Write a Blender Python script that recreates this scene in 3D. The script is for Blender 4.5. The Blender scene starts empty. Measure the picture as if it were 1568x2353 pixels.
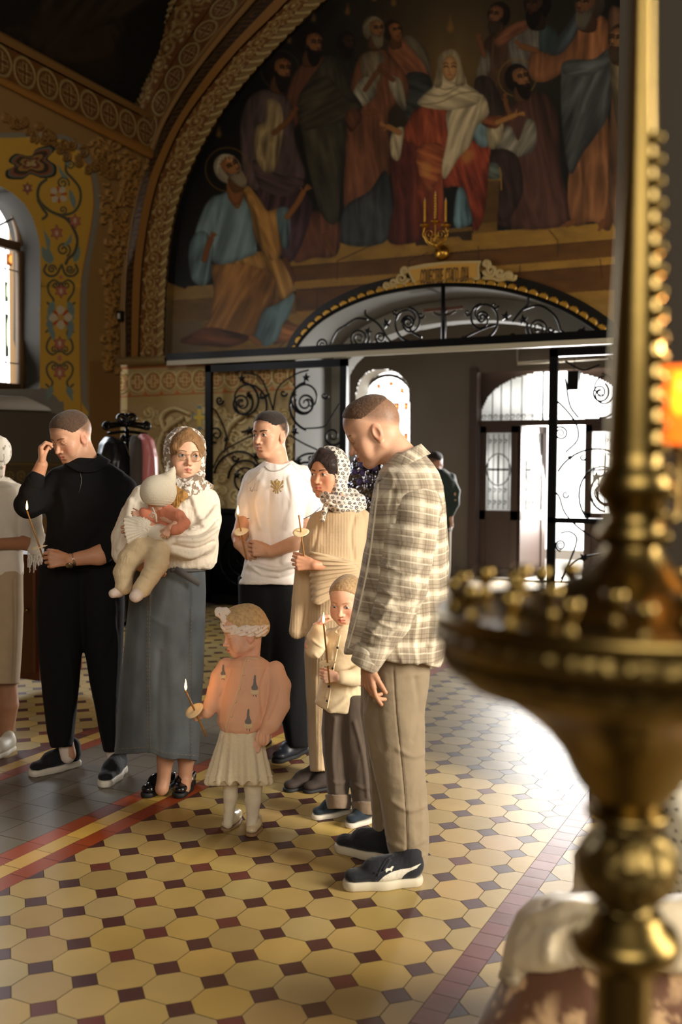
import bpy, math
import numpy as np
from mathutils import Vector
sc = bpy.context.scene
COL = sc.collection
RS = np.random.RandomState(7)
# ------------------------------------------------------------------ camera
CF, CYAW, CPIT, CROL, CH = 2290.0, .4589, .0422, .0068, 1.5
def _cam():
    cy, sy = math.cos(CYAW), math.sin(CYAW)
    F = np.array([-sy*math.cos(CPIT), cy*math.cos(CPIT), -math.sin(CPIT)])
    R = np.array([cy, sy, 0.]); U = np.cross(R, F)
    R2 = R*math.cos(CROL)+U*math.sin(CROL)
    return F, R2, np.cross(R2, F)
CFW, CR, CU = _cam()
CC = np.array([0., 0., CH])
cam = bpy.data.objects.new('camera', bpy.data.cameras.new('camera'))
COL.objects.link(cam); sc.camera = cam
from mathutils import Matrix
_M = Matrix(((CR[0], CU[0], -CFW[0], 0), (CR[1], CU[1], -CFW[1], 0), (CR[2], CU[2], -CFW[2], CH), (0, 0, 0, 1)))
cam.matrix_world = _M
cam.data.sensor_fit = 'VERTICAL'; cam.data.sensor_height = 36.0
cam.data.lens = CF*36.0/2353
cam.data.clip_start = .05
cam.data.dof.use_dof = True
cam.data.dof.focus_distance = 4.25
cam.data.dof.aperture_fstop = 2.2
# ------------------------------------------------------------------ world, lights, exposure
sc.view_settings.view_transform = 'Standard'
sc.view_settings.look = 'None'
sc.view_settings.exposure = 0.0
sc.view_settings.gamma = 1.0
sc.view_settings.use_curve_mapping = False
W = bpy.data.worlds.new('daylight'); sc.world = W; W.use_nodes = True
bg = W.node_tree.nodes['Background']
bg.inputs[0].default_value = (1.0, .985, .955, 1); bg.inputs[1].default_value = 4.0
def area(name, loc, to, sx, sy, power, col, spread=180):
    l = bpy.data.lights.new(name, 'AREA'); l.shape = 'RECTANGLE'; l.size = sx; l.size_y = sy
    l.energy = power; l.color = col; l.spread = math.radians(spread)
    o = bpy.data.objects.new(name, l); COL.objects.link(o); o.location = loc
    o.rotation_euler = (Vector(to)-Vector(loc)).to_track_quat('-Z', 'Y').to_euler()
    return o
# daylight through the windows of the nave (right wall, high windows behind the viewer), the porch door and the left window
area('window_light_right', (5.2, 3.4, 3.3), (-4.2, 5.6, 1.4), 2.2, 3.4, 600, (1.0, .91, .78), 130)
area('window_light_nave', (2.0, -4.2, 4.2), (-2.5, 4.5, .8), 4.0, 2.6, 300, (1.0, .91, .79))
area('window_light_left', (-7.2, 6.7, 3.0), (-2.0, 4.0, .9), 1.2, 2.2, 75, (.88, .94, 1.0))
area('door_light', (-3.05, 13.9, 1.9), (-1.9, 6.0, 0.4), 1.6, 2.4, 1080, (1.0, .975, .93))
area('porch_window_light', (-7.0, 13.0, 2.3), (-5.6, 9.0, 1.2), .8, 1.4, 90, (.95, .97, 1.0))
# ------------------------------------------------------------------ projection helpers
def ray(x, y): return CFW+CR*((x-784)/CF)+CU*((1176.5-y)/CF)
def at(x, y, D): return CC+ray(x, y)*D
def gnd(x, y, z=0.): d = ray(x, y); return CC+d*((z-CH)/d[2])
def onY(x, y, Y): d = ray(x, y); return CC+d*(Y/d[1])
def onX(x, y, X): d = ray(x, y); return CC+d*(X/d[0])
def px(P):
    v = np.asarray(P)-CC; D = v@CFW
    return 784+CF*(v@CR)/D, 1176.5-CF*(v@CU)/D, D
def nrm(v): v = np.asarray(v, float); return v/np.linalg.norm(v)
# ------------------------------------------------------------------ mesh helpers
def lin(c):
    c = np.asarray(c, float)/255.; return np.where(c <= .04045, c/12.92, ((c+.055)/1.055)**2.4)
def quads(V, Q): return V, Q
def raw(name, V, faces, cols=None, smooth=True, uvw=None):
    V = np.asarray(V, np.float32); m = bpy.data.meshes.new(name)
    m.vertices.add(len(V)); m.vertices.foreach_set('co', V.ravel())
    if isinstance(faces, np.ndarray):
        n, k = faces.shape
        m.loops.add(n*k); m.loops.foreach_set('vertex_index', faces.astype(np.int32).ravel())
        m.polygons.add(n); m.polygons.foreach_set('loop_start', np.arange(0, n*k, k, dtype=np.int32))
    else:
        tot = np.array([len(f) for f in faces], np.int32); st = np.concatenate([[0], np.cumsum(tot)[:-1]]).astype(np.int32)
        m.loops.add(int(tot.sum())); m.loops.foreach_set('vertex_index', np.concatenate([np.asarray(f, np.int32) for f in faces]))
        m.polygons.add(len(faces)); m.polygons.foreach_set('loop_start', st)
    m.update(calc_edges=True)
    if smooth: m.polygons.foreach_set('use_smooth', np.ones(len(m.polygons), bool))
    if cols is not None:
        a = m.color_attributes.new('Col', 'FLOAT_COLOR', 'POINT')
        c = np.ones((len(V), 4), np.float32); c[:, :3] = cols; a.data.foreach_set('color', c.ravel())
    if uvw is not None:
        a = m.attributes.new('uvw', 'FLOAT_VECTOR', 'POINT'); a.data.foreach_set('vector', np.asarray(uvw, np.float32).ravel())
    m.validate()
    return m
def link(name, me, mat=None, parent=None):
    o = bpy.data.objects.new(name, me); COL.objects.link(o)
    if mat is not None: me.materials.append(mat)
    if parent is not None: o.parent = parent; o.matrix_parent_inverse = parent.matrix_world.inverted()
    return o
def mk(name, V, faces, mat, parent=None, cols=None, smooth=True, uvw=None):
    return link(name, raw(name, V, faces, cols, smooth, uvw), mat, parent)
def tag(o, label=None, cat=None, group=None, kind=None):
    if label: o['label'] = label
    if cat: o['category'] = cat
    if group: o['group'] = group
    if kind: o['kind'] = kind
    return o
def empty(name, loc, label=None, cat=None, group=None):
    o = bpy.data.objects.new(name, None); COL.objects.link(o); o.location = Vector(loc); o.empty_display_size = .05
    o.matrix_world = Matrix.Translation(Vector(loc))
    return tag(o, label, cat, group)
def struct(o): o['kind'] = 'structure'; return o
def gridf(nu, nv, closed=False):
    i = np.arange(nu-(0 if closed else 1)); j = np.arange(nv-1)
    I, J = np.meshgrid(i, j, indexing='ij'); I2 = (I+1) % nu
    return np.stack([I*nv+J, I2*nv+J, I2*nv+J+1, I*nv+J+1], -1).reshape(-1, 4)
class MB:                                             # mesh buffer of simple solids
    def __init__(s): s.V = []; s.F = []; s.n = 0
    def add(s, V, F):
        V = np.asarray(V, float); s.V.append(V); s.F += [[int(k)+s.n for k in f] for f in F]; s.n += len(V)
    def box(s, a, b, M=None):
        a = np.asarray(a, float); b = np.asarray(b, float)
        V = np.array([[(a, b)[i][0], (a, b)[j][1], (a, b)[k][2]] for i in (0, 1) for j in (0, 1) for k in (0, 1)])
        if M is not None: V = V@np.asarray(M)[:3, :3].T+np.asarray(M)[:3, 3]
        s.add(V, [(0, 1, 3, 2), (4, 6, 7, 5), (0, 4, 5, 1), (2, 3, 7, 6), (0, 2, 6, 4), (1, 5, 7, 3)])
    def bar(s, a, b, w, d, up=(0, 1, 0)):              # rectangular bar from a to b
        a = np.asarray(a, float); b = np.asarray(b, float); t = nrm(b-a); e = nrm(np.cross(t, up)); g = np.cross(e, t)
        V = [p+e*(w/2*sx)+g*(d/2*sy) for p in (a, b) for sx, sy in ((-1, -1), (1, -1), (1, 1), (-1, 1))]
        s.add(V, [(3, 2, 1, 0), (4, 5, 6, 7)]+[(k, (k+1) % 4, 4+(k+1) % 4, 4+k) for k in range(4)])
    def tube(s, pts, r, n=8, closed=False):
        P = np.asarray(pts, float); r = np.broadcast_to(np.asarray(r, float), (len(P),))
        T = np.gradient(P, axis=0) if not closed else np.roll(P, -1, 0)-np.roll(P, 1, 0)
        T /= np.linalg.norm(T, axis=1)[:, None]+1e-12
        u = np.cross(T[0], (0.13, .97, .2)); u /= np.linalg.norm(u); V = []
        an = np.arange(n)*2*math.pi/n
        for k in range(len(P)):
            u = u-T[k]*(u@T[k]); u /= np.linalg.norm(u); w = np.cross(T[k], u)
            V.append(P[k]+r[k]*(np.cos(an)[:, None]*u+np.sin(an)[:, None]*w))
        m = len(P); F = []
        for k in range(m-1 if not closed else m):
            k2 = (k+1) % m
            F += [(k*n+j, k*n+(j+1) % n, k2*n+(j+1) % n, k2*n+j) for j in range(n)]
        if not closed: F += [tuple(range(n-1, -1, -1)), tuple((m-1)*n+j for j in range(n))]
        s.add(np.concatenate(V), F)
    def lathe(s, prof, c, n=32, ax=None):              # prof [(r,z)]
        prof = np.asarray(prof, float); an = np.arange(n)*2*math.pi/n
        V = np.stack([np.outer(np.cos(an), prof[:, 0]), np.outer(np.sin(an), prof[:, 0]), np.tile(prof[:, 1], (n, 1))], -1).reshape(-1, 3)
        if ax is not None:
            z = nrm(ax); x = nrm(np.cross((0.1, 1, 0.05), z)); y = np.cross(z, x); V = V@np.array([x, y, z])
        s.add(V+np.asarray(c, float), gridf(n, len(prof), True).tolist())
    def sph(s, c, r, n=10): 
        a = np.linspace(0, math.pi, n); s.lathe([(max(1e-4, r*math.sin(t)), -r*math.cos(t)) for t in a], c, n+4)
    def build(s, name, mat, parent=None, smooth=True, cols=None):
        o = mk(name, np.concatenate(s.V), s.F, mat, parent, cols, smooth)
        return o
def flat(o): o.data.polygons.foreach_set('use_smooth', np.zeros(len(o.data.polygons), bool)); return o
# ------------------------------------------------------------------ materials
MT = {}
def mat(name, col=(200, 200, 200), rough=.6, metal=0., attr=False, bump=None, var=None, emit=None, spec=.5, sheen=0., trans=0., coat=0., sss=0., alpha=1.):
    if name in MT: return MT[name]
    m = bpy.data.materials.new(name); m.use_nodes = True; MT[name] = m
    nt = m.node_tree; N = nt.nodes; L = nt.links; b = N['Principled BSDF']
    c = (*lin(col), 1)
    b.inputs['Base Color'].default_value = c
    b.inputs['Roughness'].default_value = rough; b.inputs['Metallic'].default_value = metal
    b.inputs['Specular IOR Level'].default_value = spec
    if sheen: b.inputs['Sheen Weight'].default_value = sheen; b.inputs['Sheen Roughness'].default_value = .5
    if trans: b.inputs['Transmission Weight'].default_value = trans
    if coat: b.inputs['Coat Weight'].default_value = coat
    if sss:
        b.inputs['Subsurface Weight'].default_value = sss; b.inputs['Subsurface Radius'].default_value = (1, .35, .2)
        b.inputs['Subsurface Scale'].default_value = .012
    if alpha < 1: b.inputs['Alpha'].default_value = alpha
    tc = N.new('ShaderNodeTexCoord')
    src = None
    if attr:
        a = N.new('ShaderNodeAttribute'); a.attribute_name = 'Col'; src = a.outputs['Color']
    if var:                                            # (scale, amount) tonal variation of the surface itself
        t = N.new('ShaderNodeTexNoise'); t.inputs['Scale'].default_value = var[0]; t.inputs['Detail'].default_value = 5
        L.new(tc.outputs['Object'], t.inputs['Vector'])
        r = N.new('ShaderNodeMapRange'); r.inputs[1].default_value = .3; r.inputs[2].default_value = .7
        r.inputs[3].default_value = 1-var[1]; r.inputs[4].default_value = 1+var[1]; L.new(t.outputs[0], r.inputs[0])
        x = N.new('ShaderNodeVectorMath'); x.operation = 'SCALE'
        if src is not None: L.new(src, x.inputs[0])
        else: x.inputs[0].default_value = c[:3]
        L.new(r.outputs[0], x.inputs['Scale']); src = x.outputs[0]
    if src is not None: L.new(src, b.inputs['Base Color'])
    if bump:                                           # list of (kind, scale, strength, distance[, vec scale])
        prev = None
        for bp in (bump if isinstance(bump, list) else [bump]):
            kind, s_, st, di = bp[:4]
            if kind == 'noise':
                t = N.new('ShaderNodeTexNoise'); t.inputs['Scale'].default_value = s_; t.inputs['Detail'].default_value = 4; out = t.outputs[0]
            elif kind == 'wave':
                t = N.new('ShaderNodeTexWave'); t.inputs['Scale'].default_value = s_; t.inputs['Distortion'].default_value = 1.0; out = t.outputs['Fac']
                if len(bp) > 5: t.bands_direction = bp[5]
            else:
                t = N.new('ShaderNodeTexVoronoi'); t.inputs['Scale'].default_value = s_; out = t.outputs['Distance']
            if len(bp) > 4 and bp[4]:
                mp = N.new('ShaderNodeMapping'); mp.inputs['Scale'].default_value = bp[4]; L.new(tc.outputs['Object'], mp.inputs['Vector']); L.new(mp.outputs[0], t.inputs['Vector'])
            else: L.new(tc.outputs['Object'], t.inputs['Vector'])
            bn = N.new('ShaderNodeBump'); bn.inputs['Strength'].default_value = st; bn.inputs['Distance'].default_value = di
            L.new(out, bn.inputs['Height'])
            if prev is not None: L.new(prev.outputs[0], bn.inputs['Normal'])
            prev = bn
        L.new(prev.outputs[0], b.inputs['Normal'])
    if emit:
        b.inputs['Emission Color'].default_value = (*lin(emit[0]), 1); b.inputs['Emission Strength'].default_value = emit[1]
    return m
# ------------------------------------------------------------------ curves and rasters
def crom(P, n=8, closed=False):
    P = np.asarray(P, float)
    if len(P) < 3 and not closed: return P
    Q = np.vstack([P[-1:], P, P[:2]]) if closed else np.vstack([2*P[:1]-P[1:2], P, 2*P[-1:]-P[-2:-1]])
    t = np.linspace(0, 1, n, endpoint=False)[:, None]; out = []
    for k in range(len(Q)-3):
        a, b, c, d = Q[k:k+4]
        out.append(.5*((2*b)+(-a+c)*t+(2*a-5*b+4*c-d)*t*t+(-a+3*b-3*c+d)*t**3))
    out = np.vstack(out)
    return out if closed else np.vstack([out, P[-1:]])
def resamp(P, n):
    P = np.asarray(P, float); s = np.r_[0, np.cumsum(np.linalg.norm(np.diff(P, axis=0), axis=1))]
    t = np.linspace(0, s[-1], n); return np.stack([np.interp(t, s, P[:, k]) for k in range(P.shape[1])], 1)
def spiral(cx, cy, r, turns=2., a0=0., d=1, n=40, r0=.12, ay=1.):
    t = np.linspace(0, 1, n); a = math.radians(a0)+d*t*turns*2*math.pi; rr = r*(1-(1-r0)*t)
    return np.stack([cx+rr*np.cos(a), cy+ay*rr*np.sin(a)], 1)
def hash3(i, j, k):
    with np.errstate(over='ignore'):
        h = (i.astype(np.int64)*374761393+j.astype(np.int64)*668265263+k.astype(np.int64)*2147483647+1013904223) & 0xffffffff
        h = ((h ^ (h >> 13))*1274126177) & 0xffffffff
        return ((h ^ (h >> 16)) & 0xffff)/65535.
def vnoise(P):
    I = np.floor(P); f = P-I; f = f*f*(3-2*f); I = I.astype(np.int64); o = 0
    for a in (0, 1):
        wa = f[..., 0] if a else 1-f[..., 0]
        for b in (0, 1):
            wb = wa*(f[..., 1] if b else 1-f[..., 1])
            for c in (0, 1):
                o = o+wb*(f[..., 2] if c else 1-f[..., 2])*hash3(I[..., 0]+a, I[..., 1]+b, I[..., 2]+c)
    return o*2-1
def fbm(P, o=3):
    s = 0; a = 1.
    for k in range(o): s = s+a*vnoise(P*(2.03**k)+17.3*k); a *= .5
    return s
def ridge(P, o=2):
    s = 0; a = 1.; w = 0
    for k in range(o): s = s+a*(1-2*np.abs(vnoise(P*(1.9**k)+31.7*k))); w += a; a *= .5
    return s/w
def inpoly(X, Y, P):
    m = np.zeros(X.shape, bool); n = len(P)
    for k in range(n):
        x1, y1 = P[k]; x2, y2 = P[(k+1) % n]
        if y1 == y2: continue
        c = ((y1 > Y) != (y2 > Y)); m ^= c & (X < (x2-x1)*(Y-y1)/(y2-y1)+x1)
    return m
def dline(X, Y, P):
    d = np.full(X.shape, 1e9); P = np.asarray(P, float)
    for k in range(len(P)-1):
        a = P[k]; v = P[k+1]-a; L = v@v+1e-9
        t = np.clip(((X-a[0])*v[0]+(Y-a[1])*v[1])/L, 0, 1)
        d = np.minimum(d, np.hypot(X-a[0]-t*v[0], Y-a[1]-t*v[1]))
    return d
def bblur(M, r):
    for ax in (0, 1):
        for _ in (0, 1):
            n = M.shape[ax]; c = np.concatenate([np.zeros_like(np.take(M, [0], ax)), np.cumsum(M, ax)], ax)
            i = np.arange(n); hi = np.minimum(i+r+1, n); lo = np.maximum(i-r, 0)
            M = (np.take(c, hi, ax)-np.take(c, lo, ax))/((hi-lo).reshape([-1, 1] if ax == 0 else [1, -1]))
    return M
class Ras:
    def __init__(s, x0, y0, x1, y1, q=1., col=(0, 0, 0)):
        s.x0, s.y0, s.q = x0, y0, q; s.w = int((x1-x0)/q)+1; s.h = int((y1-y0)/q)+1
        s.img = np.empty((s.h, s.w, 3)); s.img[:] = np.asarray(col, float); s.hgt = np.zeros((s.h, s.w))
    def win(s, P, pad=3):
        P = np.asarray(P); a = max(0, int((P[:, 0].min()-pad-s.x0)/s.q)); b = min(s.w, int((P[:, 0].max()+pad-s.x0)/s.q)+2)
        c = max(0, int((P[:, 1].min()-pad-s.y0)/s.q)); d = min(s.h, int((P[:, 1].max()+pad-s.y0)/s.q)+2)
        if a >= b or c >= d: return None
        X, Y = np.meshgrid(s.x0+np.arange(a, b)*s.q, s.y0+np.arange(c, d)*s.q); return (slice(c, d), slice(a, b)), X, Y
    def mix(s, sl, m, col):
        s.img[sl] = s.img[sl]*(1-m[..., None])+np.asarray(col, float)*m[..., None]
    def poly(s, P, col, a=1., sm=True, h=None, vol=0., blur=0):
        P = crom(P, 5, True) if sm else np.asarray(P, float); w = s.win(P, 3+blur*2)
        if w is None: return
        sl, X, Y = w; m = inpoly(X, Y, P).astype(float)
        c = np.asarray(col, float)
        if vol:
            r = max(2, int(vol/s.q)); v = bblur(m, r); c = c*np.clip(.45+.65*v, 0, 1.15)[..., None]
        if blur: m = bblur(m, max(1, int(blur/s.q)))
        s.mix(sl, m*a, c)
        if h is not None: s.hgt[sl] = np.maximum(s.hgt[sl], h*m)
    def line(s, P, wd, col, a=1., h=None, sm=True, soft=1., taper=0):
        P = crom(P, 5) if sm and len(P) > 2 else np.asarray(P, float); w = s.win(P, wd+2)
        if w is None: return
        sl, X, Y = w; d = dline(X, Y, P); m = np.clip((wd/2+soft/2-d)/soft, 0, 1)
        s.mix(sl, m*a, col)
        if h is not None: s.hgt[sl] = np.maximum(s.hgt[sl], h*np.sqrt(np.clip(1-(d/(wd/2+.5))**2, 0, 1)))
    def drape(s, P, col, ang=90, fr=14, con=.4, seed=0, sm=True, vol=8, bend=0., hi=None, cen=None):
        P = crom(P, 5, True) if sm else np.asarray(P, float); w = s.win(P, 3)
        if w is None: return
        sl, X, Y = w; m = inpoly(X, Y, P).astype(float); t = math.radians(ang)
        if cen is not None:
            dx, dy = X-cen[0], Y-cen[1]; u = np.arctan2(dy, dx)*60/fr*2; v = np.hypot(dx, dy)/(fr*5)
        else:
            u = (-X*math.sin(t)+Y*math.cos(t))/fr; v = (X*math.cos(t)+Y*math.sin(t))/(fr*6)
            u = u+bend*np.sin(v*2.)
        q = np.stack([u, v, np.full_like(u, seed*7.3)], -1)
        q = q*np.array([.72, .8, 1.]); r = .75*ridge(q+.5*vnoise(q*.7)[..., None], 3)+.3*vnoise(q*.45+9)+.12*np.sin(2*math.pi*(u*.5+1.1*vnoise(q*.6+5)))
        e = bblur(m, max(2, int(vol/s.q)))
        l = np.clip((1+con*1.4*r)*(.42+.62*e), .12, 1.8); col = np.asarray(col, float)*.80+np.mean(col)*.20
        c = np.asarray(col, float)*l[..., None]
        if hi is not None: k = np.clip((r-.35)*1.6, 0, 1)[..., None]*.6; c = c*(1-k)+np.asarray(hi, float)*k
        mm = bblur(m, 1)*m**.0 if False else bblur(m, 1)
        s.mix(sl, np.clip(mm*1.2, 0, 1), c)
    def samp(s, x, y, what='img'):
        A = s.img if what == 'img' else s.hgt
        u = np.clip((x-s.x0)/s.q, 0, s.w-1.001); v = np.clip((y-s.y0)/s.q, 0, s.h-1.001)
        i = u.astype(int); j = v.astype(int); fu = u-i; fv = v-j
        if what == 'img': fu = fu[..., None]; fv = fv[..., None]
        return (A[j, i]*(1-fu)+A[j, i+1]*fu)*(1-fv)+(A[j+1, i]*(1-fu)+A[j+1, i+1]*fu)*fv
# ================================================================== floor of octagon tiles
TP = .1695; TX, TY = -1.9299, 2.5719
OCT = (172, 146, 90); DOT = (74, 42, 38); GREY = (108, 100, 88); ORG = (150, 66, 30); YEL = (196, 160, 78); BUR = (106, 52, 46); BRN = (92, 48, 36)
FV, FF, FC = [], [], []
def tile(P, col, z=.0, tilt=.0022, inset=.0011, var=.07):
    P = np.asarray(P, float); c = P.mean(0); d = c-P; L = np.linalg.norm(d, axis=1)[:, None]+1e-9
    P = P+d/L*inset*1.4; k = len(FV) and FVN[0]
    n = FVN[0]; tx, ty = RS.normal(0, tilt, 2)
    zz = z+.0012+(P-c)@np.array([tx, ty])
    FV.append(np.column_stack([P, zz])); FF.append(list(range(n, n+len(P)))); FVN[0] += len(P)
    cc = lin(np.asarray(col, float))*(1+RS.normal(0, var))*np.array([1, 1+RS.normal(0, .02), 1+RS.normal(0, .05)])
    FC.append(np.tile(np.clip(cc, 0, 1), (len(P), 1)))
FVN = [0]
def rect(x0, x1, y0, y1): return [(x0, y0), (x1, y0), (x1, y1), (x0, y1)]
h_ = TP/2; q_ = .049                                   # dot half diagonal
def clipx(P, x0, x1):
    for s, v in ((1, x0), (-1, x1)):
        out = []
        for k in range(len(P)):
            a, b = P[k], P[(k+1) % len(P)]; ia = s*(a[0]-v) >= -1e-6; ib = s*(b[0]-v) >= -1e-6
            if ia: out.append(a)
            if ia != ib: t = (v-a[0])/(b[0]-a[0]); out.append((v, a[1]+t*(b[1]-a[1])))
        P = out
        if len(P) < 3: return None
    return P
def field(x0, x1, y0, y1, dot=DOT, octc=OCT):
    for i in range(int((x0-TX)/TP)-2, int((x1-TX)/TP)+3):
        for j in range(int((y0-TY)/TP)-1, int((y1-TY)/TP)+2):
            cx, cy = TX+i*TP, TY+j*TP
            if cy < y0 or cy > y1: continue
            D = clipx([(cx-q_, cy), (cx, cy-q_), (cx+q_, cy), (cx, cy+q_)], x0, x1)
            if D: tile(D, dot if RS.rand() > .12 else (98, 50, 42))
            ox, oy = cx+h_, cy+h_; a = h_; b = h_-q_
            O = clipx([(ox-b, oy-a), (ox+b, oy-a), (ox+a, oy-b), (ox+a, oy+b), (ox+b, oy+a), (ox-b, oy+a), (ox-a, oy+b), (ox-a, oy-b)], x0, x1)
            if O: tile(O, octc if RS.rand() > .3 else ((168, 147, 98) if RS.rand() > .5 else (180, 151, 84)))
Y0F, Y1F = .6, 9.7
def stripe(x0, x1, col, step, alt=None, off=0.):
    y = Y0F-off
    while y < Y1F:
        tile(rect(x0, x1, y, y+step), alt if alt and RS.rand() < .25 else col, var=.10); y += step
XB = -.9977
field(-2.608, XB, Y0F, Y1F); field(-6.05, -3.797, Y0F, Y1F)
for k, c in enumerate((BRN, YEL, ORG)): stripe(-3.797+.0847*k, -3.797+.0847*(k+1), c, .0847*2 if c == YEL else .17, (126, 58, 34) if c != YEL else None, .03*k)
y = Y0F
while y < Y1F:
    for k in range(4): tile(rect(-3.543+.17*k, -3.543+.17*(k+1), y, y+.17), GREY, var=.05)
    y += .17
for k, c in enumerate((ORG, YEL, ORG)): stripe(-2.863+.085*k, -2.863+.085*(k+1), c, .17, (112, 56, 40) if c != YEL else None, .05*k)
stripe(XB, XB+.0847, BUR, .0847, (120, 66, 56))
field(XB+.0847, 5.0, Y0F, Y1F, (92, 72, 70))
for k in range(110):
    for j in range(14):
        pass
# porch floor of larger pale slabs
yy = 9.72
while yy < 16.5:
    for k in range(18): tile(rect(-7.4+k*.42, -7.4+(k+1)*.42, yy, yy+.42), (142, 130, 112), var=.05)
    yy += .42
m_tile = mat('glazed floor tile', attr=True, rough=.40, spec=.5, var=(3.0, .10), bump=[('noise', 9, .18, .005), ('noise', 90, .12, .001)])
m_grout = mat('floor grout', (88, 74, 54), .9)
g = MB(); g.box((-9, -6.5, -.2), (7, 19, 0)); fl = g.build('floor', m_grout, smooth=False); struct(fl)
ft = mk('floor_tiles', np.concatenate(FV), FF, m_tile, fl, cols=np.concatenate(FC), smooth=False)
# ================================================================== pixel-traced planes
def pts_plane(X, Y, fn):
    d = CFW+CR*((X[..., None]-784)/CF)+CU*((1176.5-Y[..., None])/CF); return fn(d)
def PY(Yw): return lambda d: CC+d*(Yw/d[..., 1:2])
def PX(Xw): return lambda d: CC+d*(Xw/d[..., 0:1])
def PP(p0, n): n = nrm(n); k = float((np.asarray(p0)-CC)@n); return lambda d: CC+d*(k/(d@n))[..., None]
def pxgrid(name, fn, x0, x1, y0, y1, st, ras, m, n, hs=0., keep=None, hole=None, gain=1., parent=None):
    xs = np.arange(x0, x1+st*.5, st); ys = np.arange(y0, y1+st*.5, st); X, Y = np.meshgrid(xs, ys, indexing='ij')
    V = pts_plane(X, Y, fn)
    if hs: V = V+np.asarray(n)*(ras.samp(X, Y, 'h')*hs)[..., None]
    C = lin(ras.samp(X, Y))*gain; F = gridf(len(xs), len(ys))
    cx = (X[:-1, :-1]+st/2).ravel(); cy = (Y[:-1, :-1]+st/2).ravel(); k = np.ones(len(F), bool)
    if keep is not None: k &= inpoly(cx, cy, keep)
    if hole is not None:
        for h in hole: k &= ~inpoly(cx, cy, h)
    F = F[k]; used = np.unique(F); mp = np.zeros(X.size, np.int64); mp[used] = np.arange(len(used))
    return mk(name, V.reshape(-1, 3)[used], mp[F], m, parent, cols=np.clip(C.reshape(-1, 3)[used], 0, 1))
m_paint = mat('painted plaster', attr=True, rough=.62, spec=.3, bump=[('noise', 25, .10, .004), ('noise', 180, .05, .001)])
m_relief = mat('painted stucco relief', attr=True, rough=.55, spec=.35)
# ------------------------------------------------------------------ ornament tiles
CR_, HI_ = (176, 146, 86), (196, 172, 112)
T_CIRC = Ras(0, 0, 100, 100, 1, (142, 92, 46))
T_CIRC.line([(0, 50), (100, 50)], 3, (150, 70, 40), sm=False)
T_CIRC.line(spiral(50, 50, 44, 1, 0, 1, 40, 1), 9, HI_, h=1, sm=False); T_CIRC.line(spiral(50, 50, 36, 1, 0, 1, 40, 1), 2, (110, 70, 40), sm=False)
T_CIRC.poly(spiral(50, 50, 33, 1, 0, 1, 20, 1), (140, 86, 50), sm=False)
for a in range(4):
    c, s_ = math.cos(a*math.pi/2), math.sin(a*math.pi/2); R_ = lambda x, y: (50+x*c-y*s_, 50+x*s_+y*c)
    T_CIRC.line([R_(6, -8), R_(30, -8)], 5, HI_, h=.8, sm=False); T_CIRC.line([R_(6, 8), R_(30, 8)], 5, HI_, h=.8, sm=False); T_CIRC.line([R_(30, -8), R_(30, 8)], 4, CR_, h=.7, sm=False)
    T_CIRC.poly([R_(14, -4), R_(24, -4), R_(24, 4), R_(14, 4)], (128, 74, 48), sm=False)
    c, s_ = math.cos(a*math.pi/2+.785), math.sin(a*math.pi/2+.785); R_ = lambda x, y: (50+x*c-y*s_, 50+x*s_+y*c)
    T_CIRC.line([R_(16, -6), R_(30, 0), R_(16, 6)], 3, CR_, h=.5)
def scroll_tile(w=110, h=220, seed=3, bg=(132, 84, 42)):
    r = np.random.RandomState(seed); T = Ras(0, 0, w, h, 1, bg)
    for k, (cx, cy, rr, d, a0) in enumerate(((w*.5, h*.13, w*.36, 1, 90), (w*.56, h*.38, w*.30, -1, -90), (w*.44, h*.63, w*.34, 1, 90), (w*.58, h*.87, w*.28, -1, 250))):
        T.line(spiral(cx, cy, rr, 1.7, a0, d), 8, CR_, h=.9, sm=False)
        for q in range(5):
            a = r.rand()*6.28; x, y_ = cx+rr*1.05*math.cos(a), cy+rr*1.05*math.sin(a)
            T.poly([(x+9*math.cos(a+t)*(1 if q2 % 2 else .5), y_+9*math.sin(a+t)*(1 if q2 % 2 else .5)) for q2, t in enumerate(np.linspace(0, 6.28, 10, endpoint=False))], HI_, h=1, sm=False)
        T.poly(spiral(cx, cy, 7, 1, 0, 1, 10, 1), (206, 180, 116), h=1.3, sm=False)
        T.line([(cx-rr, cy+rr), (cx, cy+rr*1.3), (cx+rr, cy+rr)], 5, (164, 132, 74), h=.6)
    for q in range(16):
        x, y_ = r.rand()*w, r.rand()*h; T.line([(x, y_), (x+r.randn()*12, y_+r.randn()*12), (x+r.randn()*16, y_+r.randn()*20)], 4, (178, 140, 82), h=.6)
    return T
T_SCR = scroll_tile()
T_KEY = Ras(0, 0, 80, 80, 1, (66, 46, 28))
T_KEY.line([(0, 12), (66, 12), (66, 66), (28, 66), (28, 38), (46, 38)], 7, (104, 76, 42), sm=False, h=.6); T_KEY.line([(14, 80), (14, 30), (0, 30)], 7, (104, 76, 42), sm=False, h=.6)
T_ROPE = Ras(0, 0, 60, 60, 1, (150, 122, 72))
for k in (-1, 0, 1): T_ROPE.line([(0, 60*k+10), (30, 60*k+22), (60, 60*k+50)], 18, (192, 168, 112), h=1)
T_ROPE.line([(0, 52), (60, 84)], 4, (110, 80, 44)); T_ROPE.line([(0, -8), (60, 24)], 4, (110, 80, 44))
T_LEAF = Ras(0, 0, 60, 60, 1, (34, 30, 24))
for x, y_, a in ((30, 30, 0), (14, 34, 1), (46, 34, -1)): T_LEAF.poly([(x-7, y_+12), (x-9*(1+a*.2), y_-4), (x+a*6, y_-22), (x+9, y_-4), (x+7, y_+12)], (196, 146, 52), h=1)
T_LEAF.line([(0, 50), (30, 44), (60, 50)], 7, (200, 150, 56), h=.9)
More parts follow.
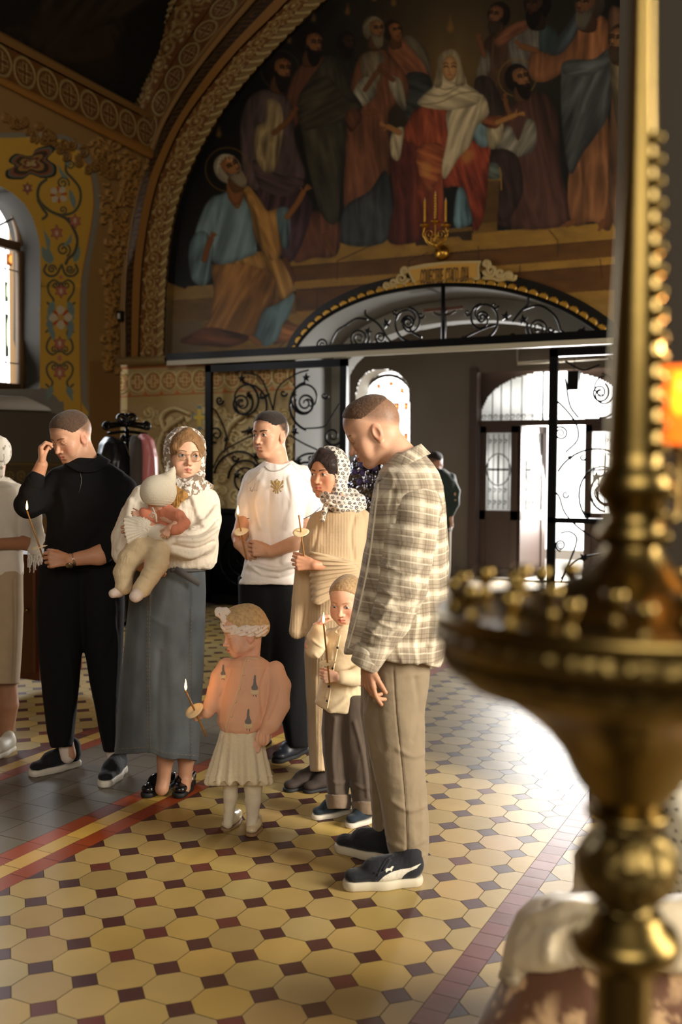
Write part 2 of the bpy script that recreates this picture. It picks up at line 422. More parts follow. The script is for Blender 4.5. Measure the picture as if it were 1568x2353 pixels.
def strip(name, A, B, fn, n, T, parent=None, hs=.012, lift=0., nt=14, gain=1., m=None, ds=1.0, flip=False, lens=None):
    """relief band between two traced lines; T tile repeats along the band"""
    A = crom(A, 6); B = crom(B, 6)
    a3 = pts_plane(A[:, 0], A[:, 1], fn); b3 = pts_plane(B[:, 0], B[:, 1], fn)
    L = np.linalg.norm(np.diff(a3, axis=0), axis=1).sum(); ns = lens or int(min(1400, max(12, L/.011)))
    a3 = resamp(a3, ns); b3 = resamp(b3, ns); t = np.linspace(0, 1, nt)[None, :, None]
    V = a3[:, None]*(1-t)+b3[:, None]*t; wd = np.linalg.norm(a3-b3, axis=1).mean()
    if isinstance(T, Ras):
        per = wd*T.h/T.w*ds; s = np.linspace(0, L, ns)/per; s = (s % 1)*(T.h-1.01)
        U, S = np.meshgrid(np.linspace(0, 1, nt)*(T.w-1.01), s); C = lin(T.samp(U, S))*gain; H = T.samp(U, S, 'h')
    else: C = np.broadcast_to(lin(T)*gain, V.shape); H = np.sin(np.linspace(0, math.pi, nt))[None, :]*np.ones((ns, 1))
    V = V+np.asarray(n)*(lift+H*hs)[..., None]
    return mk(name, V.reshape(-1, 3), gridf(ns, nt), m or m_relief, parent, cols=np.clip(C.reshape(-1, 3), 0, 1))
# ================================================================== great arch bands (around the mural)
YA = 9.33; TOW = np.array([0, -1., 0]); fA = PY(YA)
e0 = [(379, 824), (382, 714), (390, 587), (408, 485), (434, 408), (474, 327), (525, 245), (587, 168), (663, 87), (755, 0), (880, -90)]
e1 = [(365, 824), (368, 714), (379, 561), (395, 474), (421, 398), (462, 311), (510, 235), (571, 153), (648, 71), (719, 0), (850, -105)]
e2 = [(321, 824), (324, 714), (332, 587), (352, 469), (378, 383), (423, 286), (480, 204), (551, 117), (638, 31), (668, 0), (800, -120)]
e3 = [(306, 824), (309, 663), (319, 551), (339, 449), (357, 388), (403, 291), (462, 199), (531, 112), (638, 0), (760, -130)]
e4 = [(286, 824), (286, 663), (298, 536), (319, 434), (347, 357), (388, 265), (449, 168), (520, 77), (587, 0), (700, -130)]
e5 = [(277, 824), (277, 660), (290, 530), (312, 425), (341, 350), (380, 258), (440, 160), (508, 72), (568, 0), (670, -130)]
arch = struct(empty('trim_1', onY(330, 824, YA)))
strip('rope_moulding', e1, e0, fA, TOW, T_ROPE, arch, hs=.02, lift=.03, nt=8, gain=.95)
strip('scroll_band', e2, e1, fA, TOW, T_SCR, arch, hs=.022, nt=34, gain=.9)
strip('plain_fascia', e3, e2, fA, TOW, (158, 112, 54), arch, hs=.0, lift=.035, nt=4)
strip('meander_band', e4, e3, fA, TOW, T_KEY, arch, hs=.006, lift=-.02, nt=24, gain=.8)
strip('edge_moulding', e5, e4, fA, TOW, (150, 112, 62), arch, hs=.03, lift=.0, nt=7)
# rib above the left wall: circle band and scroll band
r0 = [(345, 345), (381, 262), (403, 219), (440, 158), (474, 102), (541, 25), (610, -60)]
r1 = [(318, 300), (339, 250), (357, 219), (395, 150), (434, 92), (490, 10), (540, -70)]
r2 = [(291, 262), (300, 231), (330, 160), (365, 96), (412, 0), (450, -80)]
r3 = [(272, 258), (287, 224), (318, 158), (352, 95), (398, 0), (436, -80)]
rib = struct(empty('trim_2', onY(345, 345, YA)))
strip('edge_moulding', r0, [(x+2, y+2) for x, y in e5[4:5]]+[(380, 258), (405, 214), (446, 152), (508, 72), (568, 0), (640, -60)], fA, TOW, (140, 104, 58), rib, hs=.03, nt=6)
strip('circle_band', r1, r0, fA, TOW, T_CIRC, rib, hs=.012, lift=.01, nt=30, gain=.62)
strip('scroll_band', r2, r1, fA, TOW, T_SCR, rib, hs=.022, lift=.02, nt=30, gain=.72)
strip('rope_moulding', r3, r2, fA, TOW, T_ROPE, rib, hs=.02, lift=.03, nt=7, gain=.8)
# ================================================================== left wall: plane, leaning upper part, cornice, vault
XL = -7.49
pA, pB = onY(277, 660, YA), onY(343, 352, YA)
nL = nrm(np.cross((0, 1, 0), pB-pA)); nL = nL if nL[0] > 0 else -nL
EX = np.array([1., 0, 0])
LW = Ras(-80, -20, 420, 1500, 1, (156, 122, 74))
Z = lambda P: [(x*.28045, 300+y*.28045) for x, y in P]
# painted surround of the window
LW.poly(Z([(0, 20), (420, 25), (560, 50), (680, 130), (760, 260), (805, 430), (815, 600), (800, 780), (765, 960), (730, 1150), (712, 1350), (705, 1600), (710, 1900), (715, 2200), (715, 2353), (200, 2353), (-200, 2300), (-200, 20)]), (140, 138, 124))
LW.poly(Z([(0, 60), (300, 55), (430, 65), (560, 100), (650, 180), (720, 300), (755, 430), (765, 600), (750, 750), (715, 950), (680, 1130), (660, 1300), (652, 1600), (655, 1900), (662, 2200), (664, 2353), (-200, 2353), (-200, 60)]), (214, 172, 72))
LW.line(Z([(650, 180), (720, 300), (757, 430), (767, 600), (752, 750), (717, 950), (682, 1130), (662, 1300), (654, 1600), (657, 1900), (664, 2200), (666, 2353)]), 1.6, (176, 84, 46))
LW.poly(Z([(-300, 2150), (335, 2110), (420, 2150), (490, 2220), (525, 2300), (525, 3100), (-300, 3100)]), (134, 132, 126))
LW.poly([(-80, 934), (100, 944), (128, 950), (150, 1000), (150, 1062), (-80, 1062)], (92, 86, 76), sm=False)
LW.poly([(-80, 1062), (290, 1062), (290, 1118), (-80, 1118)], (86, 72, 46), sm=False); LW.line([(-80, 1064), (290, 1070)], 4, (120, 96, 52))
for k in range(12):
    LW.line(spiral(-40+k*30, 1092, 12, 1.4, 90, 1 if k % 2 else -1), 3, (132, 108, 62), h=.4)
LW.poly([(206, 830), (278, 824), (278, 1500), (206, 1500)], (138, 104, 60), sm=False)
DK, BL, PK, WH, RD = (84, 84, 70), (128, 152, 150), (196, 124, 104), (214, 202, 176), (186, 74, 44)
def zs(cx, cy, r, tn, a0, d, w=16, c=DK): LW.line(Z(spiral(cx, cy, r, tn, a0, d, 40, .2)), w*.28+1.2, (206, 178, 96), a=.8, sm=False); LW.line(Z(spiral(cx, cy, r, tn, a0, d, 40, .2)), w*.28, c, sm=False)
def zl(P, w=18, c=DK): LW.line(Z(P), w*.28+1.2, (206, 178, 96), a=.8); LW.line(Z(P), w*.28, c)
def leaf(P, c=BL): LW.poly(Z(P), c)
def bud(x, y, s=1, a=0., c=PK, up=1):
    pts = []
    for k in range(12):
        t = k/12*2*math.pi; r = (62 if k % 2 == 0 else 38)*s; pts.append((x+r*.95*math.sin(t), y+up*r*(1.0 if abs(t-math.pi) > .6 else 1.25)*-math.cos(t)))
    LW.poly(Z(pts), (150, 88, 76)); LW.poly(Z([(x+(p-x)*.78, y+(q-y)*.78) for p, q in pts]), c); LW.poly(Z([(x-12*s, y), (x, y-26*s*up), (x+12*s, y), (x, y+22*s*up)]), WH)
def rosette(x, y, s=1, a0=0):
    for k in range(4):
        a = math.radians(a0+90*k); LW.poly(Z([(x+s*r*math.cos(a+t), y+s*r*math.sin(a+t)) for r, t in ((16, -.9), (62, -.42), (78, -.12), (74, .12), (62, .42), (16, .9))]), WH)
        b = a+math.pi/4; LW.line(Z([(x+s*24*math.cos(b), y+s*24*math.sin(b)), (x+s*62*math.cos(b), y+s*62*math.sin(b))]), 4.2*s, RD)
    LW.poly(Z(spiral(x, y, 22*s, 1, 0, 1, 12, 1)), (206, 160, 80))
for yb in (1240, 1890, 1730):
    pass
for (yc, up) in ((1290, 1), (1870, -1), (1960, 1)):     # heart shaped scroll pairs
    y0_, sg = (yc-60, 1) if up == 1 else (yc-40, -1)
    for d in (-1, 1):
        x0_ = 500 if yc < 1500 else 490
        zl([(x0_+d*20, y0_+sg*20), (x0_+d*60, y0_-sg*5), (x0_+d*105, y0_+sg*35), (x0_+d*98, y0_+sg*100), (x0_+d*60, y0_+sg*160), (x0_+d*78, y0_+sg*205), (x0_+d*112, y0_+sg*180)], 16)
        zs(x0_+d*45, y0_+sg*35, 34, 1.3, -90 if sg > 0 else 90, -d*sg, 12)
        leaf([(x0_+d*70, y0_+sg*195), (x0_+d*50, y0_+sg*230), (x0_+d*75, y0_+sg*280), (x0_+d*110, y0_+sg*320), (x0_+d*104, y0_+sg*270), (x0_+d*112, y0_+sg*235)])
    bud(x0_, y0_+sg*85, 1.0, up=-up)
    LW.poly(Z(spiral(x0_, y0_+sg*20, 10, 1, 0, 1, 10, 1)), DK); LW.poly(Z(spiral(x0_, y0_-sg*28, 17, 1, 0, 1, 10, 1)), PK)
rosette(497, 1532, 1.25, 0)
for d in (-1, 1):
    leaf([(500+d*60, 1400), (500+d*50, 1455), (500+d*95, 1520), (500+d*112, 1490), (500+d*100, 1430)]); leaf([(500+d*100, 1570), (500+d*105, 1640), (500+d*60, 1720), (500+d*50, 1660), (500+d*80, 1600)])
    zl([(505, 1100), (500+d*40, 1180), (500+d*100, 1190), (500+d*138, 1150), (500+d*120, 1100)], 18); zs(500+d*75, 1135, 36, 1.4, 0, d, 14)
    leaf([(500+d*110, 1080), (500+d*100, 1010), (500+d*155, 950), (500+d*150, 1040)])
zl([(540, 1090), (560, 1050), (610, 1000), (635, 900), (600, 800), (540, 720), (430, 670), (350, 610), (310, 540), (325, 450), (380, 400)], 24)
zs(520, 975, 60, 1.6, 60, -1, 14); zl([(400, 655), (500, 690), (600, 670), (655, 590), (655, 480), (600, 400), (545, 340), (540, 280)], 20); zs(575, 285, 40, 1.3, 200, 1, 12)
zs(515, 430, 52, 1.5, 20, -1, 13); zs(515, 650, 34, 1.2, 90, -1, 12); zl([(310, 570), (350, 640), (385, 690), (350, 725)], 20)
rosette(480, 525, 1.0, 40); bud(615, 740, .95); bud(465, 840, .95, up=-1); LW.poly(Z(spiral(560, 722, 13, 1, 0, 1, 10, 1)), DK)
bud(225, 470, .8, c=(150, 96, 80)); leaf([(350, 740), (365, 820), (410, 900), (400, 980), (372, 900)]); leaf([(570, 480), (620, 560), (610, 640), (570, 560)])
leaf([(490, 150), (560, 200), (570, 290), (530, 260)]); leaf([(475, 280), (510, 330), (560, 390), (500, 370)]); leaf([(590, 840), (580, 920), (510, 950), (560, 890)]); leaf([(385, 940), (420, 1000), (440, 1060), (395, 1090)])
# quatrefoil medallion
Q4 = [(60, 390), (50, 330), (120, 290), (70, 250), (130, 190), (250, 210), (300, 150), (420, 120), (450, 160), (390, 230), (460, 290), (450, 370), (350, 390), (250, 360), (180, 400)]
cq = np.array([255, 268])
for s_, c in ((1.0, (40, 44, 40)), (.90, (110, 118, 110)), (.80, (150, 92, 64)), (.68, (70, 62, 52)), (.5, (168, 132, 76)), (.34, (124, 70, 60)), (.2, (190, 170, 120))): LW.poly(Z([tuple(cq+(np.array(p)-cq)*s_) for p in Q4]), c)
# stucco relief scrolls around the surround
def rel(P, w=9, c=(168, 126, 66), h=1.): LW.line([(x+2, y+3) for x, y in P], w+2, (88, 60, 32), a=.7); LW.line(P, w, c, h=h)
r_ = np.random.RandomState(5)
spine = crom([(236, 320), (262, 370), (290, 400), (275, 450), (262, 500), (285, 545), (262, 600), (254, 660), (262, 720), (252, 780), (256, 850)], 8)
rel(spine, 6)
for k in range(len(spine)):
    x, y_ = spine[k]; wdt = 46 if y_ < 480 else (30 if y_ < 600 else 14)
    if k % 2 == 0:
        rr = wdt*(.28+.25*r_.rand()); xx = x+r_.uniform(-1, 1)*wdt
        rel(spiral(xx, y_, rr, 1.5, r_.rand()*360, r_.choice([-1, 1])), 4.5)
    for q in range(2):
        a = r_.rand()*6.28; rr = r_.uniform(4, 9); xx = x+r_.uniform(-1, 1)*wdt; yy2 = y_+r_.uniform(-10, 10)
        rel([(xx, yy2), (xx+rr*math.cos(a), yy2+rr*math.sin(a)), (xx+rr*1.6*math.cos(a+.7), yy2+rr*1.6*math.sin(a+.7))], 6, (178, 136, 72), 1.2)
for k in range(26):
    xx, yy2 = 70+k*9.5+r_.uniform(-6, 6), 262+k*5.2+r_.uniform(-16, 24)
    rel(spiral(xx-60, yy2, r_.uniform(8, 15), 1.5, r_.rand()*360, r_.choice([-1, 1])), 4.5, (150, 112, 58))
wall_left = struct(empty('wall_left', (XL, 8.6, 0)))
WHOLE = Z([(-900, 425), (0, 455), (100, 510), (200, 600), (270, 720), (318, 880), (330, 1000), (332, 1300), (328, 1700), (330, 2120), (-900, 2120)])
WHOLE = [(x, y) for x, y in WHOLE]
pxgrid('window_wall', PX(XL), -90, 277.9, 660, 1480, 1.8, LW, m_relief, EX, hs=.02, hole=[WHOLE], gain=1.05, parent=wall_left)
# leaning part below the cornice
lean = [(-90, -30), (0, 190), (345, 362), (343, 352), (312, 425), (290, 530), (277.5, 662), (-90, 662)]
pxgrid('vault_foot', PP(pA, nL), -90, 350, 130, 662, 1.6, LW, m_relief, nL, hs=.022, keep=[(-90, 140), (0, 188), (348, 364), (316, 425), (293, 530), (278, 664), (-90, 664)], hole=[WHOLE], gain=1.05, parent=wall_left)
# cornice band
XC = pB[0]+.02; fC = PX(XC)
l_ = lambda y0, y1: [(-90, y0-.527*90), (0, y0), (345, y1)]
cor = struct(empty('trim_3', onX(200, 280, XC)))
strip('upper_moulding', l_(75, 262), l_(100, 278), fC, EX, (140, 104, 58), cor, hs=.04, lift=.03, nt=7)
strip('circle_band', l_(100, 278), l_(178, 342), fC, EX, T_CIRC, cor, hs=.012, nt=30, gain=.70)
strip('plain_fascia', l_(196, 366), l_(178, 342), fC, EX, (166, 116, 54), cor, hs=.02, lift=.03, nt=6)
# dark vault panel above the cornice
vp0 = onX(0, 75, XC); vp1 = onY(398, 0, YA); nV = nrm(np.cross((0, 1, 0), vp1-onX(291, 228, XC)))
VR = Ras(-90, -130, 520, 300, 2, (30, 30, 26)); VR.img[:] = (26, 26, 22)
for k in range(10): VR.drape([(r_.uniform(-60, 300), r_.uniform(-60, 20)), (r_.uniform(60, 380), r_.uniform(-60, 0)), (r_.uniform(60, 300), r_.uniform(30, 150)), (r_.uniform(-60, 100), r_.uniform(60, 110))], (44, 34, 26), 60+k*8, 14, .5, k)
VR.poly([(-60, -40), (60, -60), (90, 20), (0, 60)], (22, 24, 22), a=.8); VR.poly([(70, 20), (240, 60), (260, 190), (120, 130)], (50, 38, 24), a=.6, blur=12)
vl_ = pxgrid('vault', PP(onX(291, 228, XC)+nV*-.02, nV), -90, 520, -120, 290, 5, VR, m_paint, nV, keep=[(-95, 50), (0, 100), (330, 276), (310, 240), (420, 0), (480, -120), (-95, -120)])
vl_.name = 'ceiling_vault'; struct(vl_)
# ================================================================== left window in its reveal
XW = XL-.27
def jamb(name, P, x0, x1, m, parent, closed=False):
    P = np.array([onX(x, y, XL) for x, y in crom(P, 4)]); A = P.copy(); A[:, 0] = x0; B = P.copy(); B[:, 0] = x1
    n = len(P); V = np.stack([A, B], 1).reshape(-1, 3); return mk(name, V, gridf(n, 2, closed), m, parent)
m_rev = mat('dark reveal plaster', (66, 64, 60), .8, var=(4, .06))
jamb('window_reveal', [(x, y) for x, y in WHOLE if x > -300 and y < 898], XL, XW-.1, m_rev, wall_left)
win = struct(empty('window_1', onX(20, 890, XW)))
m_wfr = mat('brown window frame', (104, 82, 58), .55)
ZB = onX(40, 884, XW)[2]; ZT = onX(20, 570, XW)[2]; yR = onX(41, 700, XW)[1]; yL = yR-1.05; rW = (yR-yL)/2; yc = (yR+yL)/2
g = MB()
g.bar((XW, yR+.03, ZB-.06), (XW, yR+.03, ZT), .07, .06, (1, 0, 0)); g.bar((XW, yL-.03, ZB-.06), (XW, yL-.03, ZT), .07, .06, (1, 0, 0))
g.bar((XW, yL, ZB-.03), (XW, yR, ZB-.03), .07, .06, (1, 0, 0)); g.bar((XW+.01, yL, ZT+.03), (XW+.01, yR, ZT+.03), .09, .07, (1, 0, 0))
g.tube([(XW, yc+(rW+.03)*math.cos(a), ZT+.05+(rW+.03)*math.sin(a)) for a in np.linspace(0, math.pi, 24)], .038, 6)
g.build('frame', m_wfr, win, False)
m_lead = mat('lead came', (70, 70, 68), .5, .6)
g = MB()
for k in range(1, 6): g.tube([(XW, yL+k*(yR-yL)/6, ZB), (XW, yL+k*(yR-yL)/6, ZT)], .006, 5)
for zz in (ZB+.22, ZT-.22): g.tube([(XW, yL, zz), (XW, yR, zz)], .007, 5)
for a in (30, 60, 90, 120, 150): g.tube([(XW, yc, ZT+.05), (XW, yc+rW*math.cos(math.radians(a)), ZT+.05+rW*math.sin(math.radians(a)))], .012, 5)
g.build('lead_bars', m_lead, win)
m_amb = mat('amber glass', (226, 130, 60), .1, trans=1., spec=.5); m_grn = mat('green glass', (190, 210, 160), .1, trans=1.)
for mm, L_ in ((m_amb, [(yR-.12, ZT-.12, .035, .06), (yR-.3, ZT+.3, .02, .14), (yR-.5, ZT+.33, .02, .16)]), (m_grn, [(yR-.16, ZB+.5, .02, .22), (yR-.16, ZB+.95, .02, .1)])):
    g = MB()
    for y_, z_, a, b in L_: g.box((XW-.004, y_-a, z_-b), (XW+.004, y_+a, z_+b))
    g.build('coloured_pane', mm, win)
sill = MB(); a = onX(-90, 902, XL); s1 = [onX(x, y, XL+.06) for x, y in ((-90, 908), (60, 912), (112, 936), (118, 944), (-90, 938))]
s2 = [np.array([XW-.05, p[1], p[2]+.06]) for p in s1]
sill.add(s1+s2, [(0, 1, 2, 3, 4), (9, 8, 7, 6, 5)]+[(k, (k+1) % 5+0, 5+(k+1) % 5, 5+k) for k in range(5)])
xs_ = np.arange(yL-.9, yR+.45, .02); zs2 = np.arange(ZB-.5, ZT+1.3, .02); Yg, Zg = np.meshgrid(xs_, zs2, indexing='ij'); Fg = gridf(len(xs_), len(zs2)); cy2 = (Yg[:-1, :-1]+.01).ravel(); cz2 = (Zg[:-1, :-1]+.01).ravel()
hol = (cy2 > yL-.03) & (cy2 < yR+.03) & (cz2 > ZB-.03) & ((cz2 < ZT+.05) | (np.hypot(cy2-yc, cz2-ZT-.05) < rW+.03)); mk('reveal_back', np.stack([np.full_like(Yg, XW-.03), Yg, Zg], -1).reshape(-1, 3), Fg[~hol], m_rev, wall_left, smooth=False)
o = sill.build('window_sill', mat('white painted sill', (206, 204, 196), .45), win, False)
# ================================================================== mural wall surfaces: frieze and carved panel left of the gate
YF = 9.40
PR = Ras(270, 815, 700, 1420, 1, (172, 150, 106))
cw = np.array([300, 380, 480, 600, 700])
yl = lambda x, y0: y0-(x-278)*.045
PR.poly([(270, yl(270, 828)), (700, yl(700, 828)), (700, yl(700, 842)), (270, yl(270, 842))], (176, 156, 110), sm=False)
PR.line([(270, yl(270, 846)), (700, yl(700, 846))], 5, (150, 84, 46), sm=False)
k = 0
for x in np.arange(262, 700, 36.5):
    cx, cy = x+18, yl(x+18, 880)
    PR.line(spiral(cx, cy, 19, 1, 0, 1, 30, 1, 1.22), 3.6, (200, 182, 126), h=1, sm=False); PR.line(spiral(cx, cy, 15.5, 1, 0, 1, 30, 1, 1.22), 1.2, (112, 80, 46), sm=False)
    PR.poly(spiral(cx, cy, 14.5, 1, 0, 1, 20, 1, 1.22), (160, 110, 66), sm=False)
    for dx, dy in ((0, 1), (0, -1), (1, 0), (-1, 0)):
        px_, py_ = cx+dx*8, cy+dy*9.5
        PR.line([(px_-4*abs(dy)-3*abs(dx), py_-4*abs(dx)-4*abs(dy)), (px_+4*abs(dy)+3*abs(dx), py_-4*abs(dx)-4*abs(dy)), (px_+4*abs(dy)+3*abs(dx), py_+4*abs(dx)+4*abs(dy)), (px_-4*abs(dy)-3*abs(dx), py_+4*abs(dx)+4*abs(dy)), (px_-4*abs(dy)-3*abs(dx), py_-4*abs(dx)-4*abs(dy))], 2.2, (204, 188, 134), h=.8, sm=False)
    PR.poly([(cx+18-7, yl(cx+18, 912)), (cx+18, yl(cx+18, 900)), (cx+18+7, yl(cx+18, 912))], (176, 110, 56), sm=False)
PR.line([(270, yl(270, 912)), (700, yl(700, 912))], 4, (160, 104, 56), sm=False)
PR.poly([(270, yl(270, 914)), (700, yl(700, 914)), (700, yl(700, 930)), (270, yl(270, 930))], (170, 148, 98), sm=False)
for x0_, x1_ in ((275, 700),):
    rr_ = np.random.RandomState(11)
    for k in range(300):
        x, y_ = rr_.uniform(285, 695), rr_.uniform(940, 1400); d = rr_.choice([-1, 1]); s_ = rr_.uniform(7, 20)
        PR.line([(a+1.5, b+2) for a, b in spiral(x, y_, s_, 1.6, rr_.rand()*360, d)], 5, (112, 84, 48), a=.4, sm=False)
        PR.line(spiral(x, y_, s_, 1.6, rr_.rand()*360, d), rr_.uniform(3, 6), (208, 190, 142), h=1, sm=False)
        PR.poly(spiral(x+rr_.uniform(-14, 14), y_+rr_.uniform(-14, 14), rr_.uniform(2, 4.5), 1, 0, 1, 8, 1), (200, 176, 118), h=1.3, sm=False)
    for P in ([(440, 1040), (395, 1010), (372, 960), (400, 938), (438, 950)], [(380, 1100), (365, 1040), (380, 990), (420, 960)], [(560, 1090), (520, 1040), (530, 980), (580, 950), (620, 990), (590, 1040)], [(640, 1100), (655, 1020), (630, 960)]):
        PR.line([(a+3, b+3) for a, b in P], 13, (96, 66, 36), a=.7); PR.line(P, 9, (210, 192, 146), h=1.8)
C0 = np.array([461, 960])
for s_, c, hh in ((1.35, (190, 170, 118), .6), (1.15, (112, 132, 138), .7), (.85, (214, 186, 84), 1.0)):
    P = [(-5, -24), (5, -24), (5, -7), (15, -7), (15, 5), (5, 5), (5, 24), (-5, 24), (-5, 5), (-15, 5), (-15, -7), (-5, -7)]
    PR.poly([tuple(C0+np.array(p)*s_) for p in P], c, sm=False, h=hh)
PR.poly([(270, 1395), (700, 1375), (700, 1425), (270, 1425)], (60, 50, 38), sm=False)
wall_back = struct(empty('wall_back', (-6.4, YF, 0)))
pxgrid('carved_panel', PY(YF), 276, 676, 822, 1420, 1.6, PR, m_relief, TOW, hs=.030, gain=1.35, parent=wall_back)
strip('impost_block', [(276, 840), (386, 835)], [(276, 822), (386, 818)], PY(YA-.02), TOW, (150, 130, 88), wall_back, hs=.05, lift=.03, nt=6)
# ================================================================== gate opening: reveal, soffit, porch
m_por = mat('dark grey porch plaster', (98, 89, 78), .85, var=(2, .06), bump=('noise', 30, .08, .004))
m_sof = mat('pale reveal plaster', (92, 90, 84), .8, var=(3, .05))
LU = [(680, 815), (700, 778), (748, 732), (820, 694), (900, 670), (1010, 655), (1120, 658), (1210, 676), (1290, 705), (1350, 738), (1400, 775), (1425, 800)]
LU3 = np.array([onY(x, y, YF) for x, y in crom(LU, 5)])
XO0, XO1 = LU3[0, 0], LU3[-1, 0]; ZSP = 2.72
def ext(P, y0, y1, name, m, parent, kind=None):
    A = P.copy(); A[:, 1] = y0; B = P.copy(); B[:, 1] = y1; V = np.stack([A, B], 1).reshape(-1, 3)
    return mk(name, V, gridf(len(P), 2), m, parent)
full = np.vstack([[(XO0, YF, 0)], [(XO0, YF, 2.5)], LU3, [(XO1, YF, 2.5)], [(XO1, YF, 0)]])
Y2 = 10.25
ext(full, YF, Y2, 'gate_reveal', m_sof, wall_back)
cx_ = (XO0+XO1)/2; inn = full.copy(); inn[:, 0] = cx_+(inn[:, 0]-cx_)*.93; inn[2:-2, 2] = np.minimum(2.6+(inn[2:-2, 2]-2.72)*.82, 9)
V = np.stack([full, inn], 1).reshape(-1, 3); V[:, 1] = Y2; mk('reveal_face', V, gridf(len(full), 2), mat('white arch band', (150, 148, 140), .7), wall_back, smooth=False)
ext(inn, Y2, Y2+.25, 'inner_reveal', m_sof, wall_back)
YP = 13.3; PX0, PX1, PZ = -7.3, .3, 4.3
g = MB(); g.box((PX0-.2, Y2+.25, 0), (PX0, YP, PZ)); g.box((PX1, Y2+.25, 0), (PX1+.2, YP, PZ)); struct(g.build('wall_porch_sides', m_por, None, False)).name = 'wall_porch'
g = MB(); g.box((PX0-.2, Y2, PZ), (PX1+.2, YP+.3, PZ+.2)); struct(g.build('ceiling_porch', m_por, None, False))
# wall between nave and porch (porch side)
def hole_wall(name, x0, x1, z0, z1, Y, holes, m, parent=None, st=.03, xs=None):
    xs = np.arange(x0, x1+st/2, st); zs_ = np.arange(z0, z1+st/2, st); X, Zz = np.meshgrid(xs, zs_, indexing='ij'); F = gridf(len(xs), len(zs_))
    cx = (X[:-1, :-1]+st/2).ravel(); cz = (Zz[:-1, :-1]+st/2).ravel(); k = np.ones(len(F), bool)
    for h in holes: k &= ~inpoly(cx, cz, h)
    F = F[k]; return mk(name, np.stack([X, np.full_like(X, Y), Zz], -1).reshape(-1, 3), F, m, parent, smooth=False)
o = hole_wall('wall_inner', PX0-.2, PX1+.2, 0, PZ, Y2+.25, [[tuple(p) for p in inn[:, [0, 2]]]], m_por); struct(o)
def Pz(pts, Y): return [tuple(onY(x, y, Y)[[0, 2]]) for x, y in pts]
WN = crom(Pz([(824, 1010), (818, 960), (818, 910), (832, 868), (862, 850), (900, 852), (928, 870), (940, 905), (942, 1012)], YP), 4)
wz0 = 1.75
WN = [(WN[0][0], wz0)]+[tuple(p) for p in WN]+[(WN[-1][0], wz0)]
DX0, DX1, DZ1 = onY(1085, 900, YP)[0], onY(1400, 900, YP)[0]+.25, onY(1240, 850, YP)[2]
o = hole_wall('wall_far', PX0-.2, PX1+.2, 0, PZ, YP, [WN, rect(DX0, DX1, -1, DZ1)], m_por, st=.02); struct(o)
def revl(P, y0, y1, name, m, parent=None):
    P = np.asarray(P); A = np.column_stack([P[:, 0], np.full(len(P), y0), P[:, 1]]); B = A.copy(); B[:, 1] = y1
    return mk(name, np.stack([A, B], 1).reshape(-1, 3), gridf(len(P), 2), m, parent)
pw = struct(empty('window_2', (np.mean([p[0] for p in WN]), YP+.3, wz0)))
revl(WN+[WN[0]], YP, YP+.4, 'window_reveal', mat('white reveal', (206, 200, 186), .6), pw)
wcx, wz1 = onY(890, 900, YP+.35)[0], onY(890, 862, YP+.35)[2]
ww = .42
g = MB(); arc = [(wcx+ww*math.cos(a), YP+.36, wz1-ww+ww*math.sin(a)) for a in np.linspace(0, math.pi, 20)]
g.tube([(wcx+ww, YP+.36, wz0)]+arc+[(wcx-ww, YP+.36, wz0)], .025, 6); g.build('frame', mat('dark window frame', (58, 46, 36), .5), pw)
g = MB()
for k in range(-4, 5): x = wcx+k*ww/4.5; g.tube([(x, YP+.36, wz0), (x, YP+.36, wz1-.16-abs(k)*.03)], .006, 5)
for k in range(9): z = wz0+.12+k*.13; g.tube([(wcx-ww, YP+.36, z), (wcx+ww, YP+.36, z)], .005, 5)
for k in range(7):
    a = math.radians(k*30); g.tube([(wcx+.1*math.cos(a), YP+.36, wz1-ww+.1*math.sin(a)), (wcx+ww*math.cos(a), YP+.36, wz1-ww+ww*math.sin(a))], .006, 5)
for z in (wz1-ww, wz1-ww-.5): g.tube([(wcx+.12*math.cos(a), YP+.36, z+.14*math.sin(a)) for a in np.linspace(0, 2*math.pi, 20)], .008, 5)
g.build('lead_bars', m_lead, pw)
g = MB()
for k in range(10): x = wcx+(k % 5-2)*.15; z = wz0+.25+(k//5)*.45; g.box((x-.03, YP+.372, z-.05), (x+.03, YP+.376, z+.05))
for a in (40, 80, 120, 160): g.box((wcx+.3*math.cos(math.radians(a))-.03, YP+.372, wz1-ww+.3*math.sin(math.radians(a))-.03), (wcx+.3*math.cos(math.radians(a))+.03, YP+.376, wz1-ww+.3*math.sin(math.radians(a))+.03))
g.build('amber_pane', m_amb, pw)
# outer shell of the nave, seen by the light only
m_sh = mat('nave plaster', (126, 96, 58), .9)
g = MB(); g.box((-7.9, -6.5, 0), (-7.75, 5.6, 9)); struct(g.build('wall_left_near', m_sh, None, False)).name = 'wall_left.001'
g = MB(); g.box((-7.9, -6.5, 0), (6.2, -6.3, 9)); struct(g.build('wall_behind', m_sh, None, False))
g = MB(); g.box((6.0, -6.5, 0), (6.2, 9.5, 9)); struct(g.build('wall_right', m_sh, None, False))
g = MB(); g.box((-9, YF+.06, 2.72), (XO0-.02, YF+.2, 9)); g.box((-9, YF+.06, 0), (XO0-.02, YF+.2, 2.75)); g.box((XO0-.05, YF+.06, 3.42), (6.2, YF+.2, 9)); struct(g.build('wall_back_core', m_sh, None, False)).name = 'wall_back.002'
g = MB(); g.box((-8.3, 5.6, 4.75), (-8.1, YF+.2, 9)); g.box((-8.3, 5.6, 0), (-8.1, YF+.2, 2.05)); g.box((-8.3, 8.4, 0), (-8.1, YF+.2, 9)); g.box((-8.3, 5.4, 0), (-7.8, 5.7, 9)); struct(g.build('wall_left_block', m_sh, None, False)).name = 'wall_left_light_block'  # unseen slabs added outside the left wall to block world light
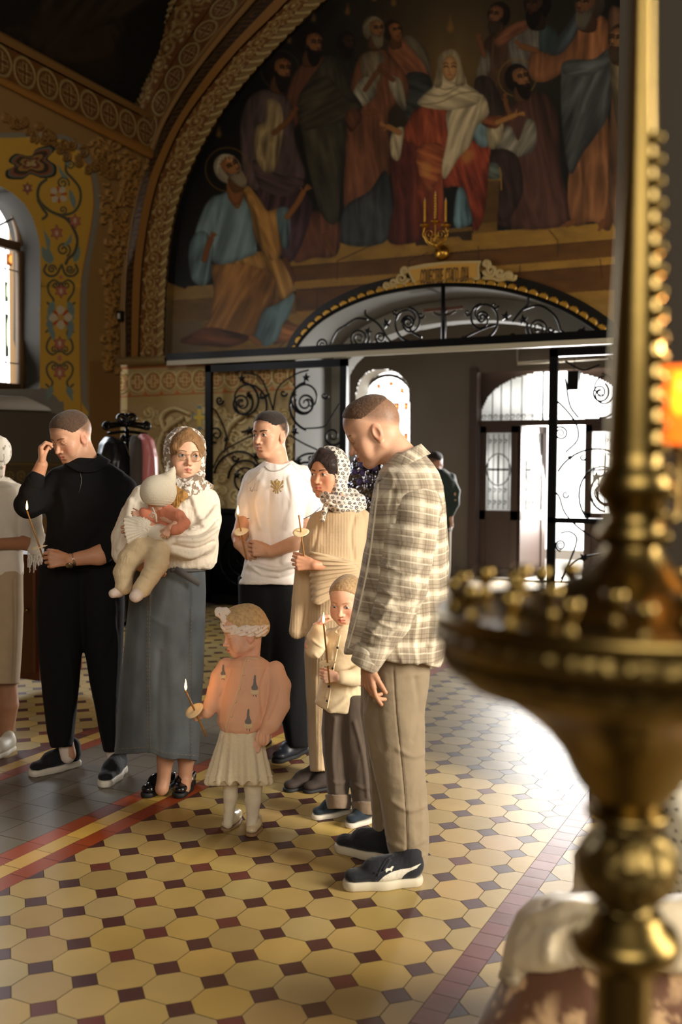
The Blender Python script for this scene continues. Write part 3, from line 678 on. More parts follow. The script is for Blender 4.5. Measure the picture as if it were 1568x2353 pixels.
g = MB(); g.box((-7.9, -6.5, 9), (6.2, 9.9, 9.2)); struct(g.build('ceiling', m_sh, None, False))
g = MB(); g.box((-7.9, YF+.3, 4.6), (6.2, YF+.5, 9)); g.box((PX1+.2, YF+.3, 0), (6.2, YF+.5, 4.7)); g.box((-9, YF+.3, 0), (PX0-.2, YF+.5, 9)); struct(g.build('wall_back_core', m_sh, None, False)).name = 'wall_back.001'
# plinth with carpet along the left wall
g = MB(); g.box((-7.45, 2.0, .0), (-6.35, 9.3, .15)); g.box((-7.45, 2.0, .15), (-6.65, 9.3, .30)); pl = g.build('trim_4', mat('dark stone step', (92, 84, 70), .7, var=(20, .2)), None, False); struct(pl)
# ================================================================== the mural
MR = Ras(360, -60, 1560, 850, 1, (26, 28, 24))
A_ = lambda *P: [(380+.459*x, .459*y) for x, y in P]
B_ = lambda *P: [(800+.4898*x, .4898*y) for x, y in P]
X_, Y_ = np.meshgrid(MR.x0+np.arange(MR.w), MR.y0+np.arange(MR.h))
g1 = np.exp(-(((X_-1040)/230.)**2+((Y_-60)/260.)**2)); g2 = np.exp(-(((X_-1035)/95.)**2+((Y_-170)/95.)**2))
nz = fbm(np.stack([X_/60., Y_/90., X_*0], -1), 3)
MR.img = np.array([22, 24, 22.])+(g1[..., None]*np.array([62, 44, 20.])+g2[..., None]*np.array([50, 34, 10.]))+nz[..., None]*5
for k in range(7):                                     # painted light rays and pillars behind
    MR.poly([(880+k*52, -60), (905+k*52, -60), (925+k*30, 420), (900+k*30, 420)], (84, 62, 32), a=.18, sm=False, blur=6)
GD = (150, 112, 50)
def stones(P, c, n=9, seed=0, con=.10):
    MR.poly(P, c, sm=False)
    w = MR.win(P); sl, X, Y = w; m = inpoly(X, Y, P); q = fbm(np.stack([X/34., Y/16., X*0+seed], -1), 4); MR.img[sl] *= (1+con*q*m)[..., None]
stones([(360, 850), (360, 640), (450, 672), (680, 712), (1560, 655), (1560, 850)], (160, 120, 54), seed=1)
MR.poly([(360, 850), (360, 690), (440, 690), (480, 740), (460, 850)], (112, 100, 78), a=.75, sm=False, blur=16)
stones([(395, 690), (432, 658), (660, 640), (690, 700), (690, 720), (395, 742)], (128, 96, 52), seed=2); stones([(395, 690), (432, 658), (700, 640), (700, 668)], (170, 134, 74), seed=2)
stones([(672, 612), (1560, 535), (1560, 585), (675, 650)], (112, 70, 26), seed=3); stones([(640, 606), (775, 557), (1560, 500), (1560, 541), (1090, 575), (672, 614)], (172, 126, 48), seed=4)
stones([(664, 648), (1560, 578), (1560, 598), (690, 667)], (176, 128, 48), seed=5); stones([(680, 665), (1560, 596), (1560, 655), (680, 716)], (108, 66, 24), seed=6)
stones([(680, 716), (1560, 655), (1560, 690), (700, 735)], (170, 124, 48), seed=8)
for P in ([(862, 560), (775, 600), (775, 642)], [(985, 580), (940, 600), (940, 622)], [(1262, 528), (1282, 552), (1282, 592)], [(1100, 565), (1100, 605)], [(845, 655), (842, 700)], [(1195, 610), (1196, 650)], [(1380, 596), (1384, 640)], [(710, 735), (640, 800)], [(672, 613), (1560, 538)], [(690, 667), (1560, 597)], [(1010, 632), (1010, 668)], [(730, 668), (728, 712)]): MR.line(P, 1.8, (70, 42, 18), sm=False)
def ell_(cx, cy, a, b, ang=0, n=18):
    t = np.linspace(0, 2*math.pi, n, endpoint=False); c, s = math.cos(math.radians(ang)), math.sin(math.radians(ang)); u, v = a*np.cos(t), b*np.sin(t)
    return list(zip(cx+u*c-v*s, cy+u*s+v*c))
def fhead(x, y, r, ang=0, sk=(120, 72, 40), hair=(30, 22, 16), beard=None, f=1, cover=False, lit=1.):
    """painted head; f=+1 looks right, ang tilts the head"""
    c, s = math.cos(math.radians(ang)), math.sin(math.radians(ang)); q = lambda u, v: (x+r*(u*f*c-v*s), y+r*(u*f*s+v*c)); e = lambda u, v, a, b, n=14, t=0: [q(u+a*math.cos(k)*math.cos(t)-b*math.sin(k)*math.sin(t), v+a*math.cos(k)*math.sin(t)+b*math.sin(k)*math.cos(t)) for k in np.linspace(0, 6.283, n, endpoint=False)]
    if not cover: MR.poly(e(-.14, -.1, .88, 1.02), hair, vol=r*.4)
    MR.poly([q(-.5, .5), q(.3, .5), q(.35, 1.5), q(-.6, 1.5)], tuple(np.array(sk)*.6), vol=3)
    MR.poly([q(-.42, -.55), q(.2, -.8), q(.62, -.5), q(.64, -.05), q(.60, .45), q(.35, .95), q(.0, .95), q(-.35, .5)], sk, vol=r*.28)
    MR.poly([q(.1, -.6), q(.5, -.45), q(.52, -.15), q(.1, -.1)], tuple(np.minimum(np.array(sk)*1.3*lit, 255)), a=.6, blur=2)
    MR.line([q(.42, -.15), q(.56, .2), q(.38, .26)], r*.1, tuple(np.array(sk)*.55)); MR.line([q(.44, -.08), q(.5, .16)], r*.09, tuple(np.minimum(np.array(sk)*1.4, 255)), a=.8)
    for u in (.08, .5):
        MR.line([q(u-.16, -.27), q(u, -.34), q(u+.13, -.27)], r*.09, (24, 16, 12)); MR.line([q(u-.12, -.13), q(u, -.17), q(u+.11, -.12)], r*.12, (28, 18, 14)); MR.line([q(u-.1, -.1), q(u+.02, -.08)], r*.05, (190, 160, 120), a=.5, sm=False)
    MR.poly([q(.1, .3), q(.3, .55), q(.2, .6), q(.0, .4)], tuple(np.array(sk)*.8), a=.5, blur=1)
    MR.line([q(.18, .5), q(.42, .47)], r*.08, (104, 44, 30), sm=False)
    if beard is not None:
        MR.poly([q(-.4, .05), q(-.1, .35), q(.2, .42), q(.55, .38), q(.62, .8), q(.45, 1.35), q(.1, 1.5), q(-.25, 1.0)], beard, vol=r*.35)
        for k in range(5): MR.line([q(-.2+k*.17, .5), q(-.1+k*.15, .95), q(.05+k*.1, 1.3)], r*.05, tuple(np.minimum(np.array(beard)*1.35, 255)), a=.6)
        MR.line([q(.2, .52), q(.42, .5)], r*.07, (96, 40, 28), sm=False)
        for k in range(7): MR.line([q(-.85+k*.2, -.2-.6*math.sin(k*.5)), q(-.6+k*.18, -.6-.45*math.sin(k*.5)), q(-.45+k*.18, -.5-.4*math.sin(k*.5))], r*.08, tuple(np.minimum(np.array(hair)*1.5, 255)), a=.5)
def hand_(P, w=7, c=(140, 86, 46), ang=0, n=4, L=16, sp=10):
    MR.line(P, w+2, tuple(np.array(c)*.55), a=.7); MR.line(P, w, c); x, y = P[-1]; a0 = math.atan2(P[-1][1]-P[-2][1], P[-1][0]-P[-2][0])+math.radians(ang)
    for k in range(n):
        a = a0+math.radians((k-(n-1)/2)*sp); MR.line([(x, y), (x+L*.6*math.cos(a), y+L*.6*math.sin(a)), (x+L*math.cos(a+.1), y+L*math.sin(a+.1))], 3.0, c)
    a = a0-math.radians(60); MR.line([(x, y), (x+L*.6*math.cos(a), y+L*.6*math.sin(a))], 3., c, sm=False)
def halo(x, y, r, c=(120, 84, 34)): MR.line(spiral(x, y, r, 1, 0, 1, 50, 1), 2.0, c, sm=False)
def flame_(x, y, s=1.): MR.poly([(x, y-22*s), (x+3*s, y-8*s), (x+6*s, y+4*s), (x, y+10*s), (x-6*s, y+4*s), (x-2*s, y-8*s)], (150, 104, 50), a=.85, blur=2)
for x, y, s in ((503, 306, 1.), (665, 92, .9), (721, 42, .9), (799, 25, 1), (905, 5, 1), (860, -6, 1), (1035, 62, 1.35), (1147, -20, 1)): flame_(x, y, s)
# back row, left group
MR.drape(A_((850, 300), (940, 280), (1000, 420), (960, 900), (900, 1100), (860, 700)), (38, 34, 26), 80, 12, .4, 1)
fhead(*A_((912, 215))[0], 24, 4, (70, 44, 28), (18, 16, 14), (20, 17, 14))
MR.drape(A_((1120, 230), (1195, 190), (1260, 200), (1310, 260), (1330, 390), (1210, 405), (1140, 330)), (128, 68, 36), 50, 10, .4, 2); MR.drape(A_((1195, 190), (1260, 195), (1320, 290), (1325, 380), (1280, 300)), (104, 92, 66), 60, 8, .35, 3)
MR.drape(A_((1200, 385), (1325, 385), (1335, 560), (1300, 620), (1220, 640)), (48, 52, 48), 20, 11, .5, 4)
fhead(*A_((1148, 158))[0], 25, -12, (150, 92, 48), (48, 28, 16), None, 1)
MR.drape(A_((965, 300), (1000, 265), (1090, 250), (1140, 290), (1215, 400), (1200, 520), (1120, 560), (1125, 860), (1080, 960), (1000, 1050), (900, 1060), (905, 700), (930, 430)), (112, 60, 34), 84, 13, .45, 5, bend=.15)
MR.drape(A_((900, 1040), (1020, 960), (1110, 860), (1125, 1190), (880, 1215)), (52, 60, 60), 88, 12, .45, 6)
MR.drape(A_((985, 280), (1090, 270), (1080, 400), (1000, 430)), (120, 104, 74), 85, 9, .35, 7)
MR.drape(A_((950, 440), (990, 390), (1050, 400), (1050, 480), (990, 530), (940, 500)), (130, 124, 100), 60, 9, .5, 8); MR.drape(A_((1120, 390), (1180, 400), (1205, 520), (1195, 555), (1140, 480)), (138, 126, 96), 75, 8, .45, 9)
hand_(A_((1000, 450), (1040, 390), (1075, 345)), 9, (128, 78, 44), 0, 4, 15, 6); hand_(A_((1140, 400), (1100, 370), (1075, 345)), 9, (120, 70, 38), 60, 4, 13, 6)
fhead(*A_((1052, 150))[0], 29, -3, (146, 98, 58), (124, 112, 88), (132, 118, 90), 1)
# the tall man in an olive mantle
MR.drape(A_((660, 350), (760, 290), (820, 300), (720, 470), (650, 640), (600, 520)), (104, 56, 34), 100, 12, .4, 10)
MR.drape(A_((640, 1060), (700, 1050), (860, 1090), (862, 1270), (740, 1290), (640, 1300)), (104, 54, 32), 92, 12, .45, 11)
MR.drape(A_((760, 350), (800, 290), (845, 285), (890, 340), (925, 440), (985, 530), (960, 560), (900, 590), (902, 780), (880, 900), (862, 1110), (790, 1085), (730, 900), (690, 700), (665, 500)), (62, 58, 40), 78, 14, .5, 12, bend=.2)
MR.drape(A_((670, 480), (800, 380), (900, 480), (980, 540), (900, 600), (760, 640), (680, 640)), (66, 60, 42), 150, 12, .5, 13)
hand_(A_((930, 570), (1000, 565), (1050, 560)), 9, (136, 82, 44), 5, 4, 18, 8); MR.drape(A_((900, 570), (960, 545), (985, 590), (930, 660)), (104, 54, 32), 60, 8, .4, 14)
fhead(*A_((738, 222))[0], 33, 4, (150, 96, 56), (28, 22, 18), (24, 18, 14), 1)
hand_(A_((800, 1180), (830, 1250)), 12, (120, 70, 38), -20, 4, 12, 12)
# mauve robed man with a cream sleeve
MR.drape(A_((500, 450), (600, 480), (640, 560), (650, 700), (700, 860), (685, 910), (620, 960), (470, 960), (400, 900), (375, 700), (390, 560), (430, 480)), (82, 62, 62), 96, 13, .5, 15, bend=.2)
MR.drape(A_((470, 940), (620, 960), (720, 980), (725, 1100), (650, 1290), (590, 1300), (540, 1150), (480, 1050)), (74, 48, 56), 100, 14, .5, 16)
MR.drape(A_((440, 800), (560, 870), (690, 900), (660, 970), (560, 980), (470, 930)), (88, 64, 66), 20, 12, .5, 17)
MR.drape(A_((510, 500), (575, 520), (590, 640), (572, 770), (540, 860), (480, 850), (448, 750), (455, 640), (500, 600)), (160, 134, 84), 96, 11, .42, 18, hi=(206, 182, 124))
hand_(A_((545, 665), (610, 610), (640, 570)), 11, (142, 86, 46), -10, 4, 17, 8)
halo(*A_((575, 350))[0], 44, (84, 66, 36)); fhead(*A_((580, 350))[0], 34, 4, (152, 98, 56), (34, 24, 18), (28, 20, 15), 1)
hand_(A_((600, 1300), (640, 1400)), 12, (110, 62, 34), 30, 4, 12, 12)
# kneeling old man, blue tunic and ochre mantle
MR.drape(A_((600, 1600), (640, 1620), (735, 1655), (700, 1690), (640, 1705), (540, 1720), (560, 1650)), (156, 88, 36), 15, 11, .45, 20)
MR.drape(A_((500, 1540), (640, 1470), (620, 1580), (590, 1620), (560, 1700), (490, 1735), (440, 1700), (445, 1620)), (74, 108, 120), 110, 14, .5, 21, hi=(120, 156, 160))
MR.drape(A_((285, 1320), (440, 1265), (540, 1270), (600, 1330), (640, 1450), (560, 1520), (500, 1545), (470, 1600), (435, 1690), (300, 1735), (75, 1712), (190, 1640), (232, 1560), (242, 1440), (228, 1330)), (148, 92, 34), 118, 17, .5, 22, hi=(206, 146, 62), bend=.12)
MR.drape(A_((300, 1310), (440, 1262), (545, 1268), (605, 1340), (640, 1450), (560, 1500), (540, 1380), (440, 1330)), (186, 126, 46), 70, 14, .4, 23, hi=(222, 170, 84))
MR.drape(A_((90, 1710), (200, 1640), (330, 1660), (420, 1690), (330, 1735), (200, 1730)), (118, 60, 30), 8, 12, .5, 24)
MR.drape(A_((270, 975), (340, 955), (400, 990), (430, 1060), (458, 1250), (420, 1282), (340, 1312), (250, 1320), (200, 1250), (150, 1180), (185, 1060), (230, 990)), (100, 136, 146), 104, 16, .45, 25, hi=(150, 180, 182), bend=.2)
MR.drape(A_((150, 1170), (200, 1160), (240, 1230), (232, 1300), (226, 1400), (180, 1430), (130, 1390), (118, 1250)), (86, 124, 134), 98, 12, .45, 26, hi=(140, 172, 176))
MR.drape(A_((365, 920), (420, 935), (475, 1000), (510, 1055), (570, 1045), (582, 1120), (585, 1250), (560, 1300), (510, 1290), (450, 1190), (425, 1050)), (176, 118, 44), 74, 12, .5, 27, hi=(222, 170, 84))
MR.drape(A_((560, 1050), (612, 1040), (626, 1085), (620, 1230), (590, 1242), (565, 1140)), (92, 128, 138), 88, 9, .45, 28)
MR.line(A_((320, 990), (360, 1040), (385, 990)), 5, (150, 92, 42)); MR.poly(A_((310, 905), (380, 900), (390, 980), (355, 1030), (315, 985)), (150, 92, 50), vol=4)
hand_(A_((612, 1085), (660, 1020), (690, 965)), 12, (168, 104, 52), 10, 4, 22, 11); hand_(A_((196, 1300), (215, 1230), (228, 1200)), 12, (150, 88, 46), 0, 4, 18, 14)
halo(*A_((310, 848))[0], 50, (150, 108, 48)); fhead(*A_((325, 845))[0], 35, -32, (178, 116, 66), (176, 164, 138), (160, 146, 118), 1, lit=1.1)
hand_(A_((430, 1690), (465, 1715)), 12, (168, 108, 56), 10, 4, 13, 10)
# right group, back row
MR.drape(B_((640, 200), (700, 150), (800, 140), (840, 260), (760, 330), (740, 500), (690, 540), (620, 480), (640, 300)), (74, 48, 30), 95, 12, .45, 30)
MR.drape(B_((625, 260), (660, 240), (665, 330), (640, 380), (605, 370)), (112, 104, 84), 80, 8, .4, 31); MR.drape(B_((600, 370), (680, 380), (740, 560), (660, 640), (600, 520)), (52, 38, 30), 85, 11, .45, 32)
hand_(B_((640, 260), (625, 215), (618, 190)), 10, (128, 78, 46), 0, 4, 15, 12)
fhead(*B_((700, 75))[0], 30, 6, (124, 78, 48), (30, 22, 16), (60, 48, 36), -1)
MR.drape(B_((760, 160), (850, 125), (960, 140), (970, 280), (900, 380), (770, 300)), (94, 88, 78), 85, 12, .4, 33); MR.drape(B_((690, 190), (760, 120), (840, 95), (850, 130), (770, 180), (720, 230)), (122, 66, 38), 150, 10, .4, 34)
MR.drape(B_((900, 120), (980, 150), (975, 280), (910, 300)), (44, 60, 58), 85, 11, .4, 35); fhead(*B_((880, 25))[0], 36, 0, (70, 44, 30), (20, 16, 13), (20, 16, 13), -1)
# right kneeling man with halo
MR.drape(B_((780, 490), (860, 435), (940, 450), (985, 560), (1000, 800), (1035, 1045), (720, 1062), (700, 930), (730, 760), (700, 720), (715, 560)), (74, 42, 32), 80, 15, .45, 36, bend=.15)
MR.drape(B_((700, 720), (740, 600), (770, 600), (800, 660), (840, 560), (882, 590), (875, 700), (800, 735)), (124, 118, 98), 120, 11, .5, 37); MR.drape(B_((680, 720), (790, 730), (820, 900), (740, 1040), (690, 980)), (56, 36, 32), 75, 13, .45, 38)
hand_(B_((770, 560), (745, 500), (740, 470)), 10, (128, 78, 44), 0, 4, 15, 10)
halo(*B_((795, 365))[0], 43, (150, 112, 48)); fhead(*B_((806, 372))[0], 33, -12, (142, 92, 56), (30, 22, 18), (30, 22, 16), 1)
# the great standing man on the right
MR.drape(B_((1060, 100), (1130, 80), (1215, 90), (1235, 260), (1150, 300), (1060, 310), (940, 380), (860, 370), (850, 280), (880, 235), (980, 250)), (128, 72, 36), 95, 13, .42, 40)
MR.drape(B_((1080, 50), (1020, 130), (945, 245), (1000, 250), (1060, 180), (1085, 110)), (62, 74, 80), 120, 9, .4, 41)
hand_(B_((880, 235), (840, 225), (815, 215)), 12, (134, 82, 46), 10, 4, 18, 8)
MR.drape(B_((1150, 540), (1220, 540), (1240, 1050), (1150, 1040), (1050, 1045), (1040, 800)), (132, 76, 38), 90, 14, .45, 42)
MR.drape(B_((1020, 290), (1150, 280), (1235, 240), (1225, 520), (1160, 640), (1100, 720), (1045, 815), (1010, 640), (1000, 420)), (64, 68, 68), 112, 15, .5, 43, bend=.12); MR.drape(B_((1015, 290), (1150, 280), (1235, 245), (1230, 300), (1140, 350), (1020, 350)), (72, 78, 78), 170, 10, .45, 44)
MR.drape(B_((1225, 60), (1300, 40), (1500, 60), (1500, 1060), (1240, 1040), (1236, 400)), (96, 62, 38), 88, 18, .45, 45); MR.drape(B_((1240, 220), (1500, 250), (1500, 620), (1300, 700)), (112, 96, 64), 70, 15, .45, 46)
fhead(*B_((1122, 20))[0], 40, 5, (110, 70, 44), (60, 52, 42), (96, 88, 74), -1); fhead(*B_((1275, 190))[0], 36, 5, (132, 90, 56), (50, 36, 24), (70, 54, 38), -1)
hand_(B_((1060, 1040), (1030, 1052)), 12, (130, 76, 42), 0, 4, 12, 8); hand_(B_((1200, 1040), (1190, 1060)), 12, (130, 76, 42), 0, 4, 12, 8)
# throne and the seated woman
stones(B_((640, 830), (712, 828), (700, 1085), (585, 1095)), (104, 72, 34), seed=9); stones(B_((636, 826), (716, 822), (716, 846), (636, 850)), (150, 112, 52), seed=9); stones(B_((590, 1050), (702, 1040), (702, 1086), (590, 1096)), (132, 96, 44), seed=9)
MR.drape(B_((655, 770), (705, 772), (722, 830), (655, 836)), (92, 108, 96), 20, 10, .3, 47); MR.line(B_((712, 790), (718, 830), (720, 890)), 4, (160, 120, 50))
stones(B_((315, 1085), (585, 1062), (585, 1082), (315, 1105)), (132, 94, 44), seed=3); stones(B_((315, 1105), (585, 1082), (580, 1128), (540, 1128), (520, 1110), (400, 1118), (380, 1150), (318, 1152)), (64, 46, 26), seed=3)
MR.drape(B_((245, 640), (330, 600), (340, 760), (350, 1090), (300, 1140), (190, 1130), (215, 960), (200, 760)), (88, 32, 22), 86, 12, .5, 48)
MR.drape(B_((330, 505), (475, 510), (480, 720), (445, 830), (450, 1070), (340, 1090), (325, 860), (330, 700), (250, 660), (215, 625), (270, 590)), (146, 52, 26), 84, 13, .5, 49, hi=(206, 112, 56))
MR.drape(B_((480, 720), (560, 660), (640, 660), (668, 700), (660, 800), (640, 1000), (600, 1085), (570, 1010), (520, 880), (450, 880), (460, 780)), (148, 46, 24), 72, 12, .5, 50, hi=(206, 112, 56))
MR.drape(B_((330, 690), (440, 680), (440, 800), (380, 900), (330, 800)), (166, 68, 30), 20, 12, .4, 51, hi=(214, 140, 60)); MR.poly(B_((350, 760), (390, 770), (380, 830), (345, 810)), (220, 150, 66), a=.6, blur=4); MR.poly(B_((530, 720), (580, 700), (590, 740), (550, 770)), (220, 150, 66), a=.6, blur=4)
MR.drape(B_((510, 900), (545, 890), (580, 1010), (580, 1050), (500, 1062)), (74, 112, 122), 90, 9, .45, 52)
MR.drape(B_((585, 600), (600, 560), (655, 545), (665, 670), (625, 690), (590, 650)), (96, 132, 138), 80, 9, .4, 53); MR.drape(B_((655, 590), (720, 545), (726, 640), (692, 697), (660, 685)), (168, 150, 106), 80, 8, .4, 54)
MR.drape(B_((615, 545), (700, 545), (730, 550), (700, 600), (640, 590)), (140, 66, 32), 10, 8, .4, 55)
MR.drape(B_((215, 610), (262, 600), (255, 680), (238, 752), (205, 735), (198, 665)), (170, 150, 108), 85, 8, .45, 56)
hand_(B_((700, 575), (760, 550), (785, 540)), 11, (182, 122, 62), 8, 4, 21, 7); hand_(B_((240, 622), (210, 605), (190, 595)), 12, (182, 122, 62), -8, 4, 20, 7)
MR.drape(B_((470, 510), (620, 440), (662, 520), (640, 560), (600, 600), (575, 680), (520, 740), (455, 838), (442, 780), (468, 640)), (182, 160, 116), 108, 13, .42, 57, hi=(222, 204, 160), bend=.2)
MR.drape(B_((430, 262), (470, 234), (512, 245), (535, 320), (556, 392), (620, 440), (600, 490), (470, 515), (330, 492), (362, 440), (405, 400), (418, 330)), (186, 164, 118), 20, 13, .36, 58, hi=(222, 204, 160))
MR.drape(B_((418, 330), (430, 262), (470, 234), (512, 245), (540, 330), (555, 392), (505, 400), (515, 320), (480, 270), (446, 290), (440, 400), (404, 404)), (178, 154, 108), 90, 8, .35, 59)
MR.poly(B_(*[tuple(p) for p in ell_(478, 320, 36, 60)]), (196, 142, 84), vol=6); fx = lambda *P: B_(*P)
for d in (-1, 1):
    MR.line(fx((478+d*7, 300), (478+d*18, 294), (478+d*29, 300)), 2.0, (88, 52, 28)); MR.line(fx((478+d*9, 314), (478+d*18, 309), (478+d*28, 315)), 2.6, (48, 30, 20))
MR.line(fx((474, 312), (474, 338), (482, 340)), 1.6, (140, 86, 48)); MR.line(fx((469, 352), (479, 350), (488, 352)), 2.4, (164, 78, 52))
for P in (((330, 492), (430, 480), (520, 440), (600, 430)), ((360, 440), (440, 450), (520, 410)), ((410, 400), (460, 420), (540, 390))): MR.line(B_(*P), 2.2, (120, 98, 62), a=.8)
_L = MR.img.mean(-1, keepdims=True); MR.img = MR.img*.84+.16*_L*np.array([1.16, .98, .66]); MR.img = np.stack([bblur(MR.img[..., k], 1)*.5+MR.img[..., k]*.5 for k in range(3)], -1)
LUm = [(x, y) for x, y in crom(LU, 5)]
LUm = [(LUm[0][0], 900)]+LUm+[(LUm[-1][0], 900)]
eM = [tuple(p) for p in crom([(379, 850)]+e0, 5)]
mo = pxgrid('mural_painting', PY(YF), 366, 1556, -58, 838, 1.6, MR, mat('wall painting', attr=True, rough=.5, spec=.35, bump=[('noise', 40, .06, .003)]), TOW, keep=eM+[(1700, -100), (1700, 850)], hole=[LUm], gain=.74)
mo.name = 'wall_mural'; struct(mo)
# ================================================================== implicit surface modelling
UPV = np.array([0, 0, 1.])
def smin(a, b, k):
    if k <= 0: return np.minimum(a, b)
    h = np.clip(.5+.5*(b-a)/k, 0, 1); return b*(1-h)+a*h-k*h*(1-h)
def smax(a, b, k): return -smin(-a, -b, k)
class Ctx:
    def __init__(s, P): s.P = P; s._q = None
    def px(s):
        if s._q is None:
            v = s.P-CC; D = np.maximum(v@CFW, .05); s._q = (784+CF*(v@CR)/D, 1176.5-CF*(v@CU)/D, D)
        return s._q
class Sdf:
    def __init__(s, D): s.D = D; s.m = D/CF; s.ops = []; s.lo = np.full(3, 1e9); s.hi = np.full(3, -1e9)
    def J(s, x, y, dz=0.): return at(x, y, s.D+dz)
    def grow(s, p, r): s.lo = np.minimum(s.lo, np.asarray(p)-r); s.hi = np.maximum(s.hi, np.asarray(p)+r)
    def op(s, f, k=0., o='u'): s.ops.append((o, k, f)); return s
    def cap(s, a, b, ra, rb, k=.01, o='u', flat=None):
        a = np.asarray(a, float); b = np.asarray(b, float); v = b-a; L = v@v+1e-12
        if o == 'u': s.grow(a, max(ra, rb)*1.05+k*.3); s.grow(b, max(ra, rb)*1.05+k*.3)
        def f(c):
            q = c.P-a; t = np.clip(q@v/L, 0, 1); w = q-t[:, None]*v
            if flat is not None: w = w+np.outer(w@flat[0]*(1/flat[1]-1), flat[0])
            d = np.sqrt((w*w).sum(1))-(ra+(rb-ra)*t)
            return d*(flat[1] if flat is not None and flat[1] < 1 else 1)
        return s.op(f, k, o)
    def chain(s, pts, k=.012, o='u', flat=None, rm=None):
        """pts of (x px, y px, radius px, depth offset m)"""
        W = [(s.J(p[0], p[1], p[3]), p[2]*s.m) for p in pts]; fns = []
        for (a, ra), (b, rb) in zip(W[:-1], W[1:]):
            t = Sdf(s.D); t.cap(a, b, ra, rb, 0, 'u', flat); fns.append(t.ops[0][2])
            if o == 'u': s.lo = np.minimum(s.lo, t.lo); s.hi = np.maximum(s.hi, t.hi)
        def f(c):
            d = fns[0](c)
            for g in fns[1:]: d = smin(d, g(c), .008)
            return d
        return s.op(f, k, o)
    def ell(s, c, r, ax=None, k=.01, o='u'):
        c = np.asarray(c, float); r = np.asarray(r, float); ax = np.eye(3) if ax is None else np.asarray(ax)
        if o == 'u': s.grow(c, r.max()*1.05+k*.3)
        def f(x):
            q = (x.P-c)@ax.T; k0 = np.sqrt(((q/r)**2).sum(1)); k1 = np.sqrt(((q/r**2)**2).sum(1))+1e-9; return k0*(k0-1)/k1
        return s.op(f, k, o)
    def vl(s, rows, k=.015, n=2.3, o='u', ke=.006, dz=0.):
        """vertical loft; rows (y, x left, x right, depth centre, half depth) traced at the subject's distance"""
        R_ = np.array([list(r)+[0., .12][len(r)-3:] if len(r) < 5 else list(r) for r in rows], float); R_[:, 3] += dz
        D = s.D; m = s.m
        if o == 'u':
            for r in R_:
                for x in (r[1], r[2]):
                    for e in (-1, 1): s.grow(at(x, r[0], D+r[3]+e*r[4]), .01)
        def f(c):
            x, y, Dp = c.px(); g = lambda j: np.interp(y, R_[:, 0], R_[:, j]); xl, xr, dc, hd = g(1), g(2), g(3), g(4)
            hw = np.maximum((xr-xl)/2, .5)*m; sc_ = (x-(xl+xr)/2)*m/hw; p = (Dp-D-dc)/hd
            r = (np.abs(sc_)**n+np.abs(p)**n)**(1/n)
            d = (r-1)*np.minimum(hw, hd)*.95
            e = np.maximum(R_[0, 0]-y, y-R_[-1, 0])*m
            return smax(d, e, ke)
        return s.op(f, k, o)
    def cut(s, p, n, k=.004):
        """remove what lies on the side n points to"""
        p = np.asarray(p, float); n = nrm(n); return s.op(lambda c: (c.P-p)@n, k, 'i')
    def eval(s, P):
        c = Ctx(P); d = None
        for o, k, f in s.ops:
            v = f(c)
            if d is None: d = v
            elif o == 'u': d = smin(d, v, k)
            elif o == 's': d = smax(d, -v, k)
            else: d = smax(d, v, k)
        return d
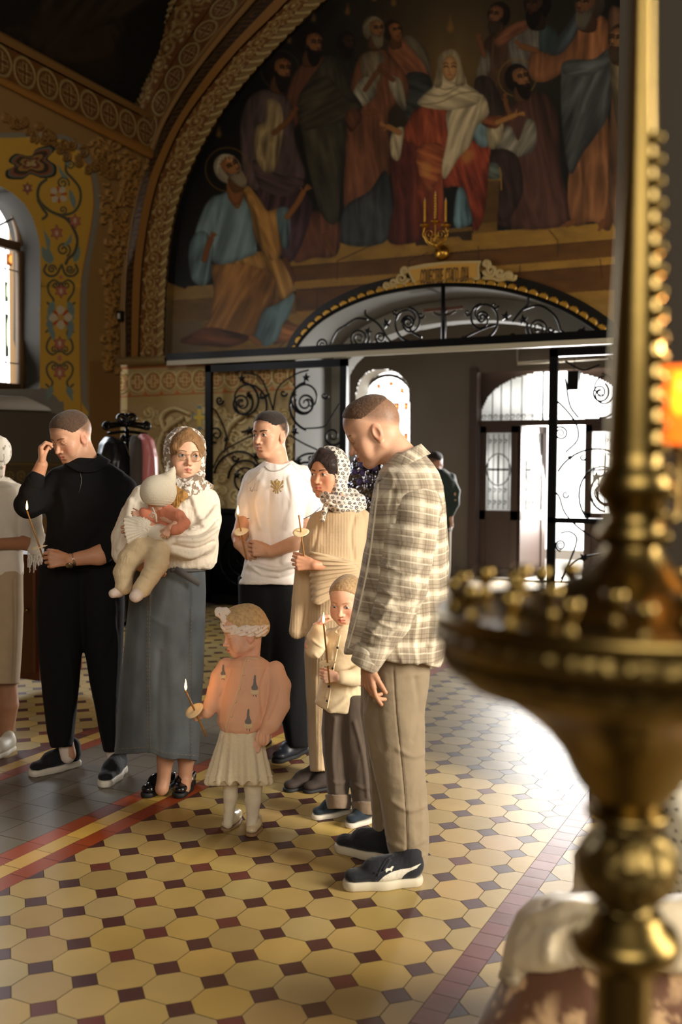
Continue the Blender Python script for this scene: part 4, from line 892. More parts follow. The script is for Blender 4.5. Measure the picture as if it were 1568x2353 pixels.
def snet(S, h, lo=None, hi=None):
    lo = (S.lo if lo is None else np.asarray(lo, float))-2.5*h; hi = (S.hi if hi is None else np.asarray(hi, float))+2.5*h
    B = 5; nb = np.ceil((hi-lo)/(h*B)).astype(int)+1
    if nb.prod()*B**3 > 60e6: h *= (nb.prod()*B**3/60e6)**(1/3.); nb = np.ceil((hi-lo)/(h*B)).astype(int)+1
    g = [lo[a]+(np.arange(nb[a])*B+(B-1)/2)*h for a in range(3)]
    Cn = np.stack(np.meshgrid(*g, indexing='ij'), -1).reshape(-1, 3); dc = S.eval(Cn)
    act = np.abs(dc) < h*B*1.05+.004
    N = nb*B; G = np.repeat(np.repeat(np.repeat(np.where(dc > 0, 1., -1.).astype(np.float32).reshape(nb), B, 0), B, 1), B, 2)
    bi = np.argwhere(act.reshape(nb)); off = np.stack(np.meshgrid(*[np.arange(B)]*3, indexing='ij'), -1).reshape(-1, 3)
    for s0 in range(0, len(bi), 6000):
        I = (bi[s0:s0+6000, None]*B+off).reshape(-1, 3); G[I[:, 0], I[:, 1], I[:, 2]] = S.eval(lo+I*h)
    sg = G < 0
    cs = sg[:-1, :-1, :-1].astype(np.int8)
    for a in (0, 1):
        for b in (0, 1):
            for c in (0, 1):
                if a+b+c: cs = cs+sg[a:N[0]-1+a, b:N[1]-1+b, c:N[2]-1+c]
    cell = (cs > 0) & (cs < 8); idx = np.full(cell.shape, -1, np.int64); ci = np.argwhere(cell); idx[cell] = np.arange(len(ci))
    acc = np.zeros((len(ci), 3)); cnt = np.zeros(len(ci))
    for ax in range(3):
        for u in (0, 1):
            for v in (0, 1):
                o = np.zeros(3, int); o[(ax+1) % 3] = u; o[(ax+2) % 3] = v; p = ci+o; q = p.copy(); q[:, ax] += 1
                a = G[p[:, 0], p[:, 1], p[:, 2]].astype(float); b = G[q[:, 0], q[:, 1], q[:, 2]].astype(float); m = (a < 0) != (b < 0)
                t = np.where(m, a/(a-b+1e-20), 0)
                e = p.astype(float); e[:, ax] += t; acc[m] += e[m]; cnt[m] += 1
    V = lo+acc/np.maximum(cnt, 1)[:, None]*h; F = []
    for ax in range(3):
        a1, a2 = (ax+1) % 3, (ax+2) % 3; s0 = [slice(None)]*3; s1 = [slice(None)]*3; s0[ax] = slice(0, -1); s1[ax] = slice(1, None)
        A, Bq = sg[tuple(s0)], sg[tuple(s1)]; E = np.argwhere(A != Bq); E = E[(E[:, a1] > 0) & (E[:, a2] > 0) & (E[:, a1] < N[a1]-1) & (E[:, a2] < N[a2]-1)]
        if not len(E): continue
        ins = A[E[:, 0], E[:, 1], E[:, 2]]
        def id_(d1, d2): q = E.copy(); q[:, a1] -= d1; q[:, a2] -= d2; return idx[q[:, 0], q[:, 1], q[:, 2]]
        Q = np.stack([id_(1, 1), id_(0, 1), id_(0, 0), id_(1, 0)], 1); Q[~ins] = Q[~ins][:, ::-1]; F.append(Q)
    F = np.concatenate(F); F = F[(F >= 0).all(1)]; return V, F
def vnormals(V, F):
    a = V[F[:, 2]]-V[F[:, 0]]; b = V[F[:, 3]]-V[F[:, 1]]; n = np.cross(a, b); o = np.zeros_like(V)
    for k in range(4):
        for c in range(3): o[:, c] += np.bincount(F[:, k], n[:, c], len(V))
    return o/(np.linalg.norm(o, axis=1)[:, None]+1e-12)
def relax(V, F, it=1, w=.5):
    for _ in range(it):
        s = np.zeros_like(V); c = np.zeros(len(V))
        for k in range(4):
            a, b = F[:, k], F[:, (k+1) % 4]
            for d in range(3): s[:, d] += np.bincount(a, V[b, d], len(V))+np.bincount(b, V[a, d], len(V))
            c += np.bincount(a, minlength=len(V))+np.bincount(b, minlength=len(V))
        V = V*(1-w)+w*s/np.maximum(c, 1)[:, None]
    return V
VH = nrm((CFW[0], CFW[1], 0)); RH = nrm((CR[0], CR[1], 0))
def loc3(P): return np.stack([P@RH, P@VH, P[:, 2]], 1)
def folds(amp, fx, fz, seed=0, warp=.5, o=2):
    def f(V, N):
        L = loc3(V); q = np.stack([L[:, 0]*fx, L[:, 1]*fx, L[:, 2]*fz+seed*3.7], 1); q = q+warp*vnoise(q*.6+seed)[:, None]; return amp*ridge(q, o)
    return f
def crease(lines):
    """traced folds: (px polyline, width px, height m)"""
    def f(V, N):
        x, y, D = Ctx(V).px(); face = np.clip(-(N@VH)*2.5, 0, 1); d = np.zeros(len(V))
        for P, w, a in lines:
            P = crom(P, 4); P = np.asarray(P); m = (x > P[:, 0].min()-3*w) & (x < P[:, 0].max()+3*w) & (y > P[:, 1].min()-3*w) & (y < P[:, 1].max()+3*w)
            if m.any(): q = dline(x[m], y[m], P)/w; d[m] += a*np.exp(-q*q)
        return d*face
    return f
def mesh_of(S, h, disp=(), it=1, hem=None):
    V, F = snet(S, h)
    if it: V = relax(V, F, it)
    for dfn in disp:
        N = vnormals(V, F); V = V+N*dfn(V, N)[:, None]
    return V, F
def garment(name, S, h, m, parent, disp=(), it=1, cols=None, uvw=None):
    V, F = mesh_of(S, h, disp, it)
    return mk(name, V, F, m, parent, cols=cols(V) if callable(cols) else cols, uvw=uvw(V) if callable(uvw) else uvw)
# ------------------------------------------------------------------ heads
class HF:
    """head frame: cm coordinates, origin midway between crown and chin; y forward, z up, x towards the person's right-hand side of the frame"""
    def __init__(s, C, yaw, pitch=0, roll=0, sc=1.):
        s.C = np.asarray(C, float); v = s.C-CC; tc = -nrm((v[0], v[1], 0)); rt = np.cross(UPV, tc)       # rt: image right as seen from the camera
        y, p, r = map(math.radians, (yaw, pitch, roll))
        fw = tc*math.cos(y)-rt*math.sin(y); sd = np.cross(fw, UPV)
        f2 = fw*math.cos(p)-UPV*math.sin(p); up = np.cross(sd, f2)
        s.x = sd*math.cos(r)+up*math.sin(r); s.z = np.cross(s.x, f2); s.y = f2; s.s = sc*.01
        s.A = np.array([s.x, s.y, s.z])
    def w(s, x, y, z): return s.C+(s.x*x+s.y*y+s.z*z)*s.s
    def l(s, P): return (P-s.C)@s.A.T/s.s
def head_ops(S, H, neck=None, child=0., fem=0., nr=5.4, ear=True, jaw=1.):
    e = lambda c, r, k, o='u': S.ell(H.w(*c), np.array(r)*H.s, H.A, k*H.s, o)
    c_ = lambda a, b, ra, rb, k, o='u': S.cap(H.w(*a), H.w(*b), ra*H.s, rb*H.s, k*H.s, o)
    ch = child; cz = 3.0
    e((0, -1.6, cz), (7.5, 9.4, 8.7), 1)
    e((0, 3.2, 4.2), (6.5, 5.6, 6.6), 3)
    e((0, 2.3, -3.2), (5.9+.3*ch, 6.3, 8.0-.8*ch), 3)
    e((0, 6.3-ch*.3, -9.6+ch*1.0), (2.3-.4*fem, 2.0, 1.7), 2.6)
    for s_ in (-1, 1):
        c_((s_*5.2*jaw, -.3, -6.0), (s_*2.0, 6.0, -10.0+ch*1.1), 1.5, 1.2, 2.4)
        e((s_*4.2, 5.2, -2.9), (2.3, 2.3, 2.2+ch*.5), 2.2)
        e((s_*3.6, 5.6, -5.6), (2.1+ch*.6, 2.0, 2.6), 2.)
    e((0, 6.2, -6.6), (3.1, 2.9, 2.6), 1.8)
    c_((-3.6, 7.3, 1.55), (3.6, 7.3, 1.55), 1.15-.3*fem-.3*ch, 1.15-.3*fem-.3*ch, 1.6)
    for s_ in (-1, 1): e((s_*3.15, 9.5, -.25), (1.75, 1.75, 1.05), 1.1, 's')
    nl = 1-.28*ch-.1*fem
    c_((0, 7.7, .8), (0, 8.9+1.0*nl, -3.2), .75, .85*nl, .8); e((0, 9.2+1.0*nl, -3.75), (1.05, 1.05, .9), .7)
    for s_ in (-1, 1):
        e((s_*1.15, 8.9, -4.1), (.75, .85, .65), .5); e((s_*.6, 9.3+.6*nl, -4.75), (.3, .45, .28), .15, 's')
        e((s_*3.15, 7.3, -.25), (1.3, 1.28, 1.12), .2)
        c_((s_*1.9, 8.0, .25), (s_*3.2, 8.42, .55), .3, .36, .25); c_((s_*3.2, 8.42, .55), (s_*4.5, 7.6, .15), .36, .3, .25)
        c_((s_*2.1, 7.9, -.85), (s_*4.2, 7.6, -.85), .26, .26, .3)
    for s_ in (-1, 1):
        c_((0, 9.15, -6.1), (s_*2.0, 8.2, -6.5), .42, .25, .4); c_((0, 9.05, -7.05), (s_*1.8, 8.2, -6.75), .52, .25, .4)
    c_((-1.9, 8.9, -6.58), (1.9, 8.9, -6.58), .12, .12, .2, 's'); e((0, 8.5, -8.3), (1.6, .6, .4), .5, 's')
    if ear:
        for s_ in (-1, 1):
            a = np.array(H.A); e((s_*7.5, -.7, -1.2), (.75, 1.9, 3.1), .5); e((s_*6.9, -.3, -3.9), (.6, .9, 1.0), .5)
            e((s_*8.35, -.3, -1.2), (.7, 1.1, 2.0), .35, 's')
    if neck is not None: S.cap(H.w(0, -2.4, -5.5), neck, nr*H.s, nr*H.s*1.08, 2.2*H.s)
def face_paint(H, skin=(198, 150, 120), lips=(166, 92, 80), brow=(60, 40, 28), iris=(60, 50, 44), closed=False, gaze=(0, 0), hairc=None, hp=None, stub=0., blush=.5, bw=.34, lash=(30, 20, 16), jawst=0.):
    def f(P):
        L = H.l(P); x, y, z = L.T; ax = np.abs(x); n = len(P); C = np.tile(lin(skin), (n, 1)); fr = y > 4
        def mx(m, c): 
            m = np.clip(m, 0, 1)[:, None]; C[:] = C*(1-m)+lin(c)*m
        C *= (1+.05*vnoise(L*.9)+.03*vnoise(L*3))[:, None]
        bl = np.exp(-(((ax-4.2)/1.8)**2+((z+3.6)/1.8)**2))*fr+.7*np.exp(-((x/1.1)**2+((z+3.9)/1.)**2))*(y > 8.5)+.8*(ax > 7.3)*(np.abs(z+1.2) < 3.4)*(np.abs(y+.6) < 2.3)
        mx(bl*blush*.45, (206, 120, 98))
        if jawst: mx(jawst*(z < -4.5)*(y > 0)*np.clip((-4.5-z)/2, 0, 1)*(y > 3), (120, 96, 80))
        if hp is not None:                             # cropped hair on the skin: plane above which it grows
            hz = hp(x, y); g = np.clip((z-hz)/3.0, 0, 1)**.8*(1-(ax > 7.35)*(z < 1.8)*(y > -2.8)*1.); mx(g*stub*(1+.12*vnoise(L*2.5)), hairc)
        dl = np.sqrt((x/2.15)**2+((z+6.58)/.85)**2); mx((y > 7.6)*np.clip((1.05-dl)*3, 0, 1)*.85, lips); mx((y > 7.6)*(ax < 1.95)*np.clip(1-np.abs(z+6.56)/.16, 0, 1), (96, 44, 40))
        bz = 1.75+.5*np.sin(np.clip((ax-1.2)/3.6, 0, 1)*2.4)-.15; mx(fr*(ax > 1.1)*(ax < 4.9)*np.clip((bw*(1.25-.35*(ax-1.2)/3.5)-np.abs(z-bz))*7, 0, 1)*.9, brow)
        mx((y > 8.6)*np.clip(1-np.hypot(ax-.65, z+4.75)/.42, 0, 1), (70, 34, 28))
        ex, ez = (ax-3.15)/1.45, (z+.2)
        if closed: mx(fr*(np.abs(ex) < 1)*np.clip(1-np.abs(ez+.55-.25*(ex**2))/.17, 0, 1), lash); mx(fr*(np.abs(ex) < 1.1)*np.clip(1-np.abs(ez-.62+.2*ex**2)/.14, 0, 1)*.5, (130, 86, 66))
        else:
            up = .62*(1-ex**2)-.02; lo = -.50*(1-ex**2)-.05; ins = (np.abs(ex) < 1)*fr*(ez < up)*(ez > lo)
            mx(ins*1., (222, 212, 202)); gx = gaze[0]*1.; ir = np.hypot(x-np.sign(x)*3.15-gx, ez-.08-gaze[1]); mx(ins*np.clip((.68-ir)*6, 0, 1), iris); mx(ins*np.clip((.30-ir)*8, 0, 1), (12, 10, 10))
            mx(fr*(np.abs(ex) < 1.08)*np.clip(1-np.abs(ez-up-.04)/.20, 0, 1), lash); mx(fr*(np.abs(ex) < 1.0)*np.clip(1-np.abs(ez-lo+.02)/.13, 0, 1)*.55, (110, 66, 54))
            mx(fr*(np.abs(ex) < 1.1)*np.clip(1-np.abs(ez-up-.5)/.16, 0, 1)*.35, (130, 84, 64))
        return C
    return f
def head_part(D, H, h=.0019, paint=None, **kw):
    S = Sdf(D); head_ops(S, H, **kw); V, F = snet(S, h); V = relax(V, F, 1, .35)
    return V, F, paint(V)
def hair_shell(D, H, cuts, ex=(.5, .5, .5), adds=(), subs=(), ck=1.6):
    """hair over the cranium; cuts: (point cm, normal cm) removing what lies on the normal's side"""
    S = Sdf(D); S.ell(H.w(0, -1.6, 3.0), np.array((7.5+ex[0], 9.4+ex[1], 8.7+ex[2]))*H.s, H.A, 0); S.ell(H.w(0, 3.2, 4.2), np.array((6.5+ex[0], 5.6+ex[1], 6.6+ex[2]))*H.s, H.A, 3*H.s)
    for a, b, ra, rb, k in adds: S.cap(H.w(*a), H.w(*b), ra*H.s, rb*H.s, k*H.s)
    for p, n in cuts: S.cut(H.w(*p), H.x*n[0]+H.y*n[1]+H.z*n[2], ck*H.s)
    for c, r in subs: S.ell(H.w(*c), np.array(r)*H.s, H.A, .6*H.s, 's')
    return S
# ------------------------------------------------------------------ hands
def hand_ops(S, W, f, n, side, sc=1., curl=(30, 35, 35, 40), spread=4, thumb=(.7, .6, .35), tcurl=15, k=.005, fore=None, fr=(.022, .034)):
    """W wrist, f towards the knuckles, n out of the palm, side towards the thumb"""
    f = nrm(f); n = nrm(np.asarray(n)-f*(np.asarray(n)@f)); sd = np.cross(f, n); sd = sd if sd@np.asarray(side) > 0 else -sd; W = np.asarray(W, float)
    fl = (.070, .078, .072, .056); ks = (.031, .011, -.010, -.029); kl = (.086, .090, .086, .078)
    S.cap(W, W+f*.02*sc, .021*sc, .024*sc, .008, flat=(n, .72))
    K = []
    for j in range(4):
        kp = W+(f*kl[j]+sd*ks[j]-n*.004)*sc; K.append(kp)
        S.cap(W+(f*.012+sd*ks[j]*.45)*sc, kp, .0125*sc, .0105*sc, .010*sc)
    S.cap(W+(f*.03+sd*.018+n*.006)*sc, W+(f*.06+sd*.020+n*.006)*sc, .013*sc, .010*sc, .012*sc)
    tips = []
    for j in range(4):
        p = K[j]; a = 0; d0 = nrm(f+sd*math.tan(math.radians(spread*(1.5-j)))); r = (.0086, .0088, .0083, .0073)[j]*sc
        for q, (l, w) in enumerate(((.46, .8), (.30, 1.15), (.24, .75))):
            a += math.radians(curl[j]*w); d = d0*math.cos(a)+n*math.sin(a); e = p+d*fl[j]*l*sc
            S.cap(p, e, r*(1-.07*q), r*(.93-.07*q), .0025*sc if q else .006*sc); p = e
        tips.append(p)
    p = W+(f*.022+sd*.022)*sc; d = nrm(f*thumb[0]+sd*thumb[1]+n*thumb[2]); c = math.radians(tcurl)
    for q, (l, r) in enumerate(((.042, .0125), (.032, .0100), (.026, .0088))):
        e = p+d*l*sc; S.cap(p, e, r*sc, r*.86*sc, .008*sc if q == 0 else .003*sc); p = e; d = nrm(d*math.cos(c)+(n*.5-sd*.6)*math.sin(c))
    if fore is not None: S.cap(fore, W, fr[1]*sc, fr[0]*sc, .012)
    return K, tips, p
def skin_cols(skin=(194, 146, 116)):
    def f(P): return lin(skin)*(1+.07*vnoise(P*38)+.03*vnoise(P*160))[:, None]
    return f
m_skin = mat('skin', attr=True, rough=.5, spec=.35, sss=.12, bump=[('noise', 420, .12, .0006)])
def join_parts(parts):
    V, F, C, n = [], [], [], 0
    for v, f, c in parts: V.append(v); F.append(f+n); C.append(c); n += len(v)
    return np.concatenate(V), np.concatenate(F), np.concatenate(C)
def body_mesh(parent, parts, name='body'):
    V, F, C = join_parts(parts); return mk(name, V, F, m_skin, parent, cols=np.clip(C, 0, 1))
def part_of(S, h, cf, it=1): 
    V, F = snet(S, h); V = relax(V, F, it, .35) if it else V
    return V, F, cf(V)
def ribbon_on(S, name, pts, r, m, parent, n=6, lift=0.): pass
# ------------------------------------------------------------------ surface patches laid on a garment (prints, seams, emblems)
from mathutils.bvhtree import BVHTree
def bvh_of(*objs):
    V, F, n = [], [], 0
    for o in objs:
        me = o.data; v = np.empty(len(me.vertices)*3, np.float32); me.vertices.foreach_get('co', v); v = v.reshape(-1, 3); mw = np.array(o.matrix_world); v = v@mw[:3, :3].T+mw[:3, 3]
        V.append(v); F += [[i+n for i in p.vertices] for p in me.polygons]; n += len(v)
    return BVHTree.FromPolygons(np.concatenate(V).tolist(), F)
def patch(name, bv, poly, m, parent, lift=.0012, st=1., col=None, maskfn=None):
    P = np.asarray(poly, float); x0, y0 = P.min(0)-st; x1, y1 = P.max(0)+st
    xs = np.arange(x0, x1+st, st); ys = np.arange(y0, y1+st, st); X, Y = np.meshgrid(xs, ys, indexing='ij'); idx = np.full(X.shape, -1); V = []
    o = Vector(CC)
    for i in range(len(xs)):
        for j in range(len(ys)):
            d = Vector(ray(X[i, j], Y[i, j])).normalized(); hit = bv.ray_cast(o, d)
            if hit[0] is not None: idx[i, j] = len(V); V.append(np.array(hit[0])-np.array(d)*lift)
    cx = (X[:-1, :-1]+st/2); cy = (Y[:-1, :-1]+st/2); k = inpoly(cx, cy, P) if maskfn is None else maskfn(cx, cy)
    Q = np.stack([idx[:-1, :-1], idx[1:, :-1], idx[1:, 1:], idx[:-1, 1:]], -1)[k]; Q = Q[(Q >= 0).all(1)]
    if not len(Q): return None
    V = np.array(V); e = np.linalg.norm(V[Q[:, 0]]-V[Q[:, 2]], axis=1); Q = Q[e < np.median(e)*4]
    u = np.unique(Q); mp = np.zeros(len(V), int); mp[u] = np.arange(len(u)); return mk(name, V[u], mp[Q], m, parent)
def seam(name, bv, P, m, parent, r=.0016, lift=.0006, n=5, dashed=0):
    """thread, piping or seam laid on a surface along a traced line"""
    P = crom(P, 6) if len(P) > 2 else resamp(P, 12); g = MB(); o = Vector(CC); cur = []; k = 0
    P = resamp(P, max(4, int(np.linalg.norm(np.diff(P, axis=0), axis=1).sum()/3)))
    for x, y in P:
        d = Vector(ray(x, y)).normalized(); hit = bv.ray_cast(o, d); k += 1
        if hit[0] is None or (dashed and k % dashed == 0) or (cur and (Vector(cur[-1])-hit[0]).length > .03):
            if len(cur) > 1: g.tube(cur, r, n)
            cur = []
            if hit[0] is None: continue
        cur.append(np.array(hit[0])-np.array(d)*lift)
    if len(cur) > 1: g.tube(cur, r, n)
    return g.build(name, m, parent) if g.V else None
# ------------------------------------------------------------------ shoes and candles
def shoe(D, heel, toe, L, up_h=.06, w=.045, sole=.025, open_=None):
    """returns sdf of upper and sole; heel and toe are floor points"""
    heel = np.asarray(heel, float); toe = np.asarray(toe, float); d = nrm(toe-heel); s = np.cross(UPV, d); c = lambda t, u, z: heel+d*(t*L)+s*u+UPV*z
    U = Sdf(D); q = L/.30; U.cap(c(.13, 0, sole+.035*q), c(.16, 0, sole+up_h*(q if q < .7 else 1)), .036*q, .038*q, .01, flat=(s, .9)); U.cap(c(.18, 0, sole+.02), c(.55, 0, sole+.028), w*.85, w*.9, .02, flat=(UPV, .95)); U.cap(c(.5, 0, sole+.016), c(.82, 0, sole+.012), w*.92, w*.82, .02, flat=(UPV, .62)); U.cap(c(.2, 0, sole+up_h*.8*(q if q < .7 else 1)), c(.62, 0, sole+.035*q), .028*q, .026*q, .03*q)
    U.cut(c(0, 0, sole-.002), -UPV, .002)
    B = Sdf(D); B.cap(c(.14, 0, sole*.5), c(.5, 0, sole*.5), w*.86, w*.86, .02, flat=(UPV, .9)); B.cap(c(.5, 0, sole*.5), c(.84, 0, sole*.55), w*.95, w*.84, .03, flat=(UPV, .9))
    B.cut(c(0, 0, sole), UPV, .004); B.cut(c(0, 0, .001), -UPV, .003)
    return U, B, c
m_wax = mat('beeswax', (150, 104, 40), .45, sss=.2); m_paper = mat('paper disc', (226, 208, 168), .7); m_wick = mat('wick', (40, 30, 24), .9)
m_flame = mat('candle flame', (255, 190, 110), .5, emit=((255, 176, 84), 26.))
def candle(a, b, D, disc, label, flame_px=None, dr=.038, tilt=(.36, -.70, .45), r=.0036):
    """thin taper from bottom px b to top px a, at depth D"""
    pa, pb = at(*a, D[0]), at(*b, D[1]); t = empty('candle', pb, label, 'candle', None)
    g = MB(); g.tube([pb+(pa-pb)*k for k in np.linspace(0, 1, 8)], r, 8); g.build('stick', m_wax, t)
    g = MB(); g.tube([pa, pa+UPV*.006], .0008, 5); g.build('wick', m_wick, t)
    g = MB(); g.lathe([(.0002, 0), (.0036, .005), (.0052, .013), (.0040, .025), (.0017, .037), (.0002, .045)], pa+UPV*.003, 12); g.build('flame', m_flame, t)
    c = pb+(pa-pb)*disc; n = nrm(nrm(pa-pb)+np.asarray(tilt)*.8); u = nrm(np.cross(n, (.3, 1, .1))); v = np.cross(n, u); V = [c]; F = []; N_ = 40
    for k in range(N_):
        an = 2*math.pi*k/N_
        for q, rr in enumerate((.35, .7, 1.)): V.append(c+(u*math.cos(an)+v*math.sin(an))*dr*rr+n*.002*math.sin(2*an+1)*rr*rr)
    for k in range(N_): k2 = (k+1) % N_; F += [(0, 1+3*k, 1+3*k2), (1+3*k, 2+3*k, 2+3*k2, 1+3*k2), (2+3*k, 3+3*k, 3+3*k2, 2+3*k2)]
    o = mk('drip_disc', np.array(V), F, m_paper, t); md = o.modifiers.new('thick', 'SOLIDIFY'); md.thickness = .0008
    l = bpy.data.lights.new('flame_light', 'POINT'); l.energy = .34; l.color = (1, .50, .18); l.shadow_soft_size = .012; lo = bpy.data.objects.new('flame_light', l); COL.objects.link(lo); lo.location = pa+UPV*.058; lo.parent = t; lo.matrix_parent_inverse = t.matrix_world.inverted()
    return t
# ================================================================== people
def cloth(name, col, rough=.85, fine=900, fs=.25, big=None, sheen=.15, attr=False, var=(14, .06), dist=.0006, extra=None):
    b = [('noise', 42, .30, .0045), ('noise', fine, fs, dist)]
    if big: b.insert(0, ('noise', big[0], big[1], big[2]))
    if extra: b += extra
    return mat(name, col, rough, attr=attr, bump=b, var=var, sheen=sheen, spec=.25)
def coarse(S, h=.011, skin=(190, 142, 112)):
    V, F = snet(S, h); return V, F, skin_cols(skin)(V)
SKM = (208, 160, 130)
LEFT = -RH; TOC = -VH
# ---------------------------------------------------------------- 1. man in the plaid shirt
D = 3.72; pe = empty('person', at(900, 2000, D)*(1, 1, 0), 'man in a loose beige plaid shirt and khaki trousers, head bowed, nearest the candle stand', 'person')
H = HF(at(858, 990, D), 88, 27, 0, 1.06)
S = Sdf(D); S.chain([(925, 1100, 50, .0), (925, 1250, 75, 0), (915, 1500, 70, 0)], .03, flat=(VH, .9)); S.chain([(925, 1500, 50, -.03), (935, 1750, 30, -.03), (945, 1990, 20, -.03)], .03); S.chain([(900, 1500, 45, .12), (895, 1750, 24, .14), (890, 1950, 14, .15)], .03)
S.chain([(945, 1130, 40, -.1), (925, 1330, 32, -.18), (850, 1500, 22, -.2)], .03)
hp = lambda x, y: np.where(y > 3, 5.6-.2*(y-3)+(8-y)*.0, np.where(y > -1, 2.2+(y+1)*.85, -3.2+(y+9)*.68))
P1 = [coarse(S), head_part(D, H, .0019, face_paint(H, SKM, closed=True, hairc=(92, 68, 50), hp=hp, stub=.72, brow=(96, 68, 46), blush=.6), neck=S.J(940, 1075, 0.), nr=5.9)]
A = Sdf(D); hand_ops(A, A.J(843, 1519, -.2), -UPV*1.0+RH*.12+TOC*.15, RH*.9+VH*.5, RH*.3+TOC*1., 1.02, (12, 30, 36, 42), 2, (.9, .35, .25), 12, fore=A.J(872, 1440, -.2), fr=(.026, .036))
P1.append(part_of(A, .0026, skin_cols((186, 136, 104))))
body_mesh(pe, P1)
S = hair_shell(D, H, [((0, 5.6, 6.0), (0, .62, -.78)), ((0, -4.5, 5.6), (0, -.25, -1))], (.2, .15, .7), ck=2.6)
garment('hair', S, .0028, cloth('short brown hair', (88, 62, 42), .7, 700, .8, var=(120, .3), dist=.002), pe, [folds(.0016, 220, 120, 2)])
m_khaki = cloth('khaki twill', (134, 119, 96), .9, 1200, .3, (16, .25, .008))
S = Sdf(D); S.vl([(1490, 845, 990, -.02, .13), (1560, 838, 986, -.02, .125), (1640, 838, 975, -.03, .115), (1740, 852, 976, -.04, .10), (1824, 872, 981, -.05, .09), (1900, 886, 985, -.05, .085), (1950, 894, 985, -.05, .082), (1985, 903, 980, -.05, .078), (2006, 914, 970, -.05, .07)], .02, 2.2)
S.vl([(1520, 832, 940, .10, .12), (1640, 830, 930, .13, .10), (1760, 848, 925, .15, .085), (1870, 858, 925, .17, .075), (1930, 858, 922, .17, .07), (1955, 864, 915, .17, .06)], .03, 2.2)
cr = crease([([(872, 1560), (868, 1640), (880, 1720)], 7, -.007), ([(905, 1530), (912, 1640), (925, 1760), (935, 1880), (936, 1965)], 2.2, -.0035), ([(985, 1725), (950, 1738), (915, 1722)], 6, .006), ([(980, 1850), (940, 1862), (900, 1840)], 6, .006), ([(896, 1935), (930, 1950), (975, 1930)], 6, .007), ([(900, 1965), (935, 1982), (972, 1965)], 5, .006), ([(955, 1560), (965, 1640), (950, 1700)], 6, -.006), ([(860, 1580), (842, 1660), (858, 1740)], 7, .006)])
tr = garment('trousers', S, .0055, m_khaki, pe, [folds(.004, 9, 3.5, 3, .9), folds(.0022, 16, 20, 5), cr])
bv = bvh_of(tr); seam('side_seam', bv, [(908, 1540), (914, 1640), (926, 1760), (935, 1880), (937, 1968)], cloth('dark khaki stitching', (96, 80, 60)), tr, .0012)
# plaid shirt with a woven check that follows the cloth
def plaid_mat():
    m = mat('plaid cotton', (190, 175, 145), .9, bump=[('noise', 22, .35, .012), ('noise', 1000, .35, .0006)], sheen=.2, spec=.2); N = m.node_tree.nodes; L = m.node_tree.links
    a = N.new('ShaderNodeAttribute'); a.attribute_name = 'uvw'; sp = N.new('ShaderNodeSeparateXYZ'); L.new(a.outputs['Vector'], sp.inputs[0])
    def band(src, per, off, w, soft=.08):
        f = N.new('ShaderNodeMath'); f.operation = 'MULTIPLY_ADD'; f.inputs[1].default_value = 1/per; f.inputs[2].default_value = off; L.new(src, f.inputs[0])
        g = N.new('ShaderNodeMath'); g.operation = 'FRACT'; L.new(f.outputs[0], g.inputs[0])
        h = N.new('ShaderNodeMath'); h.operation = 'SUBTRACT'; L.new(g.outputs[0], h.inputs[0]); h.inputs[1].default_value = .5
        k = N.new('ShaderNodeMath'); k.operation = 'ABSOLUTE'; L.new(h.outputs[0], k.inputs[0])
        r = N.new('ShaderNodeMapRange'); r.inputs[1].default_value = w/per/2; r.inputs[2].default_value = w/per/2+soft*w/per; r.inputs[3].default_value = 1; r.inputs[4].default_value = 0; L.new(k.outputs[0], r.inputs[0]); return r.outputs[0]
    def mixc(prev, fac, col, amt):
        mu = N.new('ShaderNodeMath'); mu.operation = 'MULTIPLY'; mu.inputs[1].default_value = amt; L.new(fac, mu.inputs[0])
        x = N.new('ShaderNodeMix'); x.data_type = 'RGBA'; L.new(mu.outputs[0], x.inputs[0])
        if prev is None: x.inputs[6].default_value = (*lin((198, 184, 158)), 1)
        else: L.new(prev, x.inputs[6])
        x.inputs[7].default_value = (*lin(col), 1); return x.outputs[2]
    c = None
    for src in (sp.outputs[0], sp.outputs[1]):
        w_ = 1. if src is sp.outputs[0] else .8; c = mixc(c, band(src, .088, .0, .036, .5), (116, 102, 86), .58*w_); c = mixc(c, band(src, .088, .5, .014, .5), (232, 222, 198), .6*w_)
        c = mixc(c, band(src, .088, .23, .0035, .3), (98, 84, 68), .6*w_); c = mixc(c, band(src, .088, -.17, .004, .3), (228, 216, 192), .6*w_); c = mixc(c, band(src, .088, .60, .003, .3), (112, 88, 64), .5*w_); c = mixc(c, band(src, .088, .06, .0030, .3), (98, 84, 68), .5*w_)
    L.new(c, N['Principled BSDF'].inputs['Base Color']); return m
m_plaid = plaid_mat()
def puv(sx=0, ang=0, seed=0):
    ca, sa = math.cos(math.radians(ang)), math.sin(math.radians(ang))
    def f(V):
        L = loc3(V); w = .006*vnoise(V*7+seed); u = L[:, 0]+.55*L[:, 1]+w; v = L[:, 2]+.006*vnoise(V*6+9+seed)
        return np.stack([u*ca-v*sa+sx, u*sa+v*ca, u*0], 1)
    return f
S = Sdf(D)
S.vl([(1040, 905, 968, 0, .08), (1062, 890, 990, 0, .12), (1085, 874, 1006, 0, .17), (1115, 864, 1018, 0, .20), (1160, 855, 1023, 0, .205), (1220, 847, 1027, 0, .205), (1300, 833, 1030, 0, .205), (1400, 812, 1030, 0, .20), (1470, 799, 1026, 0, .20), (1512, 790, 1019, 0, .20), (1532, 800, 1012, 0, .20)], .02, 2.3, ke=.004)
S.op(lambda c: -(c.px()[1]-(1496+.18*(c.px()[0]-790)+5*np.sin(c.px()[0]*.05)))*-1*S.m, .004, 'i')
